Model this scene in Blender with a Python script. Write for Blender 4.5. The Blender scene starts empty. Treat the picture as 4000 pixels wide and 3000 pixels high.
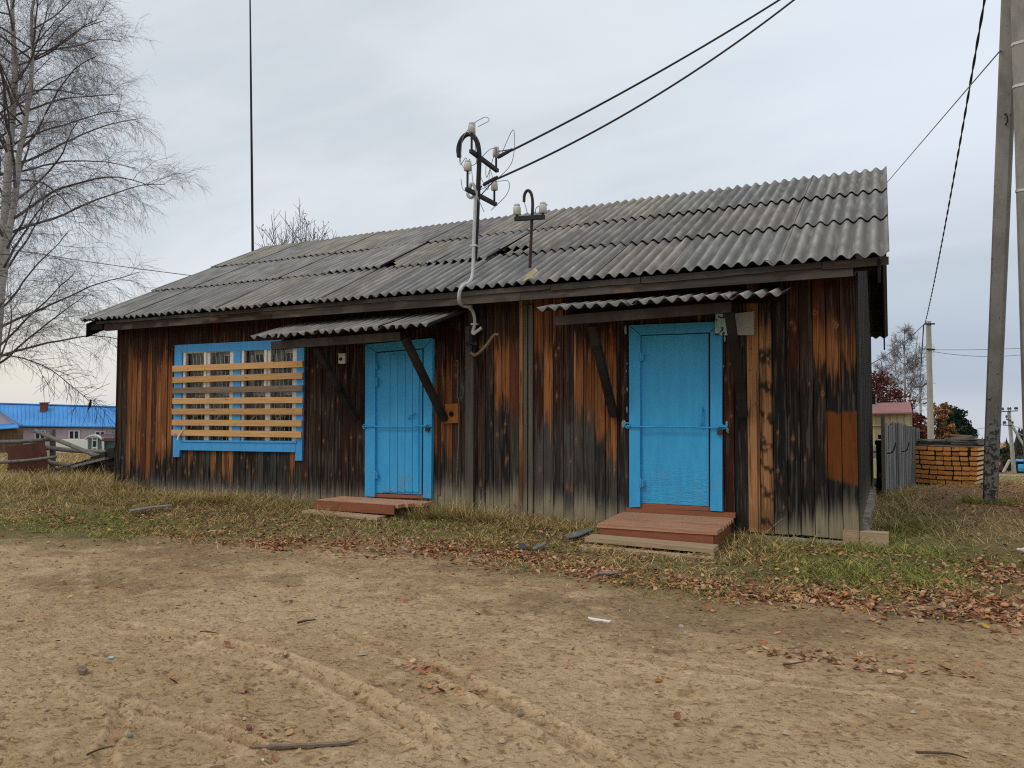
import bpy, math, random
import numpy as np
from mathutils import Matrix, Vector

random.seed(7)
RNG = np.random.default_rng(11)
SC = bpy.context.scene
COL = SC.collection

# ------------------------------------------------------------------ camera
F = 2972.42                                   # focal length in pixels of the 4000 px wide photograph
YAW, PITCH, ROLL = 0.4603199, 0.0418155, 0.0013902
CAM = np.array([0.0, -9.055, 1.40])
_fw = np.array([-math.sin(YAW) * math.cos(PITCH), math.cos(YAW) * math.cos(PITCH), math.sin(PITCH)])
_rt = np.array([math.cos(YAW), math.sin(YAW), 0.0])
_up = np.cross(_rt, _fw)
RT = math.cos(ROLL) * _rt + math.sin(ROLL) * _up
UP = -math.sin(ROLL) * _rt + math.cos(ROLL) * _up
FW = _fw
cam_data = bpy.data.cameras.new("camera")
cam = bpy.data.objects.new("camera", cam_data)
COL.objects.link(cam)
cam_data.sensor_width = 36.0
cam_data.lens = F / 4000.0 * 36.0
cam_data.clip_start = 0.05
cam_data.clip_end = 8000.0
cam.matrix_world = Matrix(((RT[0], UP[0], -FW[0], CAM[0]), (RT[1], UP[1], -FW[1], CAM[1]),
                           (RT[2], UP[2], -FW[2], CAM[2]), (0, 0, 0, 1)))
SC.camera = cam

# ------------------------------------------------------------------ world and sun
SC.view_settings.view_transform = 'Standard'
SC.view_settings.look = 'None'
SC.view_settings.exposure = 0.0
SC.view_settings.gamma = 1.0
SUN_EL, SUN_AZ = math.radians(52), math.radians(215)   # azimuth measured clockwise from +Y
SC.cycles.use_denoising = False
SC.cycles.pixel_filter_type = 'BLACKMAN_HARRIS'
SC.cycles.filter_width = 1.15
world = bpy.data.worlds.new("World")
SC.world = world
world.use_nodes = True


class NT:
    """small wrapper to wire nodes"""
    def __init__(self, tree):
        self.t = tree
        self.n = tree.nodes
        self.l = tree.links

    def node(self, typ, **kw):
        nd = self.n.new(typ)
        for k, v in kw.items():
            setattr(nd, k, v)
        return nd

    def put(self, sock, val):
        if isinstance(val, bpy.types.NodeSocket):
            self.l.new(val, sock)
        elif isinstance(val, (tuple, list)) and len(val) == 3 and sock.type == 'RGBA':
            sock.default_value = (*val, 1)
        else:
            sock.default_value = val

    def math(self, op, a, b=0.0, c=None):
        nd = self.node('ShaderNodeMath', operation=op)
        self.put(nd.inputs[0], a)
        self.put(nd.inputs[1], b)
        if c is not None:
            self.put(nd.inputs[2], c)
        return nd.outputs[0]

    def mix(self, fac, a, b, blend='MIX'):
        nd = self.node('ShaderNodeMix', data_type='RGBA', blend_type=blend)
        self.put(nd.inputs[0], fac)
        self.put(nd.inputs[6], a)
        self.put(nd.inputs[7], b)
        return nd.outputs[2]

    def ramp(self, fac, lo, hi):
        nd = self.node('ShaderNodeMapRange', interpolation_type='SMOOTHSTEP')
        self.put(nd.inputs[0], fac)
        nd.inputs[1].default_value = lo
        nd.inputs[2].default_value = hi
        return nd.outputs[0]

    def noise(self, vec, scale, detail=4.0, rough=0.55, dist=0.0):
        nd = self.node('ShaderNodeTexNoise')
        if vec is not None:
            self.put(nd.inputs['Vector'], vec)
        nd.inputs['Scale'].default_value = scale
        nd.inputs['Detail'].default_value = detail
        nd.inputs['Roughness'].default_value = rough
        nd.inputs['Distortion'].default_value = dist
        return nd.outputs['Fac']

    def scaled(self, vec, s):
        nd = self.node('ShaderNodeMapping')
        self.put(nd.inputs['Vector'], vec)
        nd.inputs['Scale'].default_value = s
        return nd.outputs['Vector']


w = NT(world.node_tree)
w.n.clear()
sky = w.node('ShaderNodeTexSky', sky_type='NISHITA')
sky.sun_disc = False
sky.sun_elevation = SUN_EL
sky.sun_rotation = SUN_AZ
tc = w.node('ShaderNodeTexCoord')
sep = w.node('ShaderNodeSeparateXYZ')
w.l.new(tc.outputs['Generated'], sep.inputs[0])
dx, dy, dz = sep.outputs
den = w.math('ADD', w.math('MAXIMUM', dz, 0.0), 0.22)
comb = w.node('ShaderNodeCombineXYZ')
w.put(comb.inputs[0], w.math('DIVIDE', dx, den))
w.put(comb.inputs[1], w.math('DIVIDE', dy, den))
n_big = w.noise(w.scaled(comb.outputs[0], (0.55, 1.25, 1.0)), 1.3, 5.0, 0.5, 0.6)
n_fine = w.noise(w.scaled(comb.outputs[0], (0.8, 2.4, 1.0)), 3.0, 6.0, 0.6, 0.4)
cl = w.mix(w.ramp(n_big, 0.36, 0.66), (6.45, 7.0, 7.6), (7.8, 8.3, 8.8))
cl = w.mix(w.math('MULTIPLY', w.ramp(n_fine, 0.35, 0.75), 0.20), cl, (8.8, 9.2, 9.6))
# a bank of thicker blue-grey cloud low in the sky, warm breaks near the western horizon
side = w.math('ADD', w.math('MULTIPLY', dx, float(RT[0])), w.math('MULTIPLY', dy, float(RT[1])))
cl = w.mix(w.math('MULTIPLY', w.math('MULTIPLY', w.ramp(side, -0.1, 0.6), w.ramp(dz, 0.10, 0.40)), 0.85), cl, (8.3, 9.05, 10.0))
low = w.ramp(dz, 0.34, 0.02)
bank = w.math('MULTIPLY', low, w.ramp(side, -0.35, 0.55))
cl = w.mix(w.math('MULTIPLY', bank, 0.9), cl, (4.3, 5.05, 6.2))
warm = w.math('MULTIPLY', w.ramp(dz, 0.20, 0.03), w.ramp(side, -0.2, -0.6))
warm = w.math('MULTIPLY', warm, w.math('ADD', 0.6, w.math('MULTIPLY', n_fine, 0.6)))
cl = w.mix(warm, cl, (8.7, 8.1, 7.0))
haz = w.math('MULTIPLY', w.ramp(dz, 0.045, 0.0), 0.6)
cl = w.mix(haz, cl, (6.8, 7.0, 7.6))
skycol = w.mix(0.93, sky.outputs[0], cl)
bg = w.node('ShaderNodeBackground')
w.put(bg.inputs[0], skycol)
bg.inputs[1].default_value = 0.1
out = w.node('ShaderNodeOutputWorld')
w.l.new(bg.outputs[0], out.inputs[0])

sun_l = bpy.data.lights.new("sun", 'SUN')
sun_l.energy = 1.05
sun_l.angle = math.radians(25)
sun_l.color = (1.0, 0.95, 0.87)
sun_o = bpy.data.objects.new("sun", sun_l)
COL.objects.link(sun_o)
sdir = Vector((math.sin(SUN_AZ) * math.cos(SUN_EL), math.cos(SUN_AZ) * math.cos(SUN_EL), math.sin(SUN_EL)))
sun_o.rotation_euler = sdir.to_track_quat('Z', 'Y').to_euler()
sun_o.location = (0, 0, 60)


# ------------------------------------------------------------------ pixel -> point helpers (full-size photo pixels)
def ray(px, py):
    return (px - 2000) / F * RT - (py - 1500) / F * UP + FW


def onY(px, py, Y):
    d = ray(px, py)
    return CAM + d * ((Y - CAM[1]) / d[1])


def onX(px, py, X):
    d = ray(px, py)
    return CAM + d * ((X - CAM[0]) / d[0])


def onZ(px, py, Z):
    d = ray(px, py)
    return CAM + d * ((Z - CAM[2]) / d[2])


def at(px, py, depth):
    return CAM + ray(px, py) * depth


# ------------------------------------------------------------------ noise for meshes and vertex colours
def _h(ix, iy, seed):
    ix = ix.astype(np.int64); iy = iy.astype(np.int64)
    h = (ix * 374761393 + iy * 668265263 + seed * 1442695041) & 0xFFFFFFFF
    h = ((h ^ (h >> 13)) * 1274126177) & 0xFFFFFFFF
    h = (h ^ (h >> 16)) & 0xFFFFFFFF
    return h / 4294967295.0


def vn(x, y, seed=0):
    x = np.asarray(x, float); y = np.asarray(y, float)
    ix = np.floor(x); iy = np.floor(y)
    fx = x - ix; fy = y - iy
    fx = fx * fx * (3 - 2 * fx); fy = fy * fy * (3 - 2 * fy)
    a = _h(ix, iy, seed); b = _h(ix + 1, iy, seed); c = _h(ix, iy + 1, seed); d = _h(ix + 1, iy + 1, seed)
    return (a * (1 - fx) + b * fx) * (1 - fy) + (c * (1 - fx) + d * fx) * fy


def fbm(x, y, seed=0, octs=4, gain=0.5):
    x = np.asarray(x, float); y = np.asarray(y, float)
    s = 0.0; a = 1.0; t = 0.0
    for k in range(octs):
        s = s + a * vn(x * 2 ** k + 17.3 * k, y * 2 ** k - 9.1 * k, seed + k)
        t += a
        a *= gain
    return s / t


def sst(x, a, b):
    t = np.clip((np.asarray(x, float) - a) / (b - a), 0, 1)
    return t * t * (3 - 2 * t)


def lerp(a, b, t):
    a = np.asarray(a, float); b = np.asarray(b, float); t = np.asarray(t, float)
    if t.ndim and (a.ndim == t.ndim + 1 or b.ndim == t.ndim + 1 or a.shape == (3,) or b.shape == (3,)):
        t = t[..., None]
    return a * (1 - t) + b * t


# ------------------------------------------------------------------ terrain
def ground_h(x, y, detail=True):
    x = np.asarray(x, float); y = np.asarray(y, float)
    rx = x - CAM[0]; ry = y - CAM[1]
    d = -math.sin(YAW) * rx + math.cos(YAW) * ry
    l = math.cos(YAW) * rx + math.sin(YAW) * ry
    a = l / np.maximum(np.abs(d), 1.0)
    slope = 0.04 + 0.03 * sst(a, -0.5, 0.45)
    s = d - 13.5
    z = -slope * np.maximum((s + np.sqrt(s * s + 2.0)) / 2 - 0.02, 0)
    z = z + (0.03 + 0.06 * sst(x, -6.0, -9.5)) * sst(y, -2.6, -0.4)
    z = z + 0.11 * sst(x, -.2, 1.0) * sst(y, -1.2, 1.6)
    z = z + 0.05 * sst(x, -9.0, -13.0) * sst(y, -3.0, -0.5)
    z = z + 0.04 * (fbm(x * 0.45, y * 0.45, 3, 3) - 0.5) * np.clip(1 + 0 * d, 0, 1)
    return z


def gz(x, y):
    return float(ground_h(x, y))


# ------------------------------------------------------------------ mesh builder
WLOC = {}


class MB:
    def __init__(self):
        self.v = []; self.c = []; self.fg = []; self.n = 0

    def add(self, verts, faces, col=(1, 1, 1), mat=0, smooth=False):
        verts = np.asarray(verts, float).reshape(-1, 3)
        col = np.asarray(col, float)
        if col.ndim == 1:
            col = np.tile(col, (len(verts), 1))
        if isinstance(faces, np.ndarray):
            groups = [faces]
        else:
            by = {}
            for f in faces:
                by.setdefault(len(f), []).append(f)
            groups = [np.array(g) for g in by.values()]
        for g in groups:
            if len(g):
                self.fg.append((g + self.n, mat, smooth))
        self.v.append(verts); self.c.append(col); self.n += len(verts)
        return self

    def box(self, lo, hi, col=(1, 1, 1), mat=0):
        (x0, y0, z0), (x1, y1, z1) = lo, hi
        v = [(x0, y0, z0), (x1, y0, z0), (x1, y1, z0), (x0, y1, z0), (x0, y0, z1), (x1, y0, z1), (x1, y1, z1), (x0, y1, z1)]
        return self.hexa(v, col, mat)

    def hexa(self, v, col=(1, 1, 1), mat=0):
        f = np.array([(0, 3, 2, 1), (4, 5, 6, 7), (0, 1, 5, 4), (1, 2, 6, 5), (2, 3, 7, 6), (3, 0, 4, 7)])
        return self.add(v, f, col, mat)

    def prism(self, front, off, col=(1, 1, 1), mat=0):
        """polygon (list of points) extruded by vector off"""
        a = np.asarray(front, float); b = a + np.asarray(off, float)
        n = len(a)
        fs = [tuple(range(n)), tuple(range(2 * n - 1, n - 1, -1))]
        fs += [(i, i + n, (i + 1) % n + n, (i + 1) % n) for i in range(n)]
        return self.add(np.vstack([a, b]), fs, col, mat)

    def beam(self, p, q, wd, ht, up=(0, 0, 1), col=(1, 1, 1), mat=0, taper=1.0, bev=0.0):
        p = np.asarray(p, float); q = np.asarray(q, float)
        d = q - p; d = d / np.linalg.norm(d)
        up = np.asarray(up, float)
        s = np.cross(d, up); s = s / np.linalg.norm(s); u = np.cross(s, d)
        hw, hh = wd / 2, ht / 2
        b = min(hw, hh) * bev
        if b > 0:
            prof = [(-hw + b, -hh), (hw - b, -hh), (hw, -hh + b), (hw, hh - b), (hw - b, hh), (-hw + b, hh), (-hw, hh - b), (-hw, -hh + b)]
        else:
            prof = [(-hw, -hh), (hw, -hh), (hw, hh), (-hw, hh)]
        a = np.array([p + s * x + u * y for x, y in prof])
        e = np.array([q + s * x * taper + u * y * taper for x, y in prof])
        n = len(prof)
        fs = [tuple(range(n - 1, -1, -1)), tuple(range(n, 2 * n))]
        fs += [(i, (i + 1) % n, (i + 1) % n + n, i + n) for i in range(n)]
        return self.add(np.vstack([a, e]), fs, col, mat)

    def tube(self, pts, r, sides=8, col=(1, 1, 1), mat=0, cap=True):
        pts = np.asarray(pts, float)
        n = len(pts)
        r = np.full(n, r, float) if np.ndim(r) == 0 else np.asarray(r, float)
        tan = np.gradient(pts, axis=0)
        tan /= np.maximum(np.linalg.norm(tan, axis=1, keepdims=True), 1e-9)
        ref = np.array([0.0, 0, 1]) if abs(tan[0][2]) < 0.9 else np.array([1.0, 0, 0])
        s = np.cross(tan[0], ref); s /= np.linalg.norm(s)
        ang = np.linspace(0, 2 * math.pi, sides, endpoint=False)
        rings = []
        for i in range(n):
            s = s - tan[i] * np.dot(s, tan[i]); s /= max(np.linalg.norm(s), 1e-9)
            u = np.cross(tan[i], s)
            rings.append(pts[i] + r[i] * (np.cos(ang)[:, None] * s + np.sin(ang)[:, None] * u))
        v = np.vstack(rings)
        i = np.arange(n - 1)[:, None] * sides; j = np.arange(sides)[None, :]; j2 = (j + 1) % sides
        fq = np.stack([i + j, i + j2, i + sides + j2, i + sides + j], -1).reshape(-1, 4)
        c = np.asarray(col, float)
        if c.ndim == 2 and len(c) == n:
            c = np.repeat(c, sides, axis=0)
        self.add(v, fq, c, mat, True)
        if cap:
            cc = c if c.ndim == 1 else c[:sides]
            c2 = c if c.ndim == 1 else c[-sides:]
            self.add(rings[0], [tuple(range(sides - 1, -1, -1))], cc, mat)
            self.add(rings[-1], [tuple(range(sides))], c2, mat)
        return self

    def lathe(self, base, axis, prof, sides=12, col=(1, 1, 1), mat=0):
        """profile = [(radius, height)] round an axis"""
        base = np.asarray(base, float); axis = np.asarray(axis, float); axis = axis / np.linalg.norm(axis)
        ref = np.array([1.0, 0, 0]) if abs(axis[0]) < 0.9 else np.array([0, 1.0, 0])
        s = np.cross(axis, ref); s /= np.linalg.norm(s); u = np.cross(axis, s)
        ang = np.linspace(0, 2 * math.pi, sides, endpoint=False)
        rings = [base + axis * h + max(r, 1e-4) * (np.cos(ang)[:, None] * s + np.sin(ang)[:, None] * u) for r, h in prof]
        n = len(prof)
        i = np.arange(n - 1)[:, None] * sides; j = np.arange(sides)[None, :]; j2 = (j + 1) % sides
        fq = np.stack([i + j, i + j2, i + sides + j2, i + sides + j], -1).reshape(-1, 4)
        self.add(np.vstack(rings), fq, col, mat, True)
        self.add(rings[0], [tuple(range(sides - 1, -1, -1))], col, mat)
        self.add(rings[-1], [tuple(range(sides))], col, mat)
        return self

    def build(self, name, mats, parent=None, base=False):
        v = np.vstack(self.v); c = np.vstack(self.c)
        lo = v.min(0); hi = v.max(0)
        org = (lo + hi) / 2
        if base or parent is None:
            org[2] = lo[2]
        v = v - org
        me = bpy.data.meshes.new(name)
        tot = [np.full(len(g), g.shape[1]) for g, _, _ in self.fg]
        loops = np.concatenate([g.ravel() for g, _, _ in self.fg])
        tot = np.concatenate(tot)
        me.vertices.add(len(v)); me.loops.add(len(loops)); me.polygons.add(len(tot))
        me.vertices.foreach_set('co', v.ravel().astype(np.float32))
        me.loops.foreach_set('vertex_index', loops.astype(np.int32))
        st = np.concatenate([[0], np.cumsum(tot)[:-1]])
        me.polygons.foreach_set('loop_start', st.astype(np.int32))
        mi = np.concatenate([np.full(len(g), m) for g, m, _ in self.fg])
        sm = np.concatenate([np.full(len(g), s) for g, _, s in self.fg])
        me.polygons.foreach_set('material_index', mi.astype(np.int32))
        me.polygons.foreach_set('use_smooth', sm.astype(bool))
        me.update(calc_edges=True)
        me.validate()
        at_ = me.attributes.new('Col', 'FLOAT_COLOR', 'POINT')
        at_.data.foreach_set('color', np.hstack([c, np.ones((len(c), 1))]).ravel().astype(np.float32))
        for m in (mats if isinstance(mats, (list, tuple)) else [mats]):
            me.materials.append(m)
        o = bpy.data.objects.new(name, me)
        COL.objects.link(o)
        o.location = org
        WLOC[o.name] = np.array(org)
        if parent is not None:
            o.parent = parent
            o.matrix_parent_inverse = Matrix.Translation(-Vector(WLOC[parent.name]))
        return o


def thing(name, label, cat, loc, group=None):
    o = bpy.data.objects.new(name, None)
    COL.objects.link(o)
    o.location = loc
    o.empty_display_size = 0.2
    WLOC[o.name] = np.array(loc, float)
    return tag(o, label, cat, group)


def tag(o, label, cat, group=None):
    o['label'] = label
    o['category'] = cat
    o['kind'] = 'thing'
    if group:
        o['group'] = group
    return o


def kind(o, k, label=None):
    o['kind'] = k
    if label:
        o['label'] = label
        o['category'] = o.name.split('.')[0].replace('_', ' ')
    return o


def smooth_path(pts, n=8):
    """Catmull-Rom through points"""
    p = np.asarray(pts, float)
    p = np.vstack([2 * p[0] - p[1], p, 2 * p[-1] - p[-2]])
    out_ = []
    for i in range(1, len(p) - 2):
        for t in np.linspace(0, 1, n, endpoint=False):
            a = 2 * p[i]; b = p[i + 1] - p[i - 1]
            c = 2 * p[i - 1] - 5 * p[i] + 4 * p[i + 1] - p[i + 2]
            d = -p[i - 1] + 3 * p[i] - 3 * p[i + 1] + p[i + 2]
            out_.append(0.5 * (a + b * t + c * t * t + d * t ** 3))
    out_.append(p[-2])
    return np.array(out_)


def sagged(p, q, sag, n=40):
    t = np.linspace(0, 1, n)[:, None]
    pts = np.asarray(p) * (1 - t) + np.asarray(q) * t
    pts[:, 2] -= sag * 4 * t[:, 0] * (1 - t[:, 0])
    return pts


# ------------------------------------------------------------------ materials
def new_mat(name):
    m = bpy.data.materials.new(name)
    m.use_nodes = True
    t = NT(m.node_tree)
    bsdf = t.n['Principled BSDF']
    return m, t, bsdf


def obj_coord(t):
    return t.node('ShaderNodeTexCoord').outputs['Object']


def geo_pos(t):
    return t.node('ShaderNodeNewGeometry').outputs['Position']


def vcol(t):
    nd = t.node('ShaderNodeAttribute')
    nd.attribute_name = 'Col'
    return nd.outputs['Color']


def bump(t, bsdf, h, strength=0.5, dist=0.01):
    b = t.node('ShaderNodeBump')
    b.inputs['Strength'].default_value = strength
    b.inputs['Distance'].default_value = dist
    t.put(b.inputs['Height'], h)
    t.l.new(b.outputs[0], bsdf.inputs['Normal'])


def mat_vc(name, grain=(60, 60, 3), amt=0.35, scale=1.0, rough=0.85, bstr=0.4, bdist=0.004, spec=0.2, world_space=True):
    """vertex colour times a stretched noise, with relief"""
    m, t, b = new_mat(name)
    vec = t.scaled(geo_pos(t) if world_space else obj_coord(t), grain)
    n = t.noise(vec, scale, 6.0, 0.65, 0.3)
    k = t.math('ADD', 1.0 - amt * 0.9, t.math('MULTIPLY', n, amt * 1.8))
    cc = t.node('ShaderNodeCombineXYZ')
    for i in range(3):
        t.put(cc.inputs[i], k)
    t.put(b.inputs['Base Color'], t.mix(1.0, vcol(t), cc.outputs[0], 'MULTIPLY'))
    b.inputs['Roughness'].default_value = rough
    b.inputs['Specular IOR Level'].default_value = spec
    if bstr:
        bump(t, b, n, bstr, bdist)
    return m


def mat_flat(name, col, col2=None, scale=8.0, rough=0.7, metal=0.0, stretch=(1, 1, 1), bstr=0.2, bdist=0.004, spec=0.3, lo=0.35, hi=0.7, detail=5.0):
    m, t, b = new_mat(name)
    n = t.noise(t.scaled(geo_pos(t), stretch), scale, detail, 0.6, 0.2)
    c2 = col2 if col2 else tuple(x * 0.6 for x in col)
    t.put(b.inputs['Base Color'], t.mix(t.ramp(n, lo, hi), col, c2))
    b.inputs['Roughness'].default_value = rough
    b.inputs['Metallic'].default_value = metal
    b.inputs['Specular IOR Level'].default_value = spec
    if bstr:
        bump(t, b, n, bstr, bdist)
    return m


def mat_wood(name, light, dark, stretch, scale=1.0, knots=True, rough=0.75, bstr=0.3, knot_scale=(3, 3, 9)):
    """sawn wood: grain streaks along the axis with the small stretch factor, plus knots"""
    m, t, b = new_mat(name)
    pos = obj_coord(t)
    rnd = t.node('ShaderNodeObjectInfo').outputs['Random']
    off = t.node('ShaderNodeVectorMath', operation='ADD')
    t.put(off.inputs[0], geo_pos(t))
    cx = t.node('ShaderNodeCombineXYZ')
    t.put(cx.inputs[0], t.math('MULTIPLY', rnd, 13.0))
    t.put(cx.inputs[1], t.math('MULTIPLY', rnd, 7.0))
    t.put(off.inputs[1], cx.outputs[0])
    pv = off.outputs[0]
    g = t.noise(t.scaled(pv, stretch), scale, 5.0, 0.6, 0.6)
    c = t.mix(t.ramp(g, 0.3, 0.75), light, dark)
    if knots:
        vo = t.node('ShaderNodeTexVoronoi')
        t.put(vo.inputs['Vector'], t.scaled(pv, knot_scale))
        vo.inputs['Scale'].default_value = 1.0
        kf = t.ramp(vo.outputs['Distance'], 0.17, 0.06)
        c = t.mix(t.math('MULTIPLY', kf, 0.75), c, tuple(x * 0.35 for x in dark))
    hv = t.node('ShaderNodeHueSaturation')
    t.put(hv.inputs['Value'], t.math('ADD', 0.82, t.math('MULTIPLY', rnd, 0.36)))
    t.put(hv.inputs['Color'], c)
    t.put(b.inputs['Base Color'], hv.outputs[0])
    b.inputs['Roughness'].default_value = rough
    b.inputs['Specular IOR Level'].default_value = 0.25
    bump(t, b, g, bstr, 0.003)
    return m


M = {}
M['wall'] = mat_vc('weathered_planks', (85, 85, 3.2), 0.5, 1.0, 0.85, 0.5, 0.004, 0.15)
M['trim'] = mat_vc('weathered_trim', (3.0, 60, 70), 0.5, 1.0, 0.85, 0.5, 0.004, 0.15)
M['beamwood'] = mat_vc('dark_brace_wood', (25, 25, 25), 0.45, 1.0, 0.85, 0.4, 0.004, 0.15)
M['slate'] = mat_vc('asbestos_sheet', (22, 22, 22), 0.32, 1.0, 0.9, 0.35, 0.004, 0.15)
M['vc'] = mat_vc('plain_vertex_colour', (30, 30, 30), 0.15, 1.0, 0.85, 0.0, 0.0, 0.15)
M['leafy'] = mat_vc('foliage', (8, 8, 8), 0.3, 1.0, 0.8, 0.0, 0.0, 0.1)
M['dark_metal'] = mat_flat('black_iron', (0.017, 0.018, 0.021), (0.024, 0.022, 0.022), 3, 0.6, 0.1, bstr=0)
M['rusty_iron'] = mat_flat('rusty_iron', (0.035, 0.025, 0.022), (0.07, 0.036, 0.025), 4, 0.8, bstr=0)
M['white_plastic'] = mat_flat('white_conduit', (0.55, 0.56, 0.56), (0.42, 0.42, 0.41), 7, 0.5)
M['porcelain'] = mat_flat('porcelain', (0.64, 0.62, 0.57), (0.54, 0.52, 0.46), 18, 0.25)
M['cable'] = mat_flat('black_cable', (0.022, 0.026, 0.033), (0.026, 0.03, 0.038), 2, 0.55, bstr=0)
M['wire_grey'] = mat_flat('bare_wire', (0.36, 0.38, 0.41), (0.3, 0.32, 0.35), 2, 0.6, bstr=0)
M['white_wood'] = mat_flat('white_window_paint', (0.78, 0.74, 0.66), (0.6, 0.56, 0.48), 10, 0.6, stretch=(3, 3, 3), lo=0.45, hi=0.85)
M['bars'] = mat_flat('white_bars', (0.80, 0.80, 0.78), (0.7, 0.7, 0.68), 10, 0.6)
M['board_new'] = mat_wood('fresh_pine_board', (0.64, 0.37, 0.155), (0.48, 0.25, 0.095), (2.2, 40, 55), 1.0, True, knot_scale=(4.5, 9, 16))
M['board_grey'] = mat_wood('weathered_pine_board', (0.27, 0.19, 0.125), (0.16, 0.11, 0.075), (2.2, 40, 55), 1.0, True, knot_scale=(4.5, 9, 16))
M['beam_end'] = mat_wood('sawn_beam', (0.60, 0.26, 0.07), (0.44, 0.17, 0.042), (30, 30, 40), 0.6, True, knot_scale=(3, 3, 5))
M['beam_dark'] = mat_flat('beam_gap_shade', (0.10, 0.045, 0.02), (0.07, 0.03, 0.015), 6, 0.85)  # gap shade painted onto beam tops, bottoms and left sides
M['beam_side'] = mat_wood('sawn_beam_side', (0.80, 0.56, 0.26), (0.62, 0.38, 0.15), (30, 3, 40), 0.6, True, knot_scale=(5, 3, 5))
M['brown_step'] = mat_wood('worn_brown_paint', (0.30, 0.10, 0.046), (0.20, 0.075, 0.04), (3, 30, 30), 1.0, False)
M['worn_step'] = mat_wood('worn_platform', (0.52, 0.31, 0.19), (0.38, 0.155, 0.08), (2.0, 38, 38), 1.0, False)
M['bare_step'] = mat_wood('bare_tread', (0.50, 0.365, 0.23), (0.36, 0.23, 0.13), (2.5, 45, 45), 1.0, False)
M['grey_wood'] = mat_wood('silvered_wood', (0.24, 0.22, 0.19), (0.13, 0.115, 0.10), (14, 14, 3), 1.0, False)
M['charred'] = mat_wood('charred_wood', (0.010, 0.009, 0.0085), (0.026, 0.022, 0.019), (10, 10, 10), 1.0, False)
M['rust_sheet'] = mat_flat('rust_sheet', (0.13, 0.045, 0.028), (0.075, 0.03, 0.022), 3.5, 0.85, stretch=(1, 1, 0.6))
M['concrete'] = mat_flat('pole_concrete', (0.31, 0.30, 0.265), (0.22, 0.21, 0.185), 3.0, 0.9, stretch=(2, 2, 0.8), bstr=0.35, bdist=0.01)
M['concrete_pale'] = mat_flat('pale_pole_concrete', (0.42, 0.40, 0.34), (0.33, 0.31, 0.27), 2.0, 0.9)
M['strap'] = mat_flat('steel_strap', (0.6, 0.6, 0.58), (0.45, 0.45, 0.44), 10, 0.4, 0.4)
M['teal_tin'] = mat_flat('flaking_teal_tin', (0.33, 0.56, 0.58), (0.04, 0.035, 0.03), 15.0, 0.7, lo=0.57, hi=0.60, detail=1.5, bstr=0)
M['teal_flake'] = mat_flat('teal_flake', (0.28, 0.42, 0.42), (0.2, 0.28, 0.28), 20, 0.8)
M['grey_panel'] = mat_flat('grey_panel', (0.34, 0.37, 0.36), (0.30, 0.33, 0.32), 3, 0.8, bstr=0)
M['orange_plate'] = mat_flat('orange_plate', (0.36, 0.12, 0.022), (0.27, 0.085, 0.018), 9, 0.6)
M['black'] = mat_flat('black_opening', (0.008, 0.008, 0.008), None, 5, 0.9, bstr=0)
M['blue_roof'] = mat_flat('blue_sheet_roof', (0.065, 0.30, 0.66), (0.05, 0.24, 0.56), 0.6, 0.55, stretch=(1, 1, 1))
M['lilac'] = mat_flat('lilac_siding', (0.58, 0.46, 0.48), (0.50, 0.39, 0.41), 1.5, 0.8, stretch=(0.3, 0.3, 8), bstr=0.6, bdist=0.03)
M['white_wash'] = mat_flat('whitewash', (0.88, 0.86, 0.74), (0.80, 0.78, 0.67), 0.8, 0.85)
M['white_trim'] = mat_flat('white_trim', (0.72, 0.71, 0.70), (0.62, 0.61, 0.60), 2, 0.7)
M['green_siding'] = mat_flat('green_siding', (0.11, 0.20, 0.18), (0.085, 0.16, 0.145), 2, 0.8, stretch=(0.3, 0.3, 10))
M['maroon_roof'] = mat_flat('maroon_roof', (0.16, 0.09, 0.10), (0.11, 0.065, 0.07), 3, 0.8)
M['brick'] = mat_flat('chimney_brick', (0.22, 0.075, 0.05), (0.15, 0.055, 0.04), 6, 0.9)
M['dim_glass'] = mat_flat('dim_window', (0.02, 0.025, 0.03), (0.05, 0.055, 0.06), 1.5, 0.15, spec=0.5, bstr=0)
M['pink_roof'] = mat_flat('faded_red_roof', (0.31, 0.135, 0.125), (0.25, 0.11, 0.10), 1.2, 0.8)
M['cream'] = mat_flat('cream_siding', (0.52, 0.43, 0.25), (0.36, 0.27, 0.14), 1.2, 0.85, stretch=(2, 2, 0.3), lo=0.45, hi=0.8)
M['blackboard'] = mat_flat('black_cover', (0.02, 0.02, 0.02), (0.06, 0.055, 0.05), 5, 0.8)
M['roof_board'] = mat_flat('grey_offcut', (0.22, 0.185, 0.15), (0.12, 0.10, 0.085), 4, 0.85)
M['car_red'] = mat_flat('dark_red_paint', (0.10, 0.012, 0.022), (0.08, 0.01, 0.018), 2, 0.3, spec=0.5, bstr=0)
M['tyre'] = mat_flat('tyre', (0.015, 0.015, 0.015), None, 9, 0.9)
M['rim'] = mat_flat('rim', (0.4, 0.4, 0.42), None, 9, 0.35, 0.7)
M['lamp_red'] = mat_flat('tail_lamp', (0.35, 0.01, 0.01), None, 9, 0.3)


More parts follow.
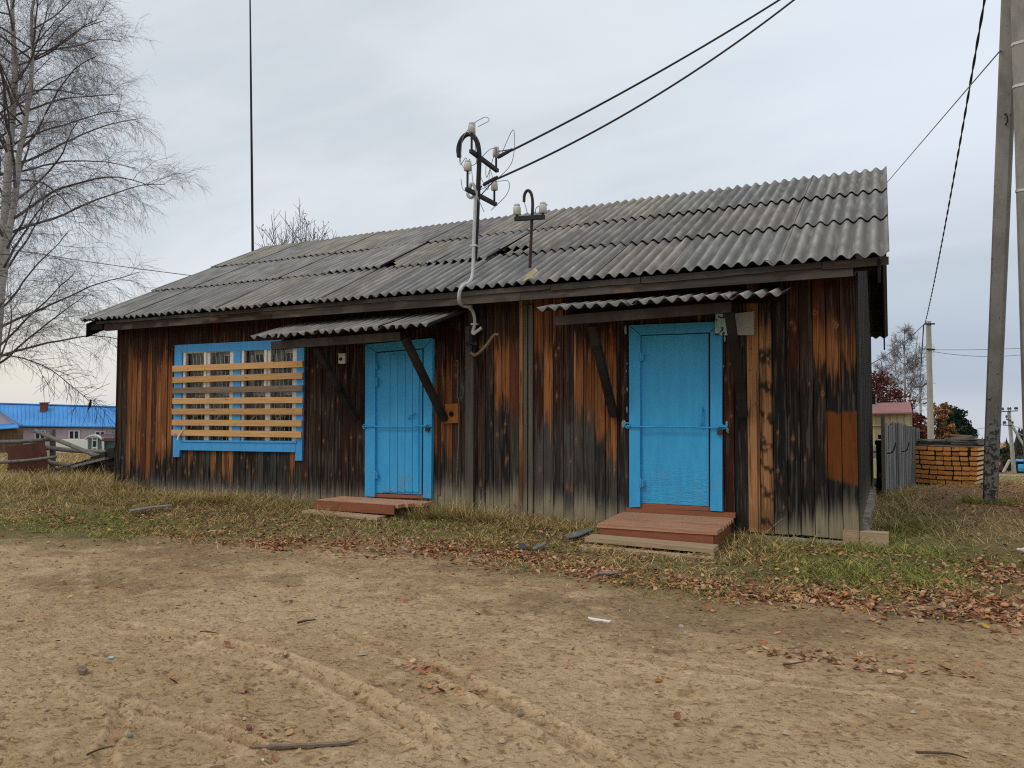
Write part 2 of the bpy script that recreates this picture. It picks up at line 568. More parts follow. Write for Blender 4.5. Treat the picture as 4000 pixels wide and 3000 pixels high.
def mat_blue(name='blue_gloss_paint', ca=(0.042, 0.39, 0.70), cb=(0.030, 0.32, 0.60), crackle=0.30):
    m, t, b = new_mat(name)
    pos = geo_pos(t)
    sp = t.node('ShaderNodeSeparateXYZ')
    t.l.new(pos, sp.inputs[0])
    n = t.noise(t.scaled(pos, (14, 14, 2.0)), 1.0, 6.0, 0.65, 0.3)
    fine = t.ramp(t.noise(t.scaled(pos, (7, 7, 36)), 1.0, 3.0, 0.6, 1.6), 0.40, 0.58)
    c = t.mix(t.ramp(n, 0.3, 0.75), ca, cb)
    chips = t.noise(t.scaled(pos, (30, 30, 22)), 1.0, 6.0, 0.7, 0.5)
    lowz = t.ramp(sp.outputs[2], 1.05, 0.45)
    th = t.math('SUBTRACT', chips, t.math('MULTIPLY', t.math('SUBTRACT', 1.0, lowz), 0.10))
    c = t.mix(t.math('MULTIPLY', t.ramp(th, 0.645, 0.70), 0.75), c, (0.30, 0.40, 0.38))
    drt = t.noise(t.scaled(pos, (7, 7, 5)), 1.0, 5.0, 0.65, 0.4)
    c = t.mix(t.math('MULTIPLY', t.ramp(t.math('ADD', drt, t.math('MULTIPLY', lowz, 0.12)), 0.60, 0.85), 0.45), c, (0.16, 0.24, 0.27))
    t.put(b.inputs['Base Color'], c)
    b.inputs['Roughness'].default_value = 0.5
    b.inputs['Specular IOR Level'].default_value = 0.35
    h = t.math('ADD', t.math('MULTIPLY', fine, t.math('MULTIPLY', lowz, crackle)), t.math('MULTIPLY', n, 0.35))
    bump(t, b, h, 0.8, 0.010)
    return m


M['blue'] = mat_blue()
M['blue_casing'] = mat_blue('blue_casing_paint', (0.062, 0.36, 0.74), (0.045, 0.29, 0.62), 0.05)
M['blue_plain'] = mat_blue('blue_frame_paint', (0.046, 0.39, 0.72), (0.034, 0.32, 0.62), 0.05)


def mat_glass():
    m, t, b = new_mat('window_glass')
    t.n.remove(b)
    gl = t.node('ShaderNodeBsdfGlossy')
    gl.inputs['Roughness'].default_value = 0.03
    tr = t.node('ShaderNodeBsdfTransparent')
    tr.inputs[0].default_value = (0.93, 0.95, 0.945, 1)
    fr = t.node('ShaderNodeFresnel')
    fr.inputs[0].default_value = 1.42
    mx = t.node('ShaderNodeMixShader')
    t.put(mx.inputs[0], t.math('MULTIPLY', fr.outputs[0], 0.9))
    t.l.new(tr.outputs[0], mx.inputs[1])
    t.l.new(gl.outputs[0], mx.inputs[2])
    t.l.new(mx.outputs[0], t.n['Material Output'].inputs[0])
    return m


M['glass'] = mat_glass()


def mat_bark():
    m, t, b = new_mat('birch_bark')
    pos = geo_pos(t)
    band = t.noise(t.scaled(pos, (2.2, 2.2, 16)), 1.0, 5.0, 0.65, 0.6)
    blot = t.noise(t.scaled(pos, (3, 3, 1.6)), 1.0, 4.0, 0.6, 0.5)
    c = t.mix(t.ramp(band, 0.56, 0.64), (0.50, 0.47, 0.43), (0.05, 0.045, 0.042))
    c = t.mix(t.math('MULTIPLY', t.ramp(blot, 0.5, 0.75), 0.6), c, (0.20, 0.165, 0.14))
    t.put(b.inputs['Base Color'], c)
    b.inputs['Roughness'].default_value = 0.85
    bump(t, b, band, 0.3, 0.01)
    return m


M['bark'] = mat_bark()
M['twig'] = mat_flat('twigs', (0.075, 0.062, 0.058), (0.11, 0.088, 0.078), 3.0, 0.85, bstr=0)
M['twig_fine'] = mat_flat('fine_twigs', (0.27, 0.24, 0.235), (0.20, 0.175, 0.17), 3.0, 0.85, bstr=0)
M['twig_pale'] = mat_flat('pale_twigs', (0.30, 0.27, 0.26), (0.20, 0.18, 0.17), 3.0, 0.85, bstr=0)


def mat_ground():
    m, t, b = new_mat('ground')
    pos = geo_pos(t)
    n1 = t.noise(pos, 8.0, 8.0, 0.72, 0.5)
    n2 = t.noise(t.scaled(pos, (34, 46, 40)), 1.0, 6.0, 0.72, 0.4)
    n3 = t.noise(pos, 130.0, 3.0, 0.6)
    k = t.math('ADD', 0.50, t.math('ADD', t.math('MULTIPLY', n1, 0.42), t.math('ADD', t.math('MULTIPLY', n2, 0.40), t.math('MULTIPLY', n3, 0.18))))
    cc = t.node('ShaderNodeCombineXYZ')
    for i in range(3):
        t.put(cc.inputs[i], k)
    base = vcol(t)
    c = t.mix(1.0, base, cc.outputs[0], 'MULTIPLY')
    # damp crevices with relief shade painted in between the crumbs, and dry pale crumbs
    nA = t.noise(t.scaled(pos, (24, 34, 30)), 1.0, 2.5, 0.6, 0.8)
    crev = t.math('MULTIPLY', t.ramp(nA, 0.475, 0.395), t.math('ADD', 0.35, t.math('MULTIPLY', t.ramp(n1, 0.60, 0.42), 0.65)))
    dk = t.mix(1.0, base, (0.42, 0.36, 0.28), 'MULTIPLY')
    c = t.mix(t.math('MULTIPLY', crev, 0.85), c, dk)
    lt = t.mix(1.0, base, (1.42, 1.42, 1.45), 'MULTIPLY')
    c = t.mix(t.math('MULTIPLY', t.ramp(n2, 0.56, 0.66), 0.55), c, lt)
    vo = t.node('ShaderNodeTexVoronoi')
    t.put(vo.inputs['Vector'], t.scaled(pos, (20, 27, 20)))
    vo.inputs['Scale'].default_value = 1.0
    spk = t.math('MULTIPLY', t.ramp(vo.outputs['Distance'], 0.24, 0.12), t.ramp(n1, 0.50, 0.58))
    c = t.mix(t.math('MULTIPLY', spk, 0.55), c, dk)
    t.put(b.inputs['Base Color'], c)
    b.inputs['Roughness'].default_value = 0.95
    b.inputs['Specular IOR Level'].default_value = 0.1
    h = t.math('ADD', t.math('MULTIPLY', nA, 0.6), t.math('ADD', t.math('MULTIPLY', n1, 0.8), t.math('ADD', t.math('MULTIPLY', n2, 0.7), t.math('MULTIPLY', n3, 0.12))))
    bump(t, b, h, 0.9, 0.035)
    return m


M['ground'] = mat_ground()
M['road'] = mat_flat('sandy_road', (0.46, 0.36, 0.24), (0.38, 0.29, 0.19), 1.2, 0.95)
M['forest'] = mat_vc('far_forest', (0.6, 0.6, 0.6), 0.3, 1.0, 0.95, 0, 0, 0.0)

exec_parts = []

# ================================================================== GROUND
def world_line(pxs, z=0.05):
    p = np.array([onZ(x, y, z)[:2] for x, y in pxs])
    return p[np.argsort(p[:, 0])]


EDGE = world_line([(-400, 2120), (-50, 2110), (150, 2080), (330, 2105), (700, 2095), (1000, 2135), (1250, 2120), (1500, 2105), (1750, 2150),
                   (2050, 2200), (2250, 2240), (2500, 2290), (2700, 2360), (3000, 2350), (3300, 2345), (3600, 2330), (4000, 2335), (4300, 2340)])


def edge_dist(x, y):
    """metres behind the front edge of the grass (positive towards the building)"""
    wob = 0.85 * (fbm(x * 1.3, y * 1.3, 41, 4) - 0.5) + 0.25 * (fbm(x * 6, y * 6, 43, 2) - 0.5)
    return y - np.interp(x, EDGE[:, 0], EDGE[:, 1]) + wob


def spot(x, y, px, py, rx, ry, z=0.05):
    c = onZ(px, py, z)
    return np.exp(-(((x - c[0]) / rx) ** 2 + ((y - c[1]) / ry) ** 2))


def greenness(x, y):
    g = 0.34 + 0.7 * (fbm(x * 0.9, y * 0.9, 55, 3) - 0.5)
    for px, py, rx, ry, a in [(380, 2030, 1.6, 0.7, 0.75), (3350, 2240, 0.7, 0.9, 0.75), (3650, 2190, 0.9, 0.8, 0.75), (3050, 2230, 0.6, 0.5, 0.5),
                              (2680, 2270, 0.7, 0.35, 0.55), (1900, 2070, 0.9, 0.45, 0.4), (1700, 2040, 0.6, 0.4, 0.35), (3870, 2000, 0.35, 0.6, 0.7), (2450, 2240, .6, .2, .5),
                              (3500, 2090, 0.5, 1.0, 0.35), (3850, 2240, .9, .6, .6), (3150, 2150, .7, .5, .4), (1920, 2355, 0.28, 0.22, 0.9)]:
        g = g + a * spot(x, y, px, py, rx, ry)
    return np.clip(g, 0, 1)


def litter(x, y):
    """density of fallen leaves 0..1"""
    l = 0.0
    for px, py, rx, ry, a in [(1000, 2125, 1.1, 0.35, 0.9), (1180, 2100, 0.7, 0.3, 0.8), (1500, 2110, 0.8, 0.3, 0.4), (1800, 2135, 0.9, 0.25, 1.0), (1620, 2110, .5, .2, .8), (2150, 2150, 0.6, 0.25, 0.6),
                              (2350, 2215, 0.7, 0.25, 1.0), (2650, 2230, 0.7, 0.2, 1.0), (2900, 2320, 0.7, 0.3, 0.7), (3250, 2330, 0.8, 0.35, 0.8),
                              (3700, 2330, 0.9, 0.45, 1.0), (3950, 2380, 0.7, 0.5, 1.0), (3550, 2420, 1.0, 0.3, 0.55), (4100, 2250, .7, .5, .7), (3760, 1930, 1.3, 2.6, 0.9), (3980, 1960, 1.2, 3.0, 1.0), (4100, 1900, 1.5, 4.0, 1.0)]:
        l = l + a * spot(x, y, px, py, rx, ry)
    return np.clip(l, 0, 1)


TRACKS = []
for pxs, wdt, depth in [([(430, 2440), (700, 2480), (1000, 2545), (1250, 2630), (1450, 2730), (1650, 2830)], 0.12, 0.022),
                        ([(820, 2530), (1100, 2590), (1300, 2680), (1500, 2790), (1700, 2900)], 0.11, 0.020),
                        ([(0, 2700), (200, 2712), (420, 2745), (620, 2790), (850, 2850), (1000, 2910)], 0.075, 0.022),
                        ([(430, 2745), (465, 2790), (450, 2860), (410, 2930), (420, 3010)], 0.075, 0.022),
                        ([(150, 2690), (300, 2700), (400, 2740)], 0.06, 0.018),
                        ([(1350, 2480), (1600, 2560), (1850, 2680), (2150, 2850), (2400, 3010)], 0.12, 0.016),
                        ([(2000, 2480), (2400, 2560), (2900, 2640), (3600, 2720), (4200, 2800)], 0.12, 0.004)]:
    TRACKS.append((smooth_path([onZ(a, b, 0) for a, b in pxs], 6)[:, :2], wdt, depth))


def track_h(x, y):
    h = np.zeros_like(x); lite = np.zeros_like(x); dark = np.zeros_like(x)
    for pl, wd, dep in TRACKS:
        best = np.full(x.shape, 9.0); sgn = np.zeros_like(x); arc = np.zeros_like(x)
        s0 = 0.0
        for a, b in zip(pl[:-1], pl[1:]):
            ab = b - a; L = np.hypot(*ab)
            t = np.clip(((x - a[0]) * ab[0] + (y - a[1]) * ab[1]) / (L * L), 0, 1)
            ex = x - a[0] - t * ab[0]; ey = y - a[1] - t * ab[1]
            d = np.hypot(ex, ey)
            m = d < best
            best = np.where(m, d, best); arc = np.where(m, s0 + t * L, arc)
            sgn = np.where(m, np.sign(ab[0] * ey - ab[1] * ex), sgn)
            s0 += L
        sd = best * sgn
        fade = 0.35 + 0.65 * sst(vn(arc * 1.6, sd * 0.0 + 3, 77), 0.25, 0.6)
        ridge = np.exp(-((best - wd * 0.64) / (wd * 0.24)) ** 2)
        h += fade * (dep * (ridge * 0.9 - 0.9 * np.exp(-(best / (wd * 0.5)) ** 4)))
        tread = np.sin((arc + np.abs(sd) * 0.9) * 2 * math.pi / 0.055)
        h += fade * np.exp(-(best / (wd * 0.5)) ** 4) * tread * 0.0045
        lite += fade * ridge * 0.8
        dark += fade * np.exp(-(best / (wd * 0.42)) ** 4) * (.35 + .45 * (tread < -.2))
    return h, np.clip(lite, 0, 1), np.clip(dark, 0, 1)


def build_ground():
    fine = np.radians(np.linspace(-44, 44, 640))
    coarse = np.radians(np.linspace(44, 316, 70))[1:-1]
    th = np.concatenate([fine, coarse])
    r = [0.25, 0.7, 1.2, 1.7]
    while r[-1] < 9.5:
        r.append(r[-1] * 1.005)
    while r[-1] < 36:
        r.append(r[-1] * 1.0085)
    while r[-1] < 3500:
        r.append(r[-1] * 1.05)
    r = np.array(r)
    T, R_ = np.meshgrid(th, r)
    fx, fy = -math.sin(YAW), math.cos(YAW)
    X = CAM[0] + R_ * (np.cos(T) * fx + np.sin(T) * fy)
    Y = CAM[1] + R_ * (np.cos(T) * fy - np.sin(T) * fx)
    x = X.ravel(); y = Y.ravel()
    z = ground_h(x, y)
    rr = R_.ravel()
    near = rr < 45
    xn, yn = x[near], y[near]
    e = edge_dist(xn, yn)
    ins = sst(e, -0.50, 0.50)
    left = sst(xn, -11.0, -13.0) * sst(yn, -2.6, -1.2)
    right_far = sst(yn, -1.5, 0.5) * sst(xn, -0.6, 0.2)
    ins = np.maximum(ins, np.maximum(left, right_far))
    th_, lite, trk = track_h(xn, yn)
    dirt = 1 - ins
    lum = fbm(xn * 7, yn * 7, 5, 4)
    dz = dirt * (th_ + 0.030 * (fbm(xn * 2.2, yn * 2.2, 9, 4) - 0.5) + 0.022 * (lum - 0.5) + 0.014 * (fbm(xn * 22, yn * 22, 15, 3) - 0.5))
    # ruts and scuffs pressed along the driving direction
    sc = fbm((xn * 0.8 + yn * 0.6) * 3.0, (-xn * 0.6 + yn * 0.8) * 14.0, 21, 3)
    dz += dirt * 0.018 * (sc - 0.5)
    dz += ins * (0.06 * (fbm(xn * 3, yn * 3, 25, 3) - 0.5))
    z[near] += dz * sst(rr[near], 45, 30)
    # soil colour
    big = fbm(xn * 0.7, yn * 0.7, 31, 4); mid = fbm(xn * 3.3, yn * 3.3, 33, 4); sm = fbm(xn * 16, yn * 16, 35, 3)
    col = lerp((0.475, 0.318, 0.170), (0.565, 0.39, 0.222), sst(big, 0.35, 0.68))
    col = lerp(col, (0.38, 0.235, 0.115), 0.5 * sst(mid, 0.55, 0.78))
    col = lerp(col, (0.66, 0.465, 0.275), 0.6 * sst(sm, 0.55, 0.8))
    col = lerp(col, (0.24, 0.15, 0.08), 0.75 * sst(sm * 0.6 + mid * 0.4, 0.40, 0.22))
    col = lerp(col, (0.68, 0.48, 0.28), 0.8 * lite)
    col = lerp(col, (0.36, 0.225, 0.115), 0.5 * trk * (1 - lite))
    # thin organic crumb in front of the grass and dark wet patches
    fr = np.exp(-((e + 0.35) / 0.55) ** 2) * sst(fbm(xn * 2.4, yn * 2.4, 37, 4), 0.38, 0.62)
    for px, py, rx, ry, a in [(1450, 2260, 1.6, 0.7, 0.55), (2200, 2350, 1.2, 0.5, 0.5), (2400, 2430, .8, .3, .5), (1000, 2250, 1.2, 0.35, 0.5), (500, 2280, 0.9, 0.35, 0.65), (300, 2290, .8, .3, .6), (3000, 2450, 1.2, 0.35, 0.5), (3600, 2470, 1.0, .3, .4),
                              (3350, 2570, 0.5, 0.12, 0.4), (650, 2200, 1.4, 0.3, 0.4), (150, 2250, 1.2, .3, .4)]:
        fr = fr + a * spot(xn, yn, px, py, rx, ry, 0) * sst(fbm(xn * 5, yn * 5, 39, 4), 0.36, 0.58)
    fr = np.clip(fr, 0, 1)
    col = lerp(col, lerp((0.19, 0.115, 0.065), (0.28, 0.18, 0.105), sm), 0.62 * fr * dirt)
    # under the grass: dark brown thatch with moss
    thatch = lerp((0.20, 0.15, 0.07), (0.32, 0.225, 0.115), fbm(xn * 5, yn * 5, 45, 3))
    thatch = lerp(thatch, (0.11, 0.12, 0.032), 0.75 * greenness(xn, yn))
    thatch = lerp(thatch, lerp((0.26, 0.125, 0.065), (0.36, 0.20, 0.11), fbm(xn * 8, yn * 8, 47, 3)), 0.85 * litter(xn, yn))
    col = lerp(col, thatch, ins)
    C = np.tile(np.array([0.30, 0.21, 0.11]), (len(x), 1))
    far_n = fbm(x * 0.08, y * 0.08, 49, 4)
    C = lerp(C, (0.20, 0.15, 0.07), sst(far_n, 0.4, 0.65))
    wn = sst(rr[near], 45, 25)
    C[near] = lerp(C[near], col, wn)
    mb = MB()
    nr, nt = len(r), len(th)
    i = np.arange(nr - 1)[:, None] * nt; j = np.arange(nt)[None, :]; j2 = (j + 1) % nt
    fq = np.stack([i + j, i + nt + j, i + nt + j2, i + j2], -1).reshape(-1, 4)
    v = np.stack([x, y, z], -1)
    mb.add(v, fq, C, 0, True)
    mb.add(np.vstack([[(CAM[0], CAM[1], z[:nt].mean())], v[:nt]]), np.array([(0, 1 + k, 1 + (k + 1) % nt) for k in range(nt)]), np.vstack([C[:1], C[:nt]]), 0, True)
    o = mb.build('ground', M['ground'])
    kind(o, 'structure')
    o['category'] = 'ground'
    o['label'] = 'bare sandy yard with tyre tracks, grass and leaf litter towards the building'
    return o


build_ground()

# sandy road crossing the slope on the right, far below the yard
rp = [at(x, 1853, 52) for x in (3890,)]
mb = MB()
a = []
for k, t in enumerate(np.linspace(-14, 40, 28)):
    p = np.array([7.0 + t, 41.5 + 0.22 * t])
    row = []
    for s in (-2.6, -0.9, 0.9, 2.6):
        q = p + np.array([-0.22, 1.0]) * s * 1.5
        row.append((q[0], q[1], gz(*q) + 0.06 - 0.01 * abs(s)))
    a.append(row)
a = np.array(a)
idx = np.arange(28 * 4).reshape(28, 4)
mb.add(a.reshape(-1, 3), np.stack([idx[:-1, :-1], idx[1:, :-1], idx[1:, 1:], idx[:-1, 1:]], -1).reshape(-1, 4), (1, 1, 1), 0, True)
rd = mb.build('road', M['road'])
kind(rd, 'structure')
rd['label'] = 'pale sandy road crossing the slope beyond the timber stack'
rd['category'] = 'road'

# ================================================================== THE WOODEN BUILDING
XL, XR = -12.36, -0.315
ZB, ZT = 0.02, 2.93
DEPTH = 7.9
building = thing('wooden_building', 'long single-storey plank building with grey corrugated roof and two blue doors', 'building', (-6.3, 3.9, 0.0))


def wx(px, py=1600):
    return float(onY(px, py, 0)[0])


# plank edges: measured where the photograph shows them, regular elsewhere
edges = [XL]
pos_ = XL
meas = [wx(p) for p in (2027, 2043, 2065, 2085, 2122, 2160, 2201, 2241, 2280, 2324, 2365, 2410, 2455, 2500, 2570, 2640, 2710, 2770, 2826, 2868, 2918, 2967, 3019, 3074, 3125, 3178, 3230, 3286)] + [XR]
k = 0
while pos_ < meas[0] - 0.20:
    pos_ += RNG.uniform(0.118, 0.142)
    edges.append(pos_)
edges += meas

R_ = np.array((0.040, 0.0135, 0.009)); O_ = np.array((0.275, 0.100, 0.033)); OB = np.array((0.42, 0.20, 0.085)); K_ = np.array((0.0150, 0.0138, 0.0125))
B_ = np.array((0.034, 0.019, 0.013)); G_ = np.array((0.150, 0.132, 0.105)); D_ = np.array((0.055, 0.050, 0.043)); GB = np.array((0.33, 0.27, 0.165))
RM = np.array((0.095, 0.029, 0.014)); PATCH = np.array((0.155, 0.046, 0.010))


def plank_style(xc, i):
    """top, middle, low colours and the heights where they change, bleached foot height"""
    u = random.random
    if xc < -12.12:
        return R_ * 1.0, B_ * 1.3, K_, 2.2, 0.9, 0.25
    if xc < -10.92:
        return R_ * random.uniform(.7, 1.1), (O_ if u() < .7 else RM) * random.uniform(.7, 1.1), K_ * 1.2, random.uniform(2.3, 2.6), random.uniform(.35, .75), 0.32
    if xc < -8.08:
        return R_ * .9, random.choice([O_, B_, D_, K_ * 1.5]) * random.uniform(.9, 1.3), random.choice([K_, D_, D_ * .8]), 2.5, random.uniform(.3, .6), 0.34
    if xc < -6.9:
        return R_ * random.uniform(.45, .8), random.choice([B_, R_, B_ * 1.3, RM * .7]) * random.uniform(.8, 1.1), random.choice([B_, R_, K_ * 1.4]), random.uniform(1.9, 2.5), random.uniform(.4, .7), 0.38
    if xc < -5.72:
        return B_, B_, K_, 2.4, .5, .35
    if xc < -4.85:
        return R_ * .5, random.choice([RM * 1.3, B_ * 1.7, O_ * .75]), random.choice([B_, D_, K_ * 1.6]), random.uniform(1.9, 2.2), random.uniform(.6, 1.1), random.uniform(.4, .6)
    if xc < wx(2030):
        return B_ * .9, random.choice([O_ * .9, RM * 1.2, O_ * 1.1, B_ * 1.4]), random.choice([K_, D_ * .8, K_ * 1.4]), random.uniform(2.1, 2.5), random.uniform(1.35, 1.7), random.uniform(.45, .6)
    if xc < wx(2045):
        return OB * .9, OB * .8, O_ * .6, 2.35, .9, .4
    if xc < wx(2084):
        return G_ * .8, G_ * .75, G_ * .8, 2.3, 1.2, .5
    if xc < wx(2455):
        c = random.choice([O_ * 1.15, RM * 1.2, O_ * .9, O_ * .7, B_ * 1.1, RM, R_])
        z = 1.40 if xc < wx(2330) else random.uniform(.8, 1.38)
        return (R_ * .9 if xc > wx(2200) else O_ * .7), c, random.choice([D_ * 1.4, K_ * 1.9, D_ * 1.15]), random.uniform(2.2, 2.5), z + random.uniform(-.08, .1), random.uniform(.35, .55)
    if xc < wx(2800):
        return B_, B_, D_, 2.4, .9, .4
    if xc < wx(2868):
        return R_ * 1.2, RM * .65, R_ * 1.1, 2.3, 1.2, .1
    if xc < wx(2918):
        return K_, K_ * 1.15, K_ * 1.3, 2.3, 1.2, .1
    if xc < wx(2967):
        return OB * .55, OB, OB * .8, 2.35, .55, -.1
    if xc < wx(3019):
        return K_ * 1.4, OB * .85, OB * .5, 2.38, .45, -.1
    if xc < wx(3074):
        return K_, K_, K_ * 1.2, 2.5, .6, .3
    if xc < wx(3125):
        return R_ * 1.3, RM * .8, K_, 2.1, 1.75, .3
    if xc < wx(3178):
        return B_, B_ * 1.5, K_ * 1.1, 2.3, 1.8, .38
    if xc < wx(3230):
        return RM * .8, O_ * .95, K_ * 1.1, 2.45, 2.0, .5
    if xc < wx(3286):
        return R_ * 1.1, O_ * .9, K_, 2.3, 1.72, .5
    return R_ * 1.2, O_ * .75, K_ * 1.2, 2.42, 1.95, .55


def paint_plank(x, z, xa, xb, i):
    xc = (xa + xb) / 2
    t, m, lo, z1, z2, z3 = plank_style(xc, i)
    s1 = fbm(x * 75, z * 1.3 + i * 3.1, 61, 3) - 0.5
    s2 = fbm(x * 40, z * 4.0 + i * 1.7, 63, 3) - 0.5
    s3 = vn(x * 28, z * 9 + i, 65) - 0.5
    zz = z + 0.75 * s1 + 0.30 * s2 + 0.1 * s3
    c = lerp(lo, m, sst(zz, z2 - 0.10, z2 + 0.10))
    c = lerp(c, t, sst(zz, z1 - 0.22, z1 + 0.22))
    # worn, lighter and darker streaks running down the grain
    st = fbm(x * 110, z * 0.9 + i * 2.3, 67, 3)
    ring = np.sin(2 * math.pi * ((x - xa) * 42 + 1.7 * fbm(x * 6 + i * 3, z * 1.1 + i * 11, 77, 3) + 0.5 * (z - 1.3) ** 2 * np.sin(i * 1.7)))
    c = c * (0.58 + 0.74 * st)[:, None] * (1 - 0.22 * sst(ring, .35, .95))[:, None]
    edge = np.minimum(x - xa, xb - x)
    c = c * (0.62 + 0.38 * sst(edge, 0.0, 0.012))[:, None]
    spl = sst(fbm(x * 95 + i * 4, z * 0.55 + i * 2.1, 78, 2), .70, .76)
    c = c * (1 - 0.75 * spl)[:, None]
    pale = sst(fbm(x * 62 + i * 9, z * 0.8 + i * 3.7, 75, 3), 0.60, 0.72) * sst(fbm(x * 9 + i, z * 1.4 + i * 2, 76, 3), .48, .62) * sst(c.max(1), .05, .13)
    c = lerp(c, (0.40, 0.235, 0.115), 0.70 * pale)
    blk = sst(fbm(x * 34 + i * 5, z * 1.6 + i * 7, 69, 4), 0.60, 0.72)
    c = lerp(c, K_ * 1.1, 0.65 * blk)
    # silver grey foot where rain splashes
    foot = sst(z + 0.35 * s1 + 0.12 * s2, z3 + 0.04, z3 - 0.16)
    c = lerp(c, G_ * (0.75 + 0.5 * st)[:, None], 0.72 * foot)
    foot2 = sst(z + 0.25 * s1, z3 - 0.08, z3 - 0.28)
    c = lerp(c, GB * (0.75 + 0.4 * st)[:, None], 0.7 * foot2)
    # dry silver flecks and thin lighter streaks on the charred wood
    fl = sst(fbm(x * 70 + i * 8, z * 2.6 + i, 79, 4), .56, .72)
    c = lerp(c, np.array((0.115, 0.098, 0.078)), 0.50 * fl * sst(c.max(1), .09, .03))
    c = lerp(c, c * np.array((1.5, 1.1, .85)), sst(fbm(x * 12 + i * 5, z * .9 + i * 4, 80, 3), .5, .7) * sst(c.max(1), .06, .02))
    # knots, orange on the dark wood with a pointed streak
    for kx in range(random.randint(2, 4)):
        kxp = random.uniform(xa + 0.025, xb - 0.025); kz = random.uniform(0.1, 2.6)
        rr = random.uniform(0.011, 0.021)
        d = np.hypot((x - kxp), (z - kz) * 0.8)
        strk = np.exp(-((x - kxp) / (rr * 0.55)) ** 2) * np.exp(-np.abs(z - kz - 0.02) / 0.085)
        c = lerp(c, OB * 0.75, 0.60 * strk * sst(d, rr * 6, rr) * random.uniform(0.3, 1))
        c = lerp(c, OB * 0.62, 0.75 * sst(d, rr * 1.3, rr * 0.7))
        c = lerp(c, K_ * 1.4, 0.9 * sst(d, rr * 0.55, rr * 0.3))
    if wx(2967) < xc < wx(3019):
        for zb_, h_ in ((2.12, .09), (1.76, .07), (1.42, .05), (1.10, .07), (0.86, .04), (0.55, .07), (0.2, .05)):
            bm = np.exp(-((z - zb_ + 0.5 * (x - xa) + 0.10 * s3) / h_) ** 4)
            c = lerp(c, K_, 0.92 * bm * sst(fbm(x * 30, z * 20, 71, 2), .25, .5))
    pz0, pz1 = onY(3280, 1880, 0)[2], onY(3280, 1611, 0)[2]
    px0 = wx(3222)
    inp = sst(x + .03 * (fbm(z * 5, z * 0 + 2, 92, 3) - .5), px0 - .012, px0 + .012) * sst(z, pz0 - .03 + .25 * (px0 + .15 - x) * (z < 1), pz0 + .03 + .25 * (px0 + .15 - x)) * sst(z + .05 * (fbm(x * 14, x * 0 + 5, 94, 3) - .5), pz1 + .015, pz1 - .015)
    inp = inp * (np.abs(x - px0) < .45) * (0.72 + .28 * sst(fbm(x * 26, z * 5, 91, 3), .36, .5))
    c = lerp(c, PATCH * (0.85 + 0.3 * st)[:, None], 0.93 * inp)
    # smears of blue paint near the grey post
    sm = 0
    for px, py, rw, rh in ((1805, 1530, .035, .16), (1845, 1640, .03, .2), (1842, 1840, .03, .16)):
        q = onY(px, py, 0)
        sm = sm + np.exp(-((x - q[0]) / rw) ** 2 - ((z - q[2]) / rh) ** 2) * sst(fbm(x * 60, z * 14, 73, 3), .45, .62)
    c = lerp(c, (0.10, 0.18, 0.23), np.clip(sm * .75, 0, 1))
    return np.clip(c, 0.006, 1)


WIN = (onY(712, 1500, 0)[0], onY(1160, 1500, 0)[0], 0.845, 2.47)     # opening x0 x1 z0 z1


def plank_wall(mb, eds, seg_fn, y0):
    for i in range(len(eds) - 1):
        xa, xb = eds[i] + 0.0035, eds[i + 1] - 0.0035
        if xb - xa < 0.008:
            continue
        off = random.uniform(-0.004, 0.004)
        for za, zb_ in seg_fn(xa, xb):
            nx = max(4, int((xb - xa) / 0.0078)); nz = int((zb_ - za) / 0.018) + 1
            xs = np.linspace(xa, xb, nx + 1); zs = np.linspace(za, zb_, nz + 1)
            Xg, Zg = np.meshgrid(xs, zs)
            warp = 0.003 * np.sin((xs - xa) / (xb - xa) * math.pi)
            Yg = y0 + off - np.tile(warp, (nz + 1, 1)) * random.choice((-1, 1))
            Yg = Yg + 0.0
            v = np.stack([Xg.ravel(), Yg.ravel(), Zg.ravel()], -1)
            c = paint_plank(v[:, 0], v[:, 2], xa, xb, i)
            idx = np.arange((nx + 1) * (nz + 1)).reshape(nz + 1, nx + 1)
            mb.add(v, np.stack([idx[:-1, :-1], idx[:-1, 1:], idx[1:, 1:], idx[1:, :-1]], -1).reshape(-1, 4), c)
            # edges of the plank going back into the wall
            for xe in (0, nx):
                front = v[idx[:, xe]]; back = front + np.array([0, 0.024, 0])
                n = len(front); q = np.arange(n - 1)
                mb.add(np.vstack([front, back]), np.stack([q, q + n, q + n + 1, q + 1], -1), np.vstack([c[idx[:, xe]], c[idx[:, xe]]]) * 0.8)
            for ze in (0, nz):
                front = v[idx[ze]]; back = front + np.array([0, 0.024, 0])
                n = len(front); q = np.arange(n - 1)
                mb.add(np.vstack([front, back]), np.stack([q, q + n, q + n + 1, q + 1], -1), np.vstack([c[idx[ze]], c[idx[ze]]]) * 0.8)


def front_segs(xa, xb):
    zb_ = ZB + 0.02 + random.uniform(-0.012, 0.012)
    if xa > wx(2880):
        zb_ = 0.075 + random.uniform(-0.008, 0.008)
    if xb > WIN[0] and xa < WIN[1]:
        return [(zb_, WIN[2]), (WIN[3], ZT)]
    return [(zb_, ZT)]


mb = MB()
plank_wall(mb, edges, front_segs, 0.0)
# dark framing boards behind the planks, left open at the window
for lo, hi in (((XL + .02, .027, ZB - .2), (WIN[0], .08, ZT)), ((WIN[1], .027, ZB - .2), (XR - .02, .08, ZT)),
               ((WIN[0], .027, ZB - .2), (WIN[1], .08, WIN[2])), ((WIN[0], .027, WIN[3]), (WIN[1], .08, ZT))):
    mb.box(lo, hi, K_ * .6)
front_wall = mb.build('front_wall', M['wall'], building)

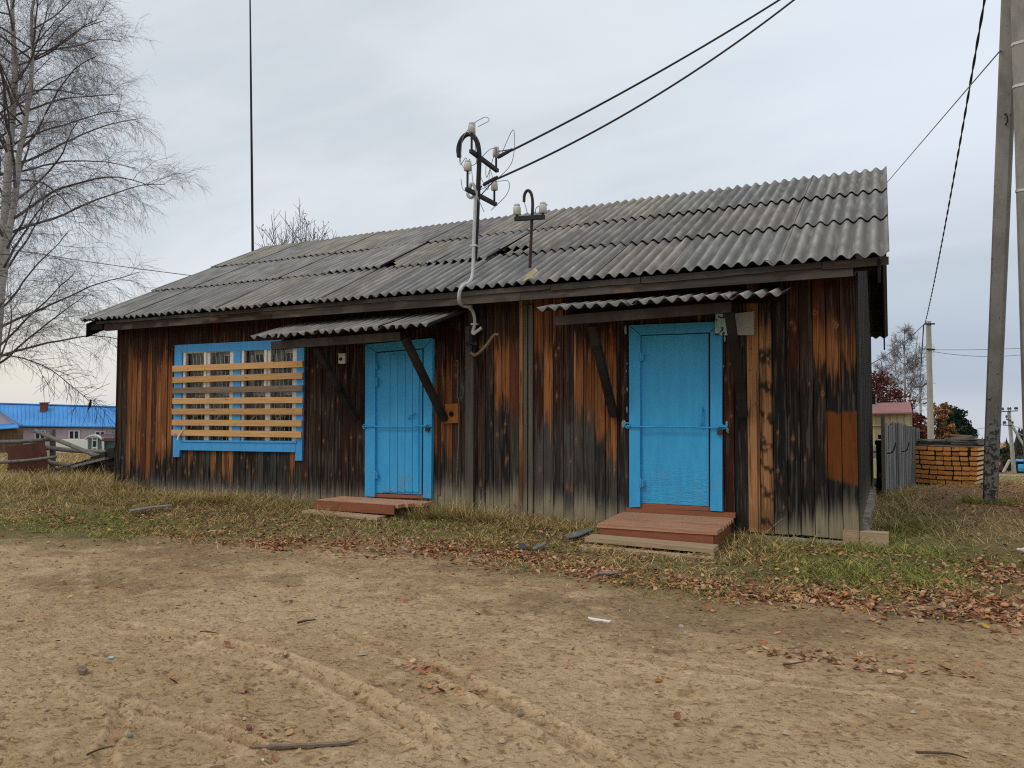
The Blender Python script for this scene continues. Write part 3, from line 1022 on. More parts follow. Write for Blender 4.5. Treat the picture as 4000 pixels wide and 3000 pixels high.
# side and back walls: weathered vertical planks
def side_wall(name, x, sgn, gable=True):
    mb = MB()
    y = 0.03
    while y < DEPTH - 0.05:
        wdt = random.uniform(0.12, 0.15)
        y2 = min(y + wdt, DEPTH)
        zt = 3.2 + 0.5 * (min((y + y2) / 2, 7.8 - (y + y2) / 2)) - 0.1
        c = random.choice([D_ * .8, D_ * .6, G_ * .35, K_ * 1.2, B_])
        ox = sgn * random.uniform(0, .008)
        a = [(x + ox, y + .003, -.1), (x + ox, y2 - .003, -.1), (x + ox, y2 - .003, zt), (x + ox, y + .003, zt)]
        zs = np.linspace(0, 1, 30)
        v = []; cc = []
        for t in zs:
            zz = -.1 + (zt + .1) * t
            for yy in (y + .003, y2 - .003):
                v.append((x + ox, yy, zz)); v.append((x + ox - sgn * .022, yy, zz))
                kf = float(sst(zz, .6, .1)); s_ = float(0.6 + 0.8 * vn(yy * 40, zz * 2, 81))
                cc += [lerp(c * s_, GB * .6, kf * .7)] * 2
        n = len(zs); fs = []
        for t in range(n - 1):
            q = t * 4
            fs += [(q, q + 2, q + 6, q + 4), (q + 1, q, q + 4, q + 5), (q + 2, q + 3, q + 7, q + 6)]
        mb.add(v, np.array(fs), np.array(cc))
        y = y2
    mb.prism([(x - sgn * .024, 0.05, -.3), (x - sgn * .024, DEPTH, -.3), (x - sgn * .024, DEPTH, 3.0), (x - sgn * .024, 3.95, 5.0), (x - sgn * .024, 0.05, 3.0)], (-sgn * .04, 0, 0), K_)
    return mb.build(name, M['wall'], building)


side_wall('side_wall', XR, 1)
side_wall('side_wall', XL, -1)
mb = MB()
y = XL
while y < XR - .01:
    w2 = min(y + .14, XR)
    mb.box((y + .003, DEPTH, -.3), (w2 - .003, DEPTH + .025, 2.95), random.choice([D_, K_ * 1.5, G_, B_]))
    y = w2
mb.build('back_wall', M['wall'], building)

# corner boards and the grey cover strips nailed over joints
mb = MB()
for (x0, x1, y0, y1, z0, z1, c) in ((XR + .0, XR + .03, 0.02, .15,   .05, 2.93, D_ * .55), (XR - .0, XR + .026, .17, .33, .05, 3.0, D_ * .6), (XL - .03, XL - .002, -.012, .13, .03, 2.93, B_)):
    zs = np.linspace(z0, z1, 40)
    mb = MB()
    for a, b in zip(zs[:-1], zs[1:]):
        s_ = 0.6 + 0.8 * float(vn(a * 2.5, x0 * 30, 83))
        kf = float(sst(a, .6, .1))
        mb.box((x0, y0, a), (x1, y1, b), lerp(c * s_, GB * .55, kf * .6))
    mb.build('corner_board', M['wall'], building)

def strip(xa, xb, y, z0, z1, c):
    mb = MB()
    zs = np.linspace(z0, z1, 60)
    n = len(zs)
    v = []; cc = []
    xs_ = np.linspace(xa, xb, 6)
    for zz in zs:
        for xx in xs_:
            v.append((xx, y - .004 * math.sin((xx - xa) / (xb - xa) * math.pi), zz))
            s_ = float(0.55 + 0.9 * fbm(np.array(xx * 90), np.array(zz * 1.5), 85, 3))
            cc.append(lerp(c * s_, GB * s_, .6 * float(sst(zz, .55, .2))))
    idx = np.arange(n * 6).reshape(n, 6)
    mb.add(v, np.stack([idx[:-1, :-1], idx[:-1, 1:], idx[1:, 1:], idx[1:, :-1]], -1).reshape(-1, 4), np.array(cc))
    mb.box((xa, y, z0), (xb, -.004, z1), c * .8)
    mb.build('cover_strip', M['wall'], building)
strip(wx(1824), wx(1856), -.05, .1, 2.62, G_ * .62)
strip(wx(2068), wx(2084), -.03, .1, 2.86, G_ * .75)
strip(wx(2048), wx(2062), -.022, .1, 2.86, G_ * .6)
strip(wx(1712), wx(1724), -.012, .3, 2.45, B_ * 1.2)

# stone footing
mb = MB()
n = 60
for (p, q) in (((-12.3, -.0, 0), (XR + .1, -.0, 0)), ((XR + .05, .13, 0), (XR + .05, 7.9, 0))):
    p = np.array(p, float); q = np.array(q, float)
    d = (q - p) / np.linalg.norm(q - p); nrm = np.array([d[1], -d[0], 0])
    L = np.linalg.norm(q - p); m_ = int(L / .06)
    vv = []; cc = []
    hh = .045 if abs(d[0]) > .5 else .17
    prof = [(0.015, -.5), (0.03, -.02), (0.015, hh), (-.12, hh + .01)]
    for k in range(m_ + 1):
        for j, (o_, h_) in enumerate(prof):
            wob = (.03 if hh < .1 else .11) * (fbm(np.array(k * .47), np.array(j * 1.3), 87, 3) - .5)
            pt = p + d * (L * k / m_) + nrm * (o_ + wob) + np.array([0, 0, h_ + wob * .8])
            vv.append(pt); cc.append(np.array((0.36, .31, .25)) * (0.35 + 1.1 * float(vn(np.array(k * .7), np.array(j * 2.1), 88))))
    idx = np.arange((m_ + 1) * 4).reshape(m_ + 1, 4)
    mb.add(vv, np.stack([idx[:-1, :-1], idx[1:, :-1], idx[1:, 1:], idx[:-1, 1:]], -1).reshape(-1, 4), np.array(cc) * .8, 0, False)
    for e_ in (idx[0], idx[-1]):
        mb.add([vv[i_] for i_ in e_], [(0, 1, 2, 3)], (.3, .27, .22))
mb.build('foundation', M['slate'], building)

# ------------------------------------------------------------------ roof
EY, EZ, RY, RZ = -0.47, 3.035, 3.95, 5.215
GX0, GX1 = -12.66, 0.0


def corrugated(mb, o, u, v, nrm, waves, length, pitch=0.15, amp=0.027, thick=0.007, nl=8, tint=(1, 1, 1), seed=0, chop=None, ragged=0.0):
    """one sheet: origin at its top left corner, u along the waves, v down the slope"""
    o = np.asarray(o, float)
    npw = 10
    su = np.linspace(0, waves * pitch, waves * npw + 1); sv = np.linspace(0, length, nl + 1)
    U, V = np.meshgrid(su, sv)
    rag = np.zeros_like(U)
    if ragged:
        rag[-1] = -ragged * np.clip(fbm(su * 9 + seed, su * 0 + seed, 93, 3) - .45, 0, 1) * 2
    wv = amp * np.cos(U / pitch * 2 * math.pi)
    sag = 0.006 * (vn(U * 2 + seed, V * 2, 91 + seed) - 0.5)
    top = o + U[..., None] * u + (V + rag)[..., None] * v + (wv + sag)[..., None] * nrm
    bot = top - thick * nrm
    uu, vv = U.ravel(), V.ravel()
    base = np.array((0.235, 0.222, 0.205)) * np.asarray(tint)
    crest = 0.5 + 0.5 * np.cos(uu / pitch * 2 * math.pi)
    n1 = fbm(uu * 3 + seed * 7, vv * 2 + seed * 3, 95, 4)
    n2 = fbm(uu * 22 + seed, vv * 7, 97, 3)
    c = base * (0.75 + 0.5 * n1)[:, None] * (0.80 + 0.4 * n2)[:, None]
    c = lerp(c, c * np.array((0.50, 0.49, 0.48)), sst(1 - crest, .35, .95) * (0.45 + .6 * n1))  # valley dirt, with valley shade and crest highlights painted into the colour
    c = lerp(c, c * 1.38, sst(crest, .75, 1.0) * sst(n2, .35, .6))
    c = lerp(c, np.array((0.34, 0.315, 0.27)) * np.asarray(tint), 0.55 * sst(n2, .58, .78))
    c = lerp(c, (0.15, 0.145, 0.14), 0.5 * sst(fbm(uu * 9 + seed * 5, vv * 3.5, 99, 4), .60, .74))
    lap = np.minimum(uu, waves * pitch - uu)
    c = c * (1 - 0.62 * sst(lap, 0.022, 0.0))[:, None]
    ny, nx = U.shape
    idx = np.arange(nx * ny).reshape(ny, nx)
    q = np.stack([idx[:-1, :-1], idx[1:, :-1], idx[1:, 1:], idx[:-1, 1:]], -1)
    if chop is not None:
        q = q.reshape(-1, 4)
        cu = uu[q].mean(1); cv = vv[q].mean(1)
        q = q[~chop(cu, cv)]
    q = q.reshape(-1, 4)
    mb.add(np.vstack([top.reshape(-1, 3), bot.reshape(-1, 3)]), np.vstack([q, q[:, ::-1] + nx * ny]), np.vstack([c, c * .35]), 0, True)  # underside darkened: soot plus the shade beneath, put into the colour
    # cut edges
    for e in (idx[-1], idx[0], idx[:, 0], idx[:, -1]):
        n_ = len(e); k_ = np.arange(n_ - 1)
        tp = top.reshape(-1, 3)[e]; bt = bot.reshape(-1, 3)[e]
        mb.add(np.vstack([tp, bt]), np.stack([k_, k_ + n_, k_ + n_ + 1, k_ + 1], -1), np.vstack([c[e], c[e]]) * .45, 0, False)


slope_v = np.array([0, EY - RY, EZ - RZ]); SL = np.linalg.norm(slope_v); slope_v /= SL
slope_n = np.array([0, -slope_v[2], slope_v[1]]) * -1
if slope_n[2] < 0:
    slope_n = -slope_n
ux = np.array([1.0, 0, 0])
mb = MB()
tints = [(1, 1, 1), (1.08, 1.04, .95), (.92, .94, .96), (1.0, .96, .93), (1.12, 1.08, .98), (.88, .88, .88), (1.02, 1.02, 1.02), (.97, 1.0, .98)]
row_top = [0.0, 1.60, 3.20]
row_len = [1.76, 1.76, SL - 3.20 + 0.03]
cover = 1.05
rr_ = random.Random(5)
for r_i in (2, 1, 0):
    nsh = 13
    x = GX1 - cover - .08
    for s_i in range(nsh):
        xs0 = GX1 + .025 - 1.2 - s_i * cover
        waves = 8
        if s_i == nsh - 1:
            xs0 = GX0; waves = max(2, int(round((GX1 - s_i * cover - GX0) / .15)))
        tw = rr_.uniform(-.007, .007)
        dv = rr_.uniform(-.018, .018)
        lift = 0.010 + 0.011 * (2 - r_i) + 0.007 * (s_i % 2) + rr_.uniform(0, .007)
        tint = np.array(rr_.choice(tints))
        px_x = xs0
        if r_i == 0 and -7.2 < px_x < -4.7:
            tint = np.array((1.10, 1.05, .95))
        chop = None
        if r_i == 1 and s_i == 5:
            tw = -.035; dv = .07; lift += .012
        if r_i == 1 and s_i == 7:
            tw = .016; lift += .016; tint = np.array((1.12, 1.12, 1.12))
        if r_i == 2 and s_i == 8:
            tw = -.012; dv = .03; lift += .01
        if r_i == 1 and s_i == 6:
            chop = lambda cu, cv: (cv > 1.35) & (cu < 0.42 - (1.76 - cv) * 0.4) & (cv < 1.72)
        if r_i == 1 and s_i == 4:
            chop = lambda cu, cv: (cv > 1.42) & (cu < 0.55 - (cv - 1.42) * 1.0)
        v_ = slope_v + ux * tw; v_ /= np.linalg.norm(v_)
        u_ = ux - slope_v * tw
        # each sheet tips up slightly so that its lower edge lies over the row beneath
        tipv = v_ + slope_n * 0.012; tipv /= np.linalg.norm(tipv)
        o = np.array([xs0, RY, RZ]) + slope_v * (row_top[r_i] + dv * (r_i > 0)) + slope_n * lift
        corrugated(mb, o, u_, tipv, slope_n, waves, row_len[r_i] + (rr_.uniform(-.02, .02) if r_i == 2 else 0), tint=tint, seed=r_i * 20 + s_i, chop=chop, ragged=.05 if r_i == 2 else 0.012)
# rear slope
bv = np.array([0, -slope_v[1], slope_v[2]]); bn = np.array([0, -slope_n[1], slope_n[2]])
for s_i in range(12):
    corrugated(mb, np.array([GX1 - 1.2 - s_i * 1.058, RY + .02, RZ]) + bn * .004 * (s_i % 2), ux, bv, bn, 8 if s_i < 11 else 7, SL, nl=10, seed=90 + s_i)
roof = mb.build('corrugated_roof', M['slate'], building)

# boards under the roof: rough fascia, eaves beam, soffit blackened to deepen the eaves shade, verge boards on the gables
mb = MB()
def long_board(xa, xb, y0, y1, z0, z1, c, seed, rag=0.0):
    xs = np.linspace(xa, xb, int((xb - xa) / .035) + 2)
    zs = np.linspace(z0, z1, 6)
    Xg, Zg = np.meshgrid(xs, zs)
    low = rag * (fbm(xs * 1.7 + seed, xs * 0, 101, 4) - .5)
    Zg[0] += low; Zg[1] += low * .6
    st = fbm(Xg * 1.2 + seed * 3, Zg * 55, 103, 3); bl = fbm(Xg * 2.5 + seed, Zg * 9, 105, 4)
    cc = c * (0.6 + .8 * st)[..., None]
    cc = lerp(cc, np.array((.13, .115, .098)), .6 * sst(bl, .5, .7))
    cc = lerp(cc, np.array((.24, .12, .05)), .6 * sst(fbm(Xg * 2.8 + seed * 9, Zg * 26, 107, 3), .72, .80))
    idx = np.arange(Xg.size).reshape(Xg.shape)
    v = np.stack([Xg.ravel(), np.full(Xg.size, y0), Zg.ravel()], -1)
    mb.add(v, np.stack([idx[:-1, :-1], idx[:-1, 1:], idx[1:, 1:], idx[1:, :-1]], -1).reshape(-1, 4), cc.reshape(-1, 3))
    for e in (0, 5):
        f_ = v[idx[e]]; b_ = f_ + np.array([0, y1 - y0, 0]); n_ = len(f_); k_ = np.arange(n_ - 1)
        mb.add(np.vstack([f_, b_]), np.stack([k_, k_ + n_, k_ + n_ + 1, k_ + 1], -1), np.tile(c, (2 * n_, 1)))
    for e in (0, -1):
        f_ = v[idx[:, e]]; b_ = f_ + np.array([0, y1 - y0, 0]); n_ = len(f_); k_ = np.arange(n_ - 1)
        mb.add(np.vstack([f_, b_]), np.stack([k_, k_ + n_, k_ + n_ + 1, k_ + 1], -1), np.tile(c, (2 * n_, 1)))
DK = np.array((0.055, 0.048, 0.042))
fx_ = [-12.2, -9.1, -6.05, -3.9, -1.3, XR]
for a, b, s_ in ((-12.20, -8.35, 1), (-8.345, -4.18, 2), (-4.175, XR, 3)):
    long_board(a, b, -.40, -.36, 2.865, 2.985, np.array((.050, .030, .023)) if s_ == 1 else np.array((.066, .056, .046)), s_)
mb.build('eaves_beam', M['trim'], building)
mb = MB()
for a, b, s_, z0 in ((-12.4, -9.6, 5, 2.985), (-9.6, -6.2, 6, 2.975), (-6.19, -3.75, 7, 2.97), (-3.74, -2.6, 8, 2.955), (-2.59, -.62, 9, 2.965), (-.615, .02, 10, 2.96)):
    long_board(a, b, -.425, -.403, z0, 3.035, DK * 1.2, s_, .035)
mb.build('fascia_board', M['trim'], building)
mb = MB()
mb.box((XL + .0, -.36, 2.93), (XR, .08, 2.955), K_ * .7)            # soffit
mb.build('soffit', M['beamwood'], building)
mb = MB()
for k_, yy in enumerate(np.linspace(-.3, 7.9, 12)):
    zz = 3.0 + .5 * min(yy + .45, 8.35 - yy)
    mb = MB()
    mb.box((XR, yy, zz - .12), (GX1 - .09, yy + .16, zz - .09), K_)
    mb.build('purlin', M['beamwood'], building)
for x0, x1, nm in ((GX1 - .085, GX1 - .058, 'r'), (GX0 + .04, GX0 + .065, 'l')):
    mb = MB()
    dn = np.array([0, 0, 1.0])
    for ya, za, yb, zb_ in ((EY + .02, EZ - .03, RY, RZ - .03), (2 * RY - EY, EZ - .03, RY, RZ - .03)):
        h = .24
        mb.hexa([(x0, ya, za - h), (x1, ya, za - h), (x1, yb, zb_ - h), (x0, yb, zb_ - h), (x0, ya, za), (x1, ya, za), (x1, yb, zb_), (x0, yb, zb_)], K_ * .8)
    mb.build('verge_board', M['beamwood'], building)
# loose wind board standing up along the left verge and small end pieces
mb = MB()
a = onX(625, 1131, GX0 - .02); b = onX(1040, 968, GX0 - .02)
nn = np.array(slope_n)
mb.hexa([a - nn * .045 + (-.02, 0, 0), a - nn * .045 + (.12, 0, 0), b - nn * .06 + (.12, 0, 0), b - nn * .06 + (-.02, 0, 0), a + (-.02, 0, 0), a + (.12, 0, 0), b + (.12, 0, 0), b + (-.02, 0, 0)], K_ * 2)
mb.build('wind_board', M['beamwood'], building)
mb = MB()
mb.beam((GX0 + .07, EY + .10, EZ - .085), (XL + .1, EY + .10, EZ - .085), .06, .10, col=K_)
mb.build('purlin', M['beamwood'], building)

# ------------------------------------------------------------------ window
def Wp(px, py, y=0.0):
    return onY(px, py, y)


def zoomW(x, y):          # measured on a 2.766x enlargement whose corner is at (600, 1280)
    return 600 + x / 2.766, 1280 + y / 2.766


def quad_board(mb, pts, y0, th, col=(1, 1, 1), mat=0):
    """board whose front outline is given in photo pixels, lying on plane y0, thickness th into the wall"""
    a = [onY(px, py, y0) for px, py in pts]
    mb.prism(a, (0, th, 0), col, mat)


mb = MB()
yc = -.035
Z = lambda *p: [zoomW(*q) for q in p]
quad_board(mb, Z((228, 192), (243, 190), (306, 272), (290, 1235), (272, 1398), (208, 1398)), yc, .034)
quad_board(mb, Z((246, 188), (1627, 118), (1627, 222), (309, 270)), yc - .003, .034)
quad_board(mb, Z((1547, 224), (1627, 222), (1600, 1436), (1530, 1436)), yc, .034)
quad_board(mb, Z((866, 250), (940, 246), (932, 1240), (852, 1240)), yc + .002, .032)
quad_board(mb, Z((283, 1236), (1532, 1248), (1532, 1345), (279, 1322)), yc - .006, .04)
quad_board(mb, Z((286, 1216), (1535, 1224), (1535, 1246), (286, 1234)), yc - .02, .05)
window = mb.build('window', M['blue_casing'], building)
window['label'] = 'wide double window with blue casing boarded over with pine slats'

# white sashes
sx = [Wp(*zoomW(x, 500))[0] for x in (318, 585, 862, 945, 1255, 1545)]
szt = 2.50
def sash(name_z0, x0, x1, vent):
    mb = MB()
    z0, z1 = .865, 2.52
    f = .078
    y0, y1 = -.004, .05
    xm = (x0 + x1) / 2 + (0.0)
    for a, b, c, d in ((x0, x0 + f, z0, z1), (x1 - f, x1, z0, z1), (xm - .05, xm + .05, z0, z1)):
        mb.box((a, y0, c), (b, y1, d))
    for a, b, c, d in ((x0 + f, xm - .05, z1 - f, z1), (xm + .05, x1 - f, z1 - f, z1), (x0 + f, xm - .05, z0, z0 + f * 1.4), (xm + .05, x1 - f, z0, z0 + f * 1.4)):
        mb.box((a, y0 + .003, c), (b, y1 - .003, d))
    # small vent casement in the upper left light
    vx0, vx1, vz0, vz1 = x0 + .035, xm - .015, 1.80, z1 - .02
    for a, b, c, d in ((vx0, vx0 + .05, vz0, vz1), (vx1 - .05, vx1, vz0, vz1), (vx0 + .05, vx1 - .05, vz1 - .05, vz1), (vx0 + .05, vx1 - .05, vz0, vz0 + .05)):
        mb.box((a, y0 - .022, c), (b, y0 - .001, d))
    # second, inner sash
    for a, b, c, d in ((x0 + .02, x0 + .10, z0, z1), (x1 - .09, x1 - .02, z0, z1), (xm - .03, xm + .06, z0, z1), (x0, x1, z1 - .13, z1 - .05), (x0, x1, 1.72, 1.78)):
        mb.box((a, .17, c), (b, .20, d), (.8, .8, .8))
    s = mb.build('window_sash', M['white_wood'], window)
    return s


for x0, x1 in ((sx[0], sx[2]), (sx[3], sx[5])):
    sash(None, x0, x1, True)
    g = MB()
    g.add([(x0 + .03, .022, .84), (x1 - .03, .022, .84), (x1 - .03, .022, 2.50), (x0 + .03, .022, 2.50)], [(0, 1, 2, 3)])
    g.build('window_pane', M['glass'], window)
    b = MB()
    for px0, px1, fan in ((x0 + .08, (x0 + x1) / 2 - .05, 1), ((x0 + x1) / 2 + .05, x1 - .08, -1)):
        zt, zm = 2.46, 1.62
        n = 5
        for k in range(n):
            t = k / (n - 1)
            if fan > 0:
                b.tube([(px0 + .06 + t * (px1 - px0) * .75, .075, zt - .03), (px0 + .1 + (t * .9 + .35) * (px1 - px0), .075, .86 + .2 * t)], .0065, 5)
            else:
                b.tube([(px0 + .04 + t * (px1 - px0) * .85, .075, zt), (px0 + .16 + t * (px1 - px0) * .75, .075, zm), (px0 + .02 + (.25 + t * .85) * (px1 - px0), .075, .88)], .0065, 5)
        b.tube([(px0 + .02, .085, zm - .5), (px1 - .02, .085, zt - .15)], .0065, 5)
        b.tube([(px0, .083, 1.30), (px1, .083, 1.56)], .0065, 5)
    b.build('security_bars', M['bars'], window)
# dim room behind: floor, walls, pale curtain, things on the sill
mb = MB()
x0, x1 = WIN[0] - .1, WIN[1] + .1
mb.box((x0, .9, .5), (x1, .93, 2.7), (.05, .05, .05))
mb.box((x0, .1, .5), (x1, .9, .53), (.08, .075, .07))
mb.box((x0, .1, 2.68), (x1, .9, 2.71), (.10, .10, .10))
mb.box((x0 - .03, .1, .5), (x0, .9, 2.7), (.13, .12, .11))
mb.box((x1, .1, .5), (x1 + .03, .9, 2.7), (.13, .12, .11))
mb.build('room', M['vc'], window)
mb = MB()
def cloth(xa, xb, za, zb_, y, c):
    xs = np.linspace(xa, xb, 24); zs = np.linspace(za, zb_, 8)
    Xg, Zg = np.meshgrid(xs, zs)
    Yg = y + .006 * np.sin((Xg - xa) * 30 + np.sin(Zg * 3))
    idx = np.arange(Xg.size).reshape(Xg.shape)
    mb.add(np.stack([Xg.ravel(), Yg.ravel(), Zg.ravel()], -1), np.stack([idx[:-1, :-1], idx[:-1, 1:], idx[1:, 1:], idx[1:, :-1]], -1).reshape(-1, 4), c, 0, True)
cloth(sx[0] + .05, sx[0] + .62, 1.75, 2.42, .13, (.17, .145, .11))
cloth(sx[0] + .05, sx[0] + .62, .85, 1.35, .13, (.17, .145, .11))
cloth(sx[3] + .05, sx[3] + .60, .85, 1.72, .13, (.17, .145, .11))
cloth((sx[0] + sx[2]) / 2 + .05, (sx[0] + sx[2]) / 2 + .2, .85, 2.45, .14, (.24, .25, .24))
cloth((sx[3] + sx[5]) / 2 + .05, (sx[3] + sx[5]) / 2 + .2, .85, 2.45, .14, (.24, .25, .24))
mb.build('curtain', M['vc'], window)

# seven slats nailed across
slats = [((202, 412, 475), (1609, 357, 425)), ((202, 534, 597), (1606, 483, 551)), ((203, 650, 711), (1608, 621, 686)), ((201, 762, 824), (1606, 747, 814)),
         ((196, 875, 937), (1605, 871, 938)), ((195, 993, 1055), (1596, 1001, 1068)), ((192, 1102, 1164), (1594, 1121, 1187))]
for i, ((xa, ya, yb), (xb, yc_, yd)) in enumerate(slats):
    yp = -.075
    lx, rx_ = zoomW(xa, 0)[0], zoomW(xb, 0)[0]
    A = onY(lx, zoomW(0, ya)[1], yp); Bq = onY(rx_, zoomW(0, yc_)[1], yp)
    Cq = onY(rx_, zoomW(0, yd)[1], yp); Dq = onY(lx, zoomW(0, yb)[1], yp)
    mb = MB()
    tl = .004 * (1 if i % 2 else -1)
    mb.hexa([Dq, Cq, Cq + (0, .034, 0), Dq + (0, .034, 0), A + (0, tl, 0), Bq + (0, tl, 0), Bq + (0, .034, 0), A + (0, .034, 0)])
    o = mb.build('slat', M['board_grey'] if i == 2 else M['board_new'], building)
    if i == 2:
        o['label'] = 'weathered grey slat among the fresh ones'
mb = MB()
q = zoomW(285, 1150)
for (ax, ay), (bx, by), wd in (((315, 1100), (292, 1140), .02), ((292, 1140), (268, 1172), .035), ((268, 1172), (255, 1215), .03), ((300, 1140), (275, 1160), .02)):
    a = onY(*zoomW(ax, ay), -.085); b = onY(*zoomW(bx, by), -.095)
    mb.beam(a, b, wd, .004, up=(0, 1, 0))
tag(mb.build('ribbon', M['white_plastic']), 'scrap of whitish ribbon tied to lowest window slat', 'ribbon')


# ------------------------------------------------------------------ doors
def z3(x, y):
    return 1000 + x / 1.659, 1000 + y / 1.659


def z4(x, y):
    return 2000 + x / 1.659, 1000 + y / 1.659


def q3(mb, pts, y0, th):
    quad_board(mb, [z3(*p) for p in pts], y0, th)


def q4(mb, pts, y0, th):
    quad_board(mb, [z4(*p) for p in pts], y0, th)


def hinge(parent, p, h, mat):
    mb = MB()
    mb.lathe(p, (0, 0, 1), [(.011, 0), (.013, .004), (.013, h - .004), (.011, h)], 8)
    mb.box((p[0] - .002, p[1] + .004, p[2] + .01), (p[0] + .035, p[1] + .010, p[2] + h - .01))
    mb.build('hinge', mat, parent)


def padlock(parent, p):
    mb = MB()
    mb.box((p[0] - .028, p[1] - .014, p[2] - .055), (p[0] + .028, p[1] + .014, p[2]))
    mb.tube(smooth_path([p + (-.018, 0, -.005), p + (-.018, 0, .02), p + (0, 0, .038), p + (.018, 0, .02), p + (.018, 0, -.005)], 5), .005, 6)
    mb.build('padlock', M['rusty_iron'], parent)


def eye_bolt(mb, p, r=.03):
    t = np.linspace(0, 2 * math.pi, 16)
    mb.tube(np.stack([p[0] + r * np.cos(t), np.full(16, p[1]), p[2] + r * np.sin(t)], -1), .008, 6)
    mb.tube([p + (0, 0, 0), p + (0, .06, 0)], .009, 6)


# door of vertical planks, on the left
mb = MB()
q3(mb, [(777, 630), (1078, 605), (1072, 1546), (774, 1533)], -.022, .02)
for a, b in ((818, 868), (871, 918), (921, 966), (969, 1014), (1017, 1055)):
    q3(mb, [(a, 645), (b, 641), (b - 3, 1532), (a - 3, 1524)], -.038, .015)
door1 = mb.build('plank_door', M['blue_plain'], building)
mb = MB()
q3(mb, [(708, 577), (772, 622), (768, 1560), (705, 1557)], -.062, .065)
q3(mb, [(711, 574), (1141, 532), (1084, 596), (775, 620)], -.064, .067)
q3(mb, [(1144, 535), (1134, 1572), (1082, 1566), (1087, 598)], -.062, .065)
mb.build('door_frame', M['blue_plain'], door1)
for y, h in ((735, .085), (850, .14), (1447, .12)):
    hinge(door1, onY(*z3(772, y), -.07), h, M['blue'])
mb = MB()
mb.tube(smooth_path([onY(*z3(x, y), -.05 - .03 * (i > 0) * (i < 4)) for i, (x, y) in enumerate(((1030, 1020), (1018, 1022), (1000, 1030), (990, 1048), (992, 1055)))], 6), .010, 8)
mb.build('handle', M['blue'], door1)
mb = MB()
mb.tube(smooth_path([onY(*z3(x, y), -.085) for x, y in ((695, 1107), (760, 1104), (850, 1108), (960, 1108), (1060, 1102), (1140, 1104))], 8), .009, 8)
eye_bolt(mb, onY(*z3(703, 1106), -.07)); eye_bolt(mb, onY(*z3(1118, 1103), -.075), .026)
mb.build('locking_bar', M['blue'], door1)
padlock(door1, onY(*z3(1110, 1112), -.09))
mb = MB()
q3(mb, [(765, 1538), (1080, 1552), (1080, 1572), (762, 1562)], -.03, .05)
mb.build('threshold', M['brown_step'], door1)

# flush door, on the right
mb = MB()
q4(mb, [(838, 518), (1273, 503), (1275, 1622), (837, 1600)], -.02, .018)
door2 = mb.build('flush_door', M['blue'], building)
mb = MB()
q4(mb, [(757, 452), (831, 514), (829, 1626), (760, 1629)], -.06, .06)
q4(mb, [(760, 449), (1356, 424), (1282, 494), (834, 511)], -.062, .063)
q4(mb, [(1359, 427), (1362, 1656), (1284, 1650), (1285, 496)], -.06, .06)
mb.build('door_frame', M['blue_plain'], door2)
for y, h in ((682, .105), (1500, .11)):
    hinge(door2, onY(*z4(833, y), -.068), h, M['blue'])
mb = MB()
a, b = onY(*z4(1227, 995), -.06), onY(*z4(1225, 1096), -.06)
mb.tube(smooth_path([a + (0, .035, .02), a, (a + b) / 2 + (0, -.012, 0), b, b + (0, .035, -.02)], 6), .013, 8)
mb.box(a + (-.02, .030, -.01), a + (.02, .038, .03)); mb.box(b + (-.022, .030, -.03), b + (.022, .038, .02))
mb.build('handle', M['blue'], door2)
mb = MB()
mb.tube(smooth_path([onY(*z4(x, y), -.085) for x, y in ((740, 1102), (830, 1106), (1000, 1105), (1180, 1109), (1290, 1112), (1395, 1104))], 8), .009, 8)
eye_bolt(mb, onY(*z4(748, 1098), -.075), .032); eye_bolt(mb, onY(*z4(1358, 1108), -.075), .028)
mb.box(onY(*z4(1330, 1118), -.078), onY(*z4(1392, 1096), -.064))
mb.build('locking_bar', M['blue'], door2)
padlock(door2, onY(*z4(1347, 1128), -.09))
mb = MB()
q4(mb, [(832, 1602), (1280, 1626), (1280, 1652), (760, 1632), (760, 1629)], -.025, .04)
quad_board(mb, [(2450, 1983), (2872, 2004), (2872, 2024), (2430, 2012)], -.045, .05)
mb.build('threshold', M['brown_step'], door2)
# flaking paint and torn felt left round the frame
for px, py, s in ((2443, 1290, 1.4), (2450, 1520, .8), (2449, 1600, 1.0), (2434, 1655, 1.3), (2440, 1648, .9), (2830, 1322, 1.0), (2824, 1300, .8), (2838, 1655, 1.2), (2842, 1682, 1.1), (2825, 1430, .5), (2447, 1450, .5), (2449, 1420, .5)):
    p = onY(px, py, -.012)
    pts = [p + np.array((math.cos(t) * .014 * s * random.uniform(.5, 1.3), -.002 * random.random(), math.sin(t) * .04 * s * random.uniform(.5, 1.3))) for t in np.linspace(0, 2 * math.pi, 8)[:-1]]
    mb = MB()
    mb.prism(pts, (0, .004, 0))
    mb.build('flaking_paint', M['teal_flake'], door2)

# things fixed to the wall
mb = MB()
quad_board(mb, [z4(*p) for p in ((1320, 368), (1390, 365), (1408, 515), (1314, 512))], -.10, .004)
tag(mb.build('tin_sheet', M['teal_tin']), 'flaking teal tin scrap over upper corner of right blue door', 'tin sheet')
mb = MB()
quad_board(mb, [z4(*p) for p in ((1447, 372), (1568, 358), (1566, 513), (1440, 512))], -.03, .026)
tag(mb.build('grey_board', M['grey_panel']), 'grey square panel under right end of right canopy', 'panel')
mb = MB()
quad_board(mb, [z3(*p) for p in ((1225, 960), (1308, 956), (1308, 1082), (1222, 1086))], -.035, .03)
c_ = onY(*z3(1266, 1024), -.037)
mb.lathe(c_, (0, -1, 0), [(.038, 0), (.038, .004)], 9, mat=1)
tag(mb.build('metal_plate', [M['orange_plate'], M['black']]), 'small orange square plate with black hole right of plank door', 'plate')
mb = MB()
a = onY(*z3(534, 698), -.04); b = onY(*z3(577, 630), -.04)
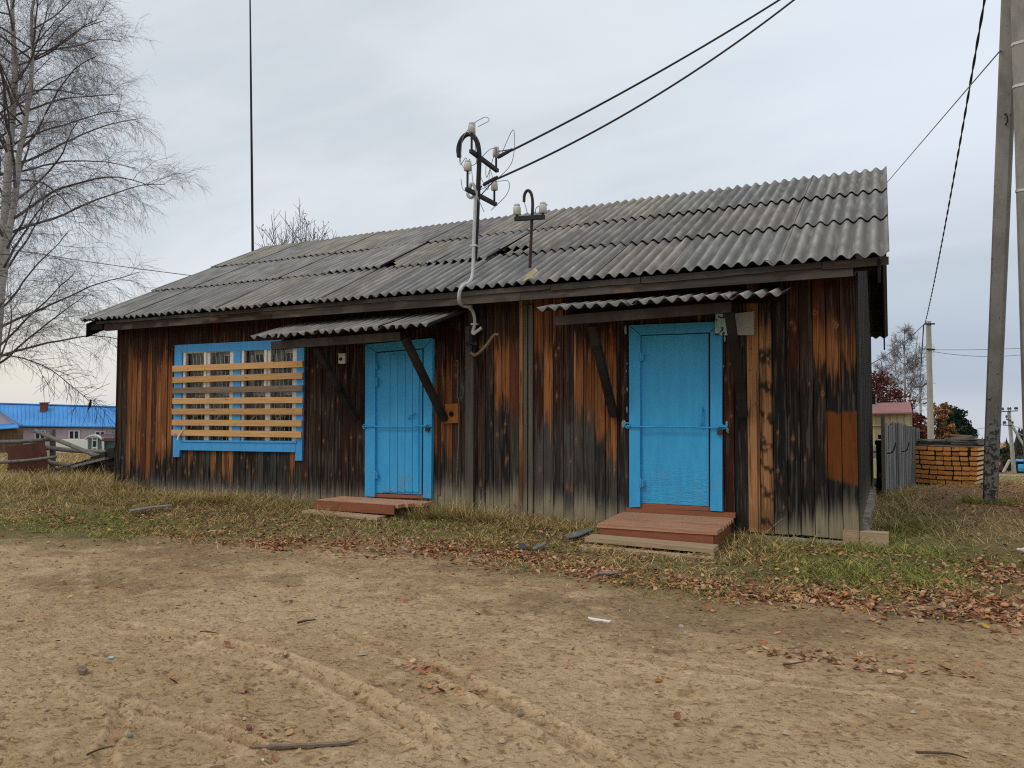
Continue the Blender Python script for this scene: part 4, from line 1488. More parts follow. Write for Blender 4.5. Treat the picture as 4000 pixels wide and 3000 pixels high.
mb.box((a[0], -.04, a[2]), (b[0], -.004, b[2]))
bell = tag(mb.build('doorbell', M['porcelain']), 'white doorbell box on dark planks between window and plank door', 'doorbell')
mb = MB()
mb.lathe(onY(*z3(549, 668), -.041), (0, -1, 0), [(.028, 0), (.026, .008), (.012, .012)], 12)
mb.build('button', M['rusty_iron'], bell)
mb = MB()
mb.tube(smooth_path([onY(1783, 1408, -.015), onY(1789, 1414, -.02), onY(1788, 1480, -.02), onY(1786, 1540, -.018), onY(1793, 1580, -.02), onY(1792, 1700, -.018), onY(1787, 1800, -.02), onY(1783, 1895, -.015)], 8), .006, 6)
tag(mb.build('wall_cable', M['board_grey']), 'thin tan cable running down wall right of plank door', 'cable')


# ------------------------------------------------------------------ canopies over the doors
def canopy(parent_name, lab, bl, br, fl, fr, beam_l, beam_r, braces, seed):
    """bl, br at the wall; fl, fr the front lower corners (corrugated front edge)"""
    bl, br, fl, fr = map(lambda p: np.array(p, float), (bl, br, fl, fr))
    mb = MB()
    u = (br - bl); W_ = np.linalg.norm(u); u /= W_
    vdir = ((fl - bl) + (fr - br)) / 2; L = np.linalg.norm(vdir); vdir /= L
    nrm = np.cross(u, vdir); nrm = nrm / np.linalg.norm(nrm)
    if nrm[2] < 0: nrm = -nrm
    x = 0.0; k_ = 0
    rr = random.Random(seed)
    while x < W_ - .05:
        wv = min(8, max(1, int(round((W_ - x) / .15))))
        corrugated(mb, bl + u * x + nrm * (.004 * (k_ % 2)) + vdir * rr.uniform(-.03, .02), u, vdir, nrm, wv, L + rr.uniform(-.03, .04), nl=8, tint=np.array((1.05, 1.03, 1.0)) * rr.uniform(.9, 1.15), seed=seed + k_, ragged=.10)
        x += wv * .15 - .10 if wv == 8 else 99
        k_ += 1
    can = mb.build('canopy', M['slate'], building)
    mb = MB()
    n_ = 24
    a = np.array(beam_l, float); b = np.array(beam_r, float)
    for k in range(n_):
        t0, t1 = k / n_, (k + 1) / n_
        c = lerp((.060, .045, .036), (.022, .018, .015), float(fbm(np.array(t0 * 8 + seed), np.array(seed * 1.0), 111, 3)))
        mb.beam(a + (b - a) * t0, a + (b - a) * t1, .05, .115, col=c)
    # rafters back to the wall and ledger
    for t in (.06, .5, .94):
        p = a + (b - a) * t
        mb.beam(p + np.array((0, .02, .02)), np.array((p[0], -.01, bl[2] - .09)), .05, .07, col=K_ * 1.3)
    mb.beam((bl[0] + .1, -.03, bl[2] - .10), (br[0] - .1, -.03, br[2] - .10), .04, .08, col=K_)
    mb.build('canopy_frame', M['beamwood'], can)
    for top, bot in braces:
        mb = MB()
        top = np.array(top, float); bot = np.array(bot, float)
        n_ = 16
        for k in range(n_):
            t0, t1 = k / n_, (k + 1) / n_
            c = lerp((.012, .010, .009), (.040, .034, .030), float(fbm(np.array(t0 * 9 + seed * 3), np.array(top[0]), 113, 3)) * 1.3 - .2)
            mb.beam(top + (bot - top) * t0, top + (bot - top) * t1, .075, .095, up=(1, 0, 0), col=c)
        mb.build('brace', M['beamwood'], can)
    return can


canopy('canopy', '', (-8.28, -.02, 2.80), (-5.16, -.02, 2.84), (-8.28, -.95, 2.50), (-5.16, -.95, 2.56), (-7.95, -.80, 2.405), (-5.72, -.80, 2.44),
       (((-7.16, -.76, 2.34), (-7.04, -.04, 1.36)), ((-5.66, -.78, 2.40), (-5.50, -.05, 1.34))), 31)
canopy('canopy', '', (-3.74, -.02, 2.84), (-.98, -.02, 2.84), (-3.74, -.88, 2.665), (-.98, -.88, 2.655), (-3.55, -.74, 2.53), (-1.50, -.74, 2.565),
       (((-3.10, -.70, 2.45), (-3.12 + .06, -.04, 1.40)), ((-1.53, -.70, 2.53), (-1.50, -.04, 1.40))), 57)

# ------------------------------------------------------------------ steps
def steps(label, plats, risers, treads, parts_mat):
    lo = np.array(plats[0][0])
    st = thing('wooden_steps', label, 'steps', tuple(lo))
    return st


st2 = thing('wooden_steps', 'red-brown wooden steps with two bare planks in front of right blue door', 'steps', (-2.2, -.7, 0.0))
mb = MB()
for k in range(7):
    y0 = -.08 - k * .135; y1 = y0 - .128
    zt = .235 - .005 * k + random.uniform(-.003, .003)
    mb.hexa([(-2.93, y1, zt - .04), (-1.62 + .02 * (k < 5), y1, zt - .035), (-1.62, y0, zt - .035), (-2.93, y0, zt - .04), (-2.93, y1, zt), (-1.62 + .02 * (k < 5), y1, zt + .004), (-1.62, y0, zt + .004), (-2.93, y0, zt)])
mb.build('platform', M['worn_step'], st2)
mb = MB()
mb.box((-2.90, -1.005, .02), (-1.66, -.975, .165))
mb.box((-1.69, -.97, .0), (-1.655, -.1, .19))
mb.box((-2.92, -.97, .0), (-2.885, -.1, .19))
mb.build('riser', M['brown_step'], st2)
mb = MB()
mb.hexa([(-2.97, -1.30, .045), (-1.60, -1.30, .03), (-1.60, -1.04, .03), (-2.97, -1.04, .045), (-2.97, -1.30, .09), (-1.60, -1.30, .075), (-1.60, -1.04, .08), (-2.97, -1.04, .095)])
mb.build('tread', M['bare_step'], st2)
mb = MB()
mb.hexa([(-2.96, -1.50, -.03), (-1.56, -1.50, -.04), (-1.57, -1.38, -.04), (-2.97, -1.38, -.03), (-2.96, -1.50, .028), (-1.56, -1.50, .014), (-1.57, -1.38, .018), (-2.97, -1.38, .032)])
mb.build('tread', M['bare_step'], st2)

st1 = thing('wooden_steps', 'low worn wooden step half in grass below left plank door', 'steps', (-6.5, -.5, 0.05))
mb = MB()
for k in range(4):
    y0 = -.06 - k * .145; y1 = y0 - .138
    zt = .215 + random.uniform(-.003, .003)
    xr_ = -5.68 if k < 2 else (-5.80 if k < 3 else -5.86)
    mb.box((-7.25, y1, zt - .045), (xr_, y0, zt))
mb.build('platform', M['worn_step'], st1)
mb = MB()
mb.box((-7.25, -.672, .09), (-5.90, -.646, .212))
mb.box((-7.25, -.64, .02), (-7.22, -.08, .165))
mb.build('riser', M['brown_step'], st1)
mb = MB()
mb.hexa([(-7.30, -.86, .045), (-6.02, -.87, .03), (-6.02, -.70, .03), (-7.30, -.69, .045), (-7.30, -.86, .085), (-6.02, -.87, .07), (-6.02, -.70, .075), (-7.30, -.69, .09)])
mb.build('tread', M['bare_step'], st1)

mb = MB()
mb.box((XR + .005, -.07, -.10), (XR + .285, .11, .165))
mb.box((XR - .16, -.035, -.1), (XR - .002, -.002, .17), (.5, .5, .5))
tag(mb.build('wood_block', M['bare_step']), 'pale wooden block sticking out at right foot of building', 'wood block')

# ------------------------------------------------------------------ service masts on the roof
def z6(x, y):
    return 1600 + x / 3.0167, 450 + y / 3.0167


def insulator_parts(parent, foot, dirn_side, stem=.16, s=1.0, parts=True):
    """iron hook from the crossarm and a white porcelain bell"""
    foot = np.array(foot, float)
    mb = MB()
    mb.tube(smooth_path([foot, foot + (0, 0, .03), foot + (0, 0, stem)], 4), .014 * s, 7)
    p = foot + np.array((0, 0, stem))
    k = MB()
    mb.build('insulator_pin', M['dark_metal'], parent)
    k.lathe(p - (0, 0, .01), (0, 0, 1), [(.030 * s, 0), (.045 * s, .006), (.045 * s, .082 * s), (.042 * s, .09 * s), (.032 * s, .094 * s), (.031 * s, .102 * s), (.036 * s, .107 * s), (.034 * s, .122 * s), (.024 * s, .128 * s)], 14)
    k.build('insulator', M['porcelain'], parent)
    return p + np.array((0, 0, .10 * s))


MY = -.12
mbase = onY(1852, 1092, MY)
MX = mbase[0]
mast = thing('service_mast', 'tall iron cable mast with two crossarms and four white insulators on roof edge', 'mast', tuple(mbase))
pts = [onX(*z6(x, y), MX) for x, y in ((780, 1650), (795, 1200), (805, 950), (815, 700), (822, 520), (815, 400), (795, 310), (750, 245), (700, 225), (640, 250), (595, 320), (578, 400), (585, 490))]
# the bend at the top lies in a plane across the wall
pole_top = onY(*z6(822, 520), MY)
lowp = [onY(*z6(x, y), MY) for x, y in ((768, 1720), (780, 1500), (795, 1200), (805, 950), (815, 700))]
rtv = RT
hook = [pole_top]
for x, y in ((818, 430), (800, 330), (755, 250), (700, 222), (640, 250), (595, 320), (576, 400), (585, 492)):
    hook.append(onY(*z6(x, y), MY))
mb = MB()
mb.tube(np.vstack([lowp, smooth_path(hook, 5)]), .033, 10)
mb.build('pipe', M['dark_metal'], mast)


def arm(pa, pb):
    a = onX(*z6(*pa), MX); b = onX(*z6(*pb), MX)
    return a, b


arms = [((690, 425), (1005, 660)), ((640, 875), (985, 1055))]
ins_pts = []
for (pa, pb) in arms:
    a, b = arm(pa, pb)
    a = a + np.array((.04, 0, 0)); b = b + np.array((.04, 0, 0))
    mb = MB()
    mb.beam(a, b, .05, .05)
    mb.build('crossarm', M['dark_metal'], mast)
    for t, st_ in ((.03, .26), (.95, .2)):
        p = a + (b - a) * t
        ins_pts.append(insulator_parts(mast, p, 0, st_, 1.12))
# slack loops of thin wire between the insulators and the pipe mouth
mouth = onY(*z6(588, 500), MY)
loops = [[mouth, mouth + (.02, 0, -.1), ins_pts[2] + (-.03, 0, .06), ins_pts[2]],
         [mouth, mouth + (.05, 0, -.12), mouth + (.16, 0, -.25), ins_pts[2] + (.03, 0, .03)],
         [ins_pts[0], ins_pts[0] + (-.14, 0, -.18), mouth + (.02, 0, 0), mouth + (0, 0, -.04)],
         [ins_pts[0] + (.05, 0, 0), (ins_pts[0] + ins_pts[1]) / 2 + (-.12, 0, -.35), (ins_pts[0] + ins_pts[1]) / 2 + (.05, 0, -.75), ins_pts[1] + (-.1, 0, -.3), ins_pts[1]],
         [ins_pts[0], ins_pts[0] + (.2, 0, .06), ins_pts[0] + (.26, 0, .0), ins_pts[0] + (.1, 0, -.05)],
         [ins_pts[2], (ins_pts[2] + ins_pts[3]) / 2 + (-.12, 0, .12), (ins_pts[2] + ins_pts[1]) / 2 + (.1, 0, .05), ins_pts[1]],
         [ins_pts[2] + (.05, 0, 0), ins_pts[2] + (.1, 0, -.35), ins_pts[2] + (.25, .0, -.7)],
         [ins_pts[3], ins_pts[3] + (.28, 0, .25), ins_pts[3] + (.3, 0, .7), ins_pts[1] + (.08, 0, -.1)],
         [ins_pts[3], ins_pts[3] + (-.12, 0, .3), ins_pts[1] + (-.15, 0, -.4), ins_pts[1]],
         [ins_pts[3], ins_pts[3] + (-.3, 0, -.1), ins_pts[3] + (-.5, 0, -.05), ins_pts[3] + (-.55, 0, .12)],
         [ins_pts[3], ins_pts[3] + (.22, 0, -.02), ins_pts[3] + (.2, 0, -.2), ins_pts[3] + (-.05, 0, -.4)]]
mb = MB()
for lp in loops:
    mb.tube(smooth_path(lp, 8), .0055, 5, cap=False)
mb.build('slack_wire', M['wire_grey'], mast)
mb = MB()
cpts = [onY(*p, yy) for p, yy in (((1836, 735), MY - .02), ((1828, 752), MY - .05), ((1829, 765), MY - .06), ((1843, 772), MY - .05), ((1856, 745), MY - .03), ((1850, 722), MY - .03), ((1840, 718), MY - .03), ((1836, 735), MY - .03))]
mb.tube(smooth_path(cpts, 6), .022, 8)
zz = lambda x, y: (1700 + x / 4.148, 1100 + y / 4.148)
run = [((1860, 745), MY - .05), ((1857, 790), MY - .05), ((1851, 940), MY - .06), ((1847, 1060), MY - .07), (zz(560, 0), MY - .2), (zz(470, 50), -.42), (zz(425, 95), -.545), (zz(395, 170), -.56), (zz(386, 270), -.54), (zz(402, 345), -.46),
       (zz(450, 390), -.36), (zz(540, 412), -.30), (zz(600, 470), -.22), (zz(634, 560), -.15), (zz(640, 680), -.12), (zz(620, 770), -.11), (zz(607, 815), -.11), (zz(622, 842), -.11), (zz(670, 808), -.11), (zz(755, 745), -.10)]
mb.tube(smooth_path([onY(*p, yy) for p, yy in run], 6), .024, 10)
for (x, y), yy in ((zz(640, 690), -.12), (zz(540, 405), -.30), ((1851, 960), MY - .06)):
    p = onY(x, y, yy)
    mb.box(p - (.045, .03, .012), p + (.045, .03, .012))
mb.build('conduit', M['white_plastic'], mast)
mb = MB()
mb.tube(smooth_path([onY(*zz(x, y), -.13) for x, y in ((575, 1150), (630, 1195), (690, 1170), (780, 1090), (850, 1010), (910, 920), (970, 860), (1030, 862))], 6), .022, 10)
tag(mb.build('pipe_stub', M['board_grey']), 'bent rusty white pipe stub on planks below the mast conduit', 'pipe')
mb = MB()
p0, p1 = onY(1823, 1343, -.08), onY(1866, 1343, -.08)
mb.beam(p0, p1, .04, .035)
mb.beam(onY(1842, 1345, -.085), onY(1842, 1390, -.085), .03, .03, up=(1, 0, 0))
mb.beam(onY(1846, 1100, -.10), onY(1842, 1345, -.06), .06, .05, up=(1, 0, 0))
mb.build('bracket', M['dark_metal'], mast)

# second, lower mast
M2Y = -.10
b2 = onY(2073, 1075, M2Y)
mast2 = thing('service_mast', 'short thin iron mast with curled top and two white insulators on roof', 'mast', tuple(b2))
mb = MB()
mb.tube(np.vstack([[onY(*z6(x, y), M2Y) for x, y in ((1418, 1800), (1430, 1500), (1440, 1250))], smooth_path([onY(*z6(x, y), M2Y) for x, y in ((1446, 1150), (1450, 1050), (1444, 970), (1425, 910), (1395, 888), (1370, 905), (1352, 950), (1348, 1020))], 5)]), .021, 8)
mb.build('pipe', M['rusty_iron'], mast2)
a, b = onY(*z6(1242, 1222), M2Y - .03), onY(*z6(1588, 1200), M2Y - .03)
mb = MB()
mb.beam(a, b, .05, .055)
mb.build('crossarm', M['dark_metal'], mast2)
i2 = [insulator_parts(mast2, a + (b - a) * t, 0, .06, 1.15) for t in (.07, .95)]
mb = MB()
mb.tube(smooth_path([onY(*z6(x, y), M2Y) for x, y in ((1350, 1022), (1370, 1080), (1385, 1140), (1415, 1190))], 6), .006, 5)
mb.tube(smooth_path([i2[1], i2[1] + (-.1, 0, -.05), onY(*z6(1495, 1185), M2Y)], 6), .006, 5)
mb.tube([i2[1] + (0, 0, -.02), onY(*z6(1625, 1055), M2Y)], [.022, .008], 6)
mb.tube([i2[0] + (0, 0, -.02), onY(*z6(1262, 1075), M2Y)], [.025, .012], 6)
mb.build('slack_wire', M['wire_grey'], mast2)
mb = MB()
p = onY(2075, 1078, -.50)
q = [onY(*zp, -.5) for zp in ((2040, 1100), (2062, 1068), (2085, 1052), (2096, 1062), (2078, 1082))]
mb.prism(q, (0, .05, .02))
tag(mb.build('foam_patch', M['cream']), 'yellowish foam patch at foot of short roof mast', 'foam')
# antenna far behind the building
A0 = at(990, 1250, 22.5); A1 = at(974, -260, 22.5)
mb = MB()
gzz = gz(A0[0], A0[1])
A0 = A0 + (A1 - A0) * ((gzz - A0[2]) / (A1[2] - A0[2]))
t = np.linspace(0, 1, 12)
rad = [.042, .042, .042, .040, .040, .036, .036, .032, .030, .024, .02, .015]
cols = [(1, 1, 1)] * 12
mb.tube(A0 + (A1 - A0) * t[:, None], rad, 10)
tag(mb.build('mast_pole', M['dark_metal']), 'tall thin dark mast rising behind left part of roof', 'mast')

# ================================================================== POLES AND WIRES
def mat_pole():
    m, t, b = new_mat('pole_concrete_flaked')
    pos = geo_pos(t)
    sp = t.node('ShaderNodeSeparateXYZ')
    t.l.new(pos, sp.inputs[0])
    big = t.noise(t.scaled(pos, (2, 2, .9)), 1.5, 5.0, .6, .3)
    c = t.mix(t.ramp(big, .35, .7), (.27, .25, .225), (.18, .168, .15))
    fl = t.noise(t.scaled(pos, (16, 16, 13)), 1.0, 6.0, .7, .6)
    low = t.ramp(sp.outputs[2], 1.9, .7)
    th = t.math('ADD', fl, t.math('MULTIPLY', low, .13))
    c = t.mix(t.math('MULTIPLY', t.ramp(th, .62, .66), .9), c, (.035, .033, .032))
    t.put(b.inputs['Base Color'], c)
    b.inputs['Roughness'].default_value = .9
    b.inputs['Specular IOR Level'].default_value = .2
    bump(t, b, t.math('ADD', fl, big), .5, .012)
    return m


M['pole'] = mat_pole()
pb = at(3864, 2010, 11.3); pt = at(3982, -860, 11.3)
mb = MB()
for k in range(12):
    t0, t1 = k / 12, (k + 1) / 12
    w0, w1 = .180 + .05 * t0, .180 + .05 * t1
    mb.beam(pb + (pt - pb) * t0 - (0, 0, .2 if k == 0 else 0), pb + (pt - pb) * t1, w0, w0, up=(.25, 1, 0), taper=w1 / w0, bev=.28)
np_ = tag(mb.build('utility_pole', M['pole']), 'near dark concrete pole with flaking foot, standing full length at right', 'utility pole')
mb = MB()
q = onX(3933, 465, pb[0]); q = at(3930, 465, 11.18)
mb.tube(smooth_path([q + (-.02, .1, .08), q + (0, -.03, .07), q + (.01, -.04, -.05), q + (-.02, .1, -.07)], 4), .010, 6)
mb.build('step_iron', M['dark_metal'], np_)
bb = at(4048, 2040, 10.9); bt = at(3967, -800, 11.0)
mb = MB()
for k in range(8):
    mb.beam(bb + (bt - bb) * (k / 8), bb + (bt - bb) * ((k + 1) / 8), .245, .245, up=(.25, 1, 0), bev=.3)
br_ = tag(mb.build('brace_pole', M['concrete']), 'second concrete pole at right frame edge with pale steel straps', 'utility pole')
for y in (180, 345, 752):
    tt = (2040 - y) / 2840
    c = bb + (bt - bb) * tt
    mb = MB()
    ax = (bt - bb) / np.linalg.norm(bt - bb)
    mb.beam(c - ax * .018, c + ax * .018, .262, .262, up=(.25, 1, .0), bev=.3)
    mb.build('strap', M['strap'], br_)

# service cables from pole head to the big mast
c0 = ins_pts[1] + np.array((.05, 0, .0))
d0 = at(2250, 340, 10)
pole_hd = pt - (pt - pb) * .02


def cable(name, a, b, sag, r, mat, label, n=48, twist=False, clamp=None):
    mb = MB()
    pts = sagged(a, b, sag, n)
    if twist:
        for ph in (0, math.pi):
            p2 = sagged(a, b, sag, 260)
            s = np.linspace(0, 1, 260) * 2 * math.pi * 22 + ph
            off = RT[None, :] * np.cos(s)[:, None] * .012
            off = off + FW[None, :] * np.sin(s)[:, None] * .012
            mb.tube(p2 + off, r, 6)
    else:
        mb.tube(pts, r, 7)
    return tag(mb.build(name, mat), label, 'cable')


endA = onY(*z6(1060, 485), MY - .25); endB = onY(*z6(890, 810), MY - .05)
fA = at(3960, -500, 11.2); fB = at(3975, -440, 11.1)
ca = cable('service_cable', endA, at(3960, -640, 11.2), .25, .0145, M['cable'], 'upper of two thick dark cables from roof mast up to right pole')
cb = cable('service_cable', endB, at(3965, -800, 11.3), .62, .0145, M['cable'], 'lower of two thick dark cables from roof mast up to right pole')
for par, e, tgt in ((ca, endA, ins_pts[1]), (cb, endB, onY(*z6(812, 900), MY))):
    mb = MB()
    nx_ = e + (fA - e) / np.linalg.norm(fA - e) * .20
    mb.tube([e + (-.03, 0, -.015), e, nx_ - (nx_ - e) * .4, nx_], [.017, .026, .024, .016], 8)
    mb.tube([e + (-.05, 0, -.02), tgt], .011, 5)
    mb.tube([nx_, tgt + (.04, 0, -.05)], .008, 5)
    mb.build('anchor_clamp', M['cable'], par)
pole38 = at(3629, 1262, 38)
cable('twisted_cable', at(3905, -350, 10.9), at(3614, 1262, 37.8), .35, .0125, M['cable'], 'twisted black cable from near pole down to middle distant pole', twist=True)
cable('thin_wire', at(3912, 192, 11.2), at(3330, 870, 34), .0, .011, M['wire_grey'], 'thin straight grey wire from near pole to behind roof corner')
cable('thin_wire', at(-420, 890, 24), at(830, 1086, 22.0), .1, .012, M['wire_grey'], 'single grey wire crossing birch twigs to left roof edge')
cable('distant_wire', at(3612, 1264, 37.9), at(3300, 1470, 26), .25, .018, M['cable'], 'dark wire from middle distant pole down left behind building')
cable('distant_wire', at(3608, 1270, 38), at(3593, 1512, 84), .0, .03, M['cable'], 'dark wire between the two distant pale poles')
cable('distant_wire', at(3640, 1366, 38), at(4200, 1345, 40), .1, .016, M['wire_grey'], 'upper of two wires running right from middle distant pole')
cable('distant_wire', at(3644, 1373, 38), at(4200, 1345, 40), .42, .016, M['wire_grey'], 'lower of two wires running right from middle distant pole')
cable('distant_wire', at(3560, 1690, 95), at(3925, 1655, 90), .4, .03, M['wire_grey'], 'distant wire from pine tree to crossarm pole')
cable('distant_wire', at(3955, 1660, 90), at(4200, 1600, 70), 1.2, .03, M['wire_grey'], 'upper sagging wire right of crossarm pole')
cable('distant_wire', at(3958, 1675, 90), at(4200, 1620, 70), 1.6, .03, M['wire_grey'], 'lower sagging wire right of crossarm pole')


def far_pole(label, px_top, py_top, px_bot, depth, wd, arms, mat):
    a = at(px_bot, 1700, depth)
    top = at(px_top, py_top, depth)
    base = np.array((a[0], a[1], gz(a[0], a[1]) - .3))
    p = thing('utility_pole', label, 'utility pole', tuple(base + (0, 0, .3)))
    mb = MB()
    n = 6
    for k in range(n):
        mb.beam(base + (top - base) * (k / n), base + (top - base) * ((k + 1) / n), wd * (1.15 - .3 * k / n), wd * (1.15 - .3 * k / n), up=FW, taper=(1.15 - .3 * (k + 1) / n) / (1.15 - .3 * k / n), bev=.25)
    mb.build('shaft', mat, p)
    for (xa, ya, xb, yb, th, insl) in arms:
        mb = MB()
        A = at(xa, ya, depth - wd * .6); B = at(xb, yb, depth - wd * .6)
        mb.beam(A, B, th, th)
        mb.build('crossarm', M['dark_metal'], p)
        for t in insl:
            q_ = A + (B - A) * t
            k_ = MB()
            s = th * 1.4
            k_.tube([q_, q_ + (0, 0, s * 2.0)], s * .25, 5, mat=0)
            k_.lathe(q_ + (0, 0, s * 1.4), (0, 0, 1), [(s * .7, 0), (s * .8, s * .3), (s * .8, s * 1.2), (s * .5, s * 1.5), (s * .6, s * 2)], 8, mat=1)
            k_.build('insulator', [M['dark_metal'], M['dim_glass']], p)
    return p


far_pole('pale concrete pole rising behind timber stack, middle distance', 3627, 1255, 3635, 38, .22,
         [(3611, 1266, 3651, 1265, .07, ()), (3619, 1364, 3652, 1366, .07, ())], M['concrete_pale'])
far_pole('smaller pale pole farther back in front of birch and red tree', 3594, 1506, 3598, 85, .2,
         [(3583, 1512, 3603, 1511, .12, ()), (3602, 1511, 3626, 1491, .14, ()), (3604, 1578, 3628, 1571, .14, ())], M['concrete_pale'])
fp = far_pole('far concrete pole with insulator crossarms and slanted strut beside road', 3941, 1606, 3958, 90, .34,
              [(3909, 1608, 3975, 1605, .10, (.03, .14, .45, .58, .86, .97)), (3919, 1661, 3958, 1661, .10, (.05, .2, .95)), (3931, 1637, 3950, 1645, .1, (.05,))], M['concrete_pale'])
for a_, b_ in (((3954, 1663), (4012, 1762)), ((3944, 1797), (3919, 1845))):
    mb = MB()
    mb.beam(at(*a_, 89.6), at(*b_, 89), .24, .24, up=FW, bev=.2)
    mb.build('strut', M['concrete_pale'], fp)

# ================================================================== RIGHT HAND SIDE
# grey plank fence running away from the building
fn = np.array((-.10, 5.37)); ff = np.array((.62, 11.2))
fence = thing('plank_fence', 'grey upright plank fence running back from building to timber stack', 'fence', (fn[0], fn[1], gz(*fn)))
mb = MB()
u_ = (ff - fn) / np.linalg.norm(ff - fn); nrm2 = np.array((-u_[1], u_[0]))
s = 0.0; Lf = np.linalg.norm(ff - fn)
while s < Lf:
    wdt = random.uniform(.10, .16)
    a = fn + u_ * s; b = fn + u_ * (s + wdt - .012)
    o_ = nrm2 * random.uniform(-.012, .012)
    zt = 1.36 - .26 * (s / Lf) + random.uniform(-.018, .018) - .10 * math.exp(-((s - .7) / .5) ** 2)
    zb_ = gz(*a) - .1
    c = np.array((.20, .195, .185)) * random.uniform(.6, 1.25)
    zs = np.linspace(zb_, zt, 14)
    for z0, z1 in zip(zs[:-1], zs[1:]):
        cc = c * (.75 + .5 * float(vn(np.array(s * 30), np.array(z0 * 3), 121)))
        pts = [(*(a + o_), z0), (*(b + o_), z0), (*(b + o_ + nrm2 * .022), z0), (*(a + o_ + nrm2 * .022), z0)]
        mb.hexa(pts + [(p[0], p[1], z1) for p in pts], cc)
    s += wdt
mb.build('boards', M['wall'], fence)
for zr in (.35, 1.0):
    mb = MB()
    mb.beam((*(fn + nrm2 * .06), zr + .05), (*(ff + nrm2 * .06), zr - .15), .05, .07, col=D_)
    mb.build('rail', M['beamwood'], fence)
mb = MB()
mb.beam((*(fn - u_ * .05), gz(*fn) - .1), (*(fn - u_ * .05), 1.42), .06, .06, up=(0, 1, 0), col=G_)
mb.build('post', M['beamwood'], fence)
for px, py, s_ in ((3472, 1738, 1), (3528, 1735, .8)):
    mb = MB()
    q = at(px, py, 12.7 if px < 3500 else 14.4)
    mb.tube(smooth_path([q + (-.03, 0, -.14), q + (.05, -.01, -.12), q + (.09, -.01, -.02), q + (.10, 0, .04)], 5), .011, 5)
    mb.build('iron_hook', M['dark_metal'], fence)

q = at(3434, 1917, 13.3); qz = gz(q[0], q[1])
mb = MB()
top = at(3432, 1724, 13.3)
mb.tube([(q[0], q[1], qz - .1), (q[0] + .01, q[1], (qz + top[2]) / 2), (top[0], top[1], top[2])], [.052, .046, .046], 10)
mb.lathe(top, (0, 0, 1), [(.06, -.06), (.065, -.01), (.05, .02)], 10)
mb.box(top + (.0, -.05, -.1), top + (.11, .05, -.02))
mb.lathe((q[0], q[1], qz - .02), (0, 0, 1), [(.10, 0), (.09, .06), (.055, .09)], 10)
mb.lathe((q[0] + .12, q[1] - .05, qz + .10), (0, -1, 0), [(.06, 0), (.06, .06), (.03, .08)], 10)
tag(mb.build('iron_post', M['dark_metal']), 'short black iron post beside near end of grey fence', 'post')

# shed with a faded red roof and cream siding
sd = 24.0
def S(px, py, d=sd):
    return at(px, py, d)
shed = thing('shed', 'cream sided shed with faded red roof behind grey fence', 'shed', tuple(S(3480, 1760)))
x0p, x1p = 3150, 3560
mb = MB()
a, b = S(x0p, 1623), S(x1p, 1618)
zb_ = -1.2
mb.hexa([(a[0], a[1], zb_), (b[0], b[1], zb_), (*(b + FW * 3)[:2], zb_), (*(a + FW * 3)[:2], zb_), a, b, b + FW * 3, a + FW * 3])
for t in np.linspace(0, 1, 16):
    p = a + (b - a) * t - FW * .015
    mb.box((p[0] - .012, p[1] - .012, zb_), (p[0] + .012, p[1] + .012, p[2]))
q0, q1 = S(x0p, 1662, sd - .05), S(3560, 1662, sd - .05)
mb.beam(q0, q1, .05, .03)
mb.build('wall', M['cream'], shed)
mb = MB()
e0, e1 = S(x0p, 1623, sd - .2), S(3564, 1617, sd - .2); r0, r1 = S(x0p, 1584, sd + 1.5), S(3556, 1577, sd + 1.5)
mb.hexa([e0, e1, r1, r0, e0 + (0, 0, .05), e1 + (0, 0, .05), r1 + (0, 0, .05), r0 + (0, 0, .05)])
g0, g1 = S(x0p, 1630, sd + 3.2), S(3556, 1625, sd + 3.2)
mb.hexa([r0, r1, g1, g0, r0 + (0, 0, .05), r1 + (0, 0, .05), g1 + (0, 0, .05), g0 + (0, 0, .05)])
mb.build('roof', M['pink_roof'], shed)
mb = MB()
p0, p1 = S(3390, 1580, sd + 1.3), S(3425, 1580, sd + 1.3)
h_ = .36
for k in range(4):
    z0 = p0[2] - .1 + k * .115
    mb.hexa([(p0[0], p0[1], z0), (p1[0], p1[1], z0), (p1[0], p1[1] + .3, z0), (p0[0], p0[1] + .3, z0), (p0[0], p0[1], z0 + .07), (p1[0], p1[1], z0 + .07), (p1[0], p1[1] + .3, z0 + .09), (p0[0], p0[1] + .3, z0 + .09)], (1, 1, 1), 0)
mb.box((p0[0] + .04, p0[1] + .05, p0[2] - .15), (p1[0] - .04, p1[1] + .25, p0[2] + .36), (1, 1, 1), 1)
mb.build('vent_stack', [M['grey_panel'], M['black']], shed)
mb = MB()
a, b = S(3420, 1740, 17.2), S(3446, 1700, 17.2)
mb.hexa([S(3340, 1790, 17), S(3445, 1790, 17), S(3445, 1790, 17.6), S(3340, 1790, 17.6), S(3340, 1700, 17), S(3440, 1757, 17), S(3440, 1757, 17.6), S(3340, 1700, 17.6)])
tag(mb.build('white_sheet', M['white_trim']), 'white sheet leaning low between building corner and grey fence', 'sheet')
mb = MB()
mb.beam(S(3330, 1766, 16.6), S(3455, 1765, 16.6), .05, .035)
tag(mb.build('rail', M['grey_wood']), 'pale horizontal rail behind black iron post', 'rail')

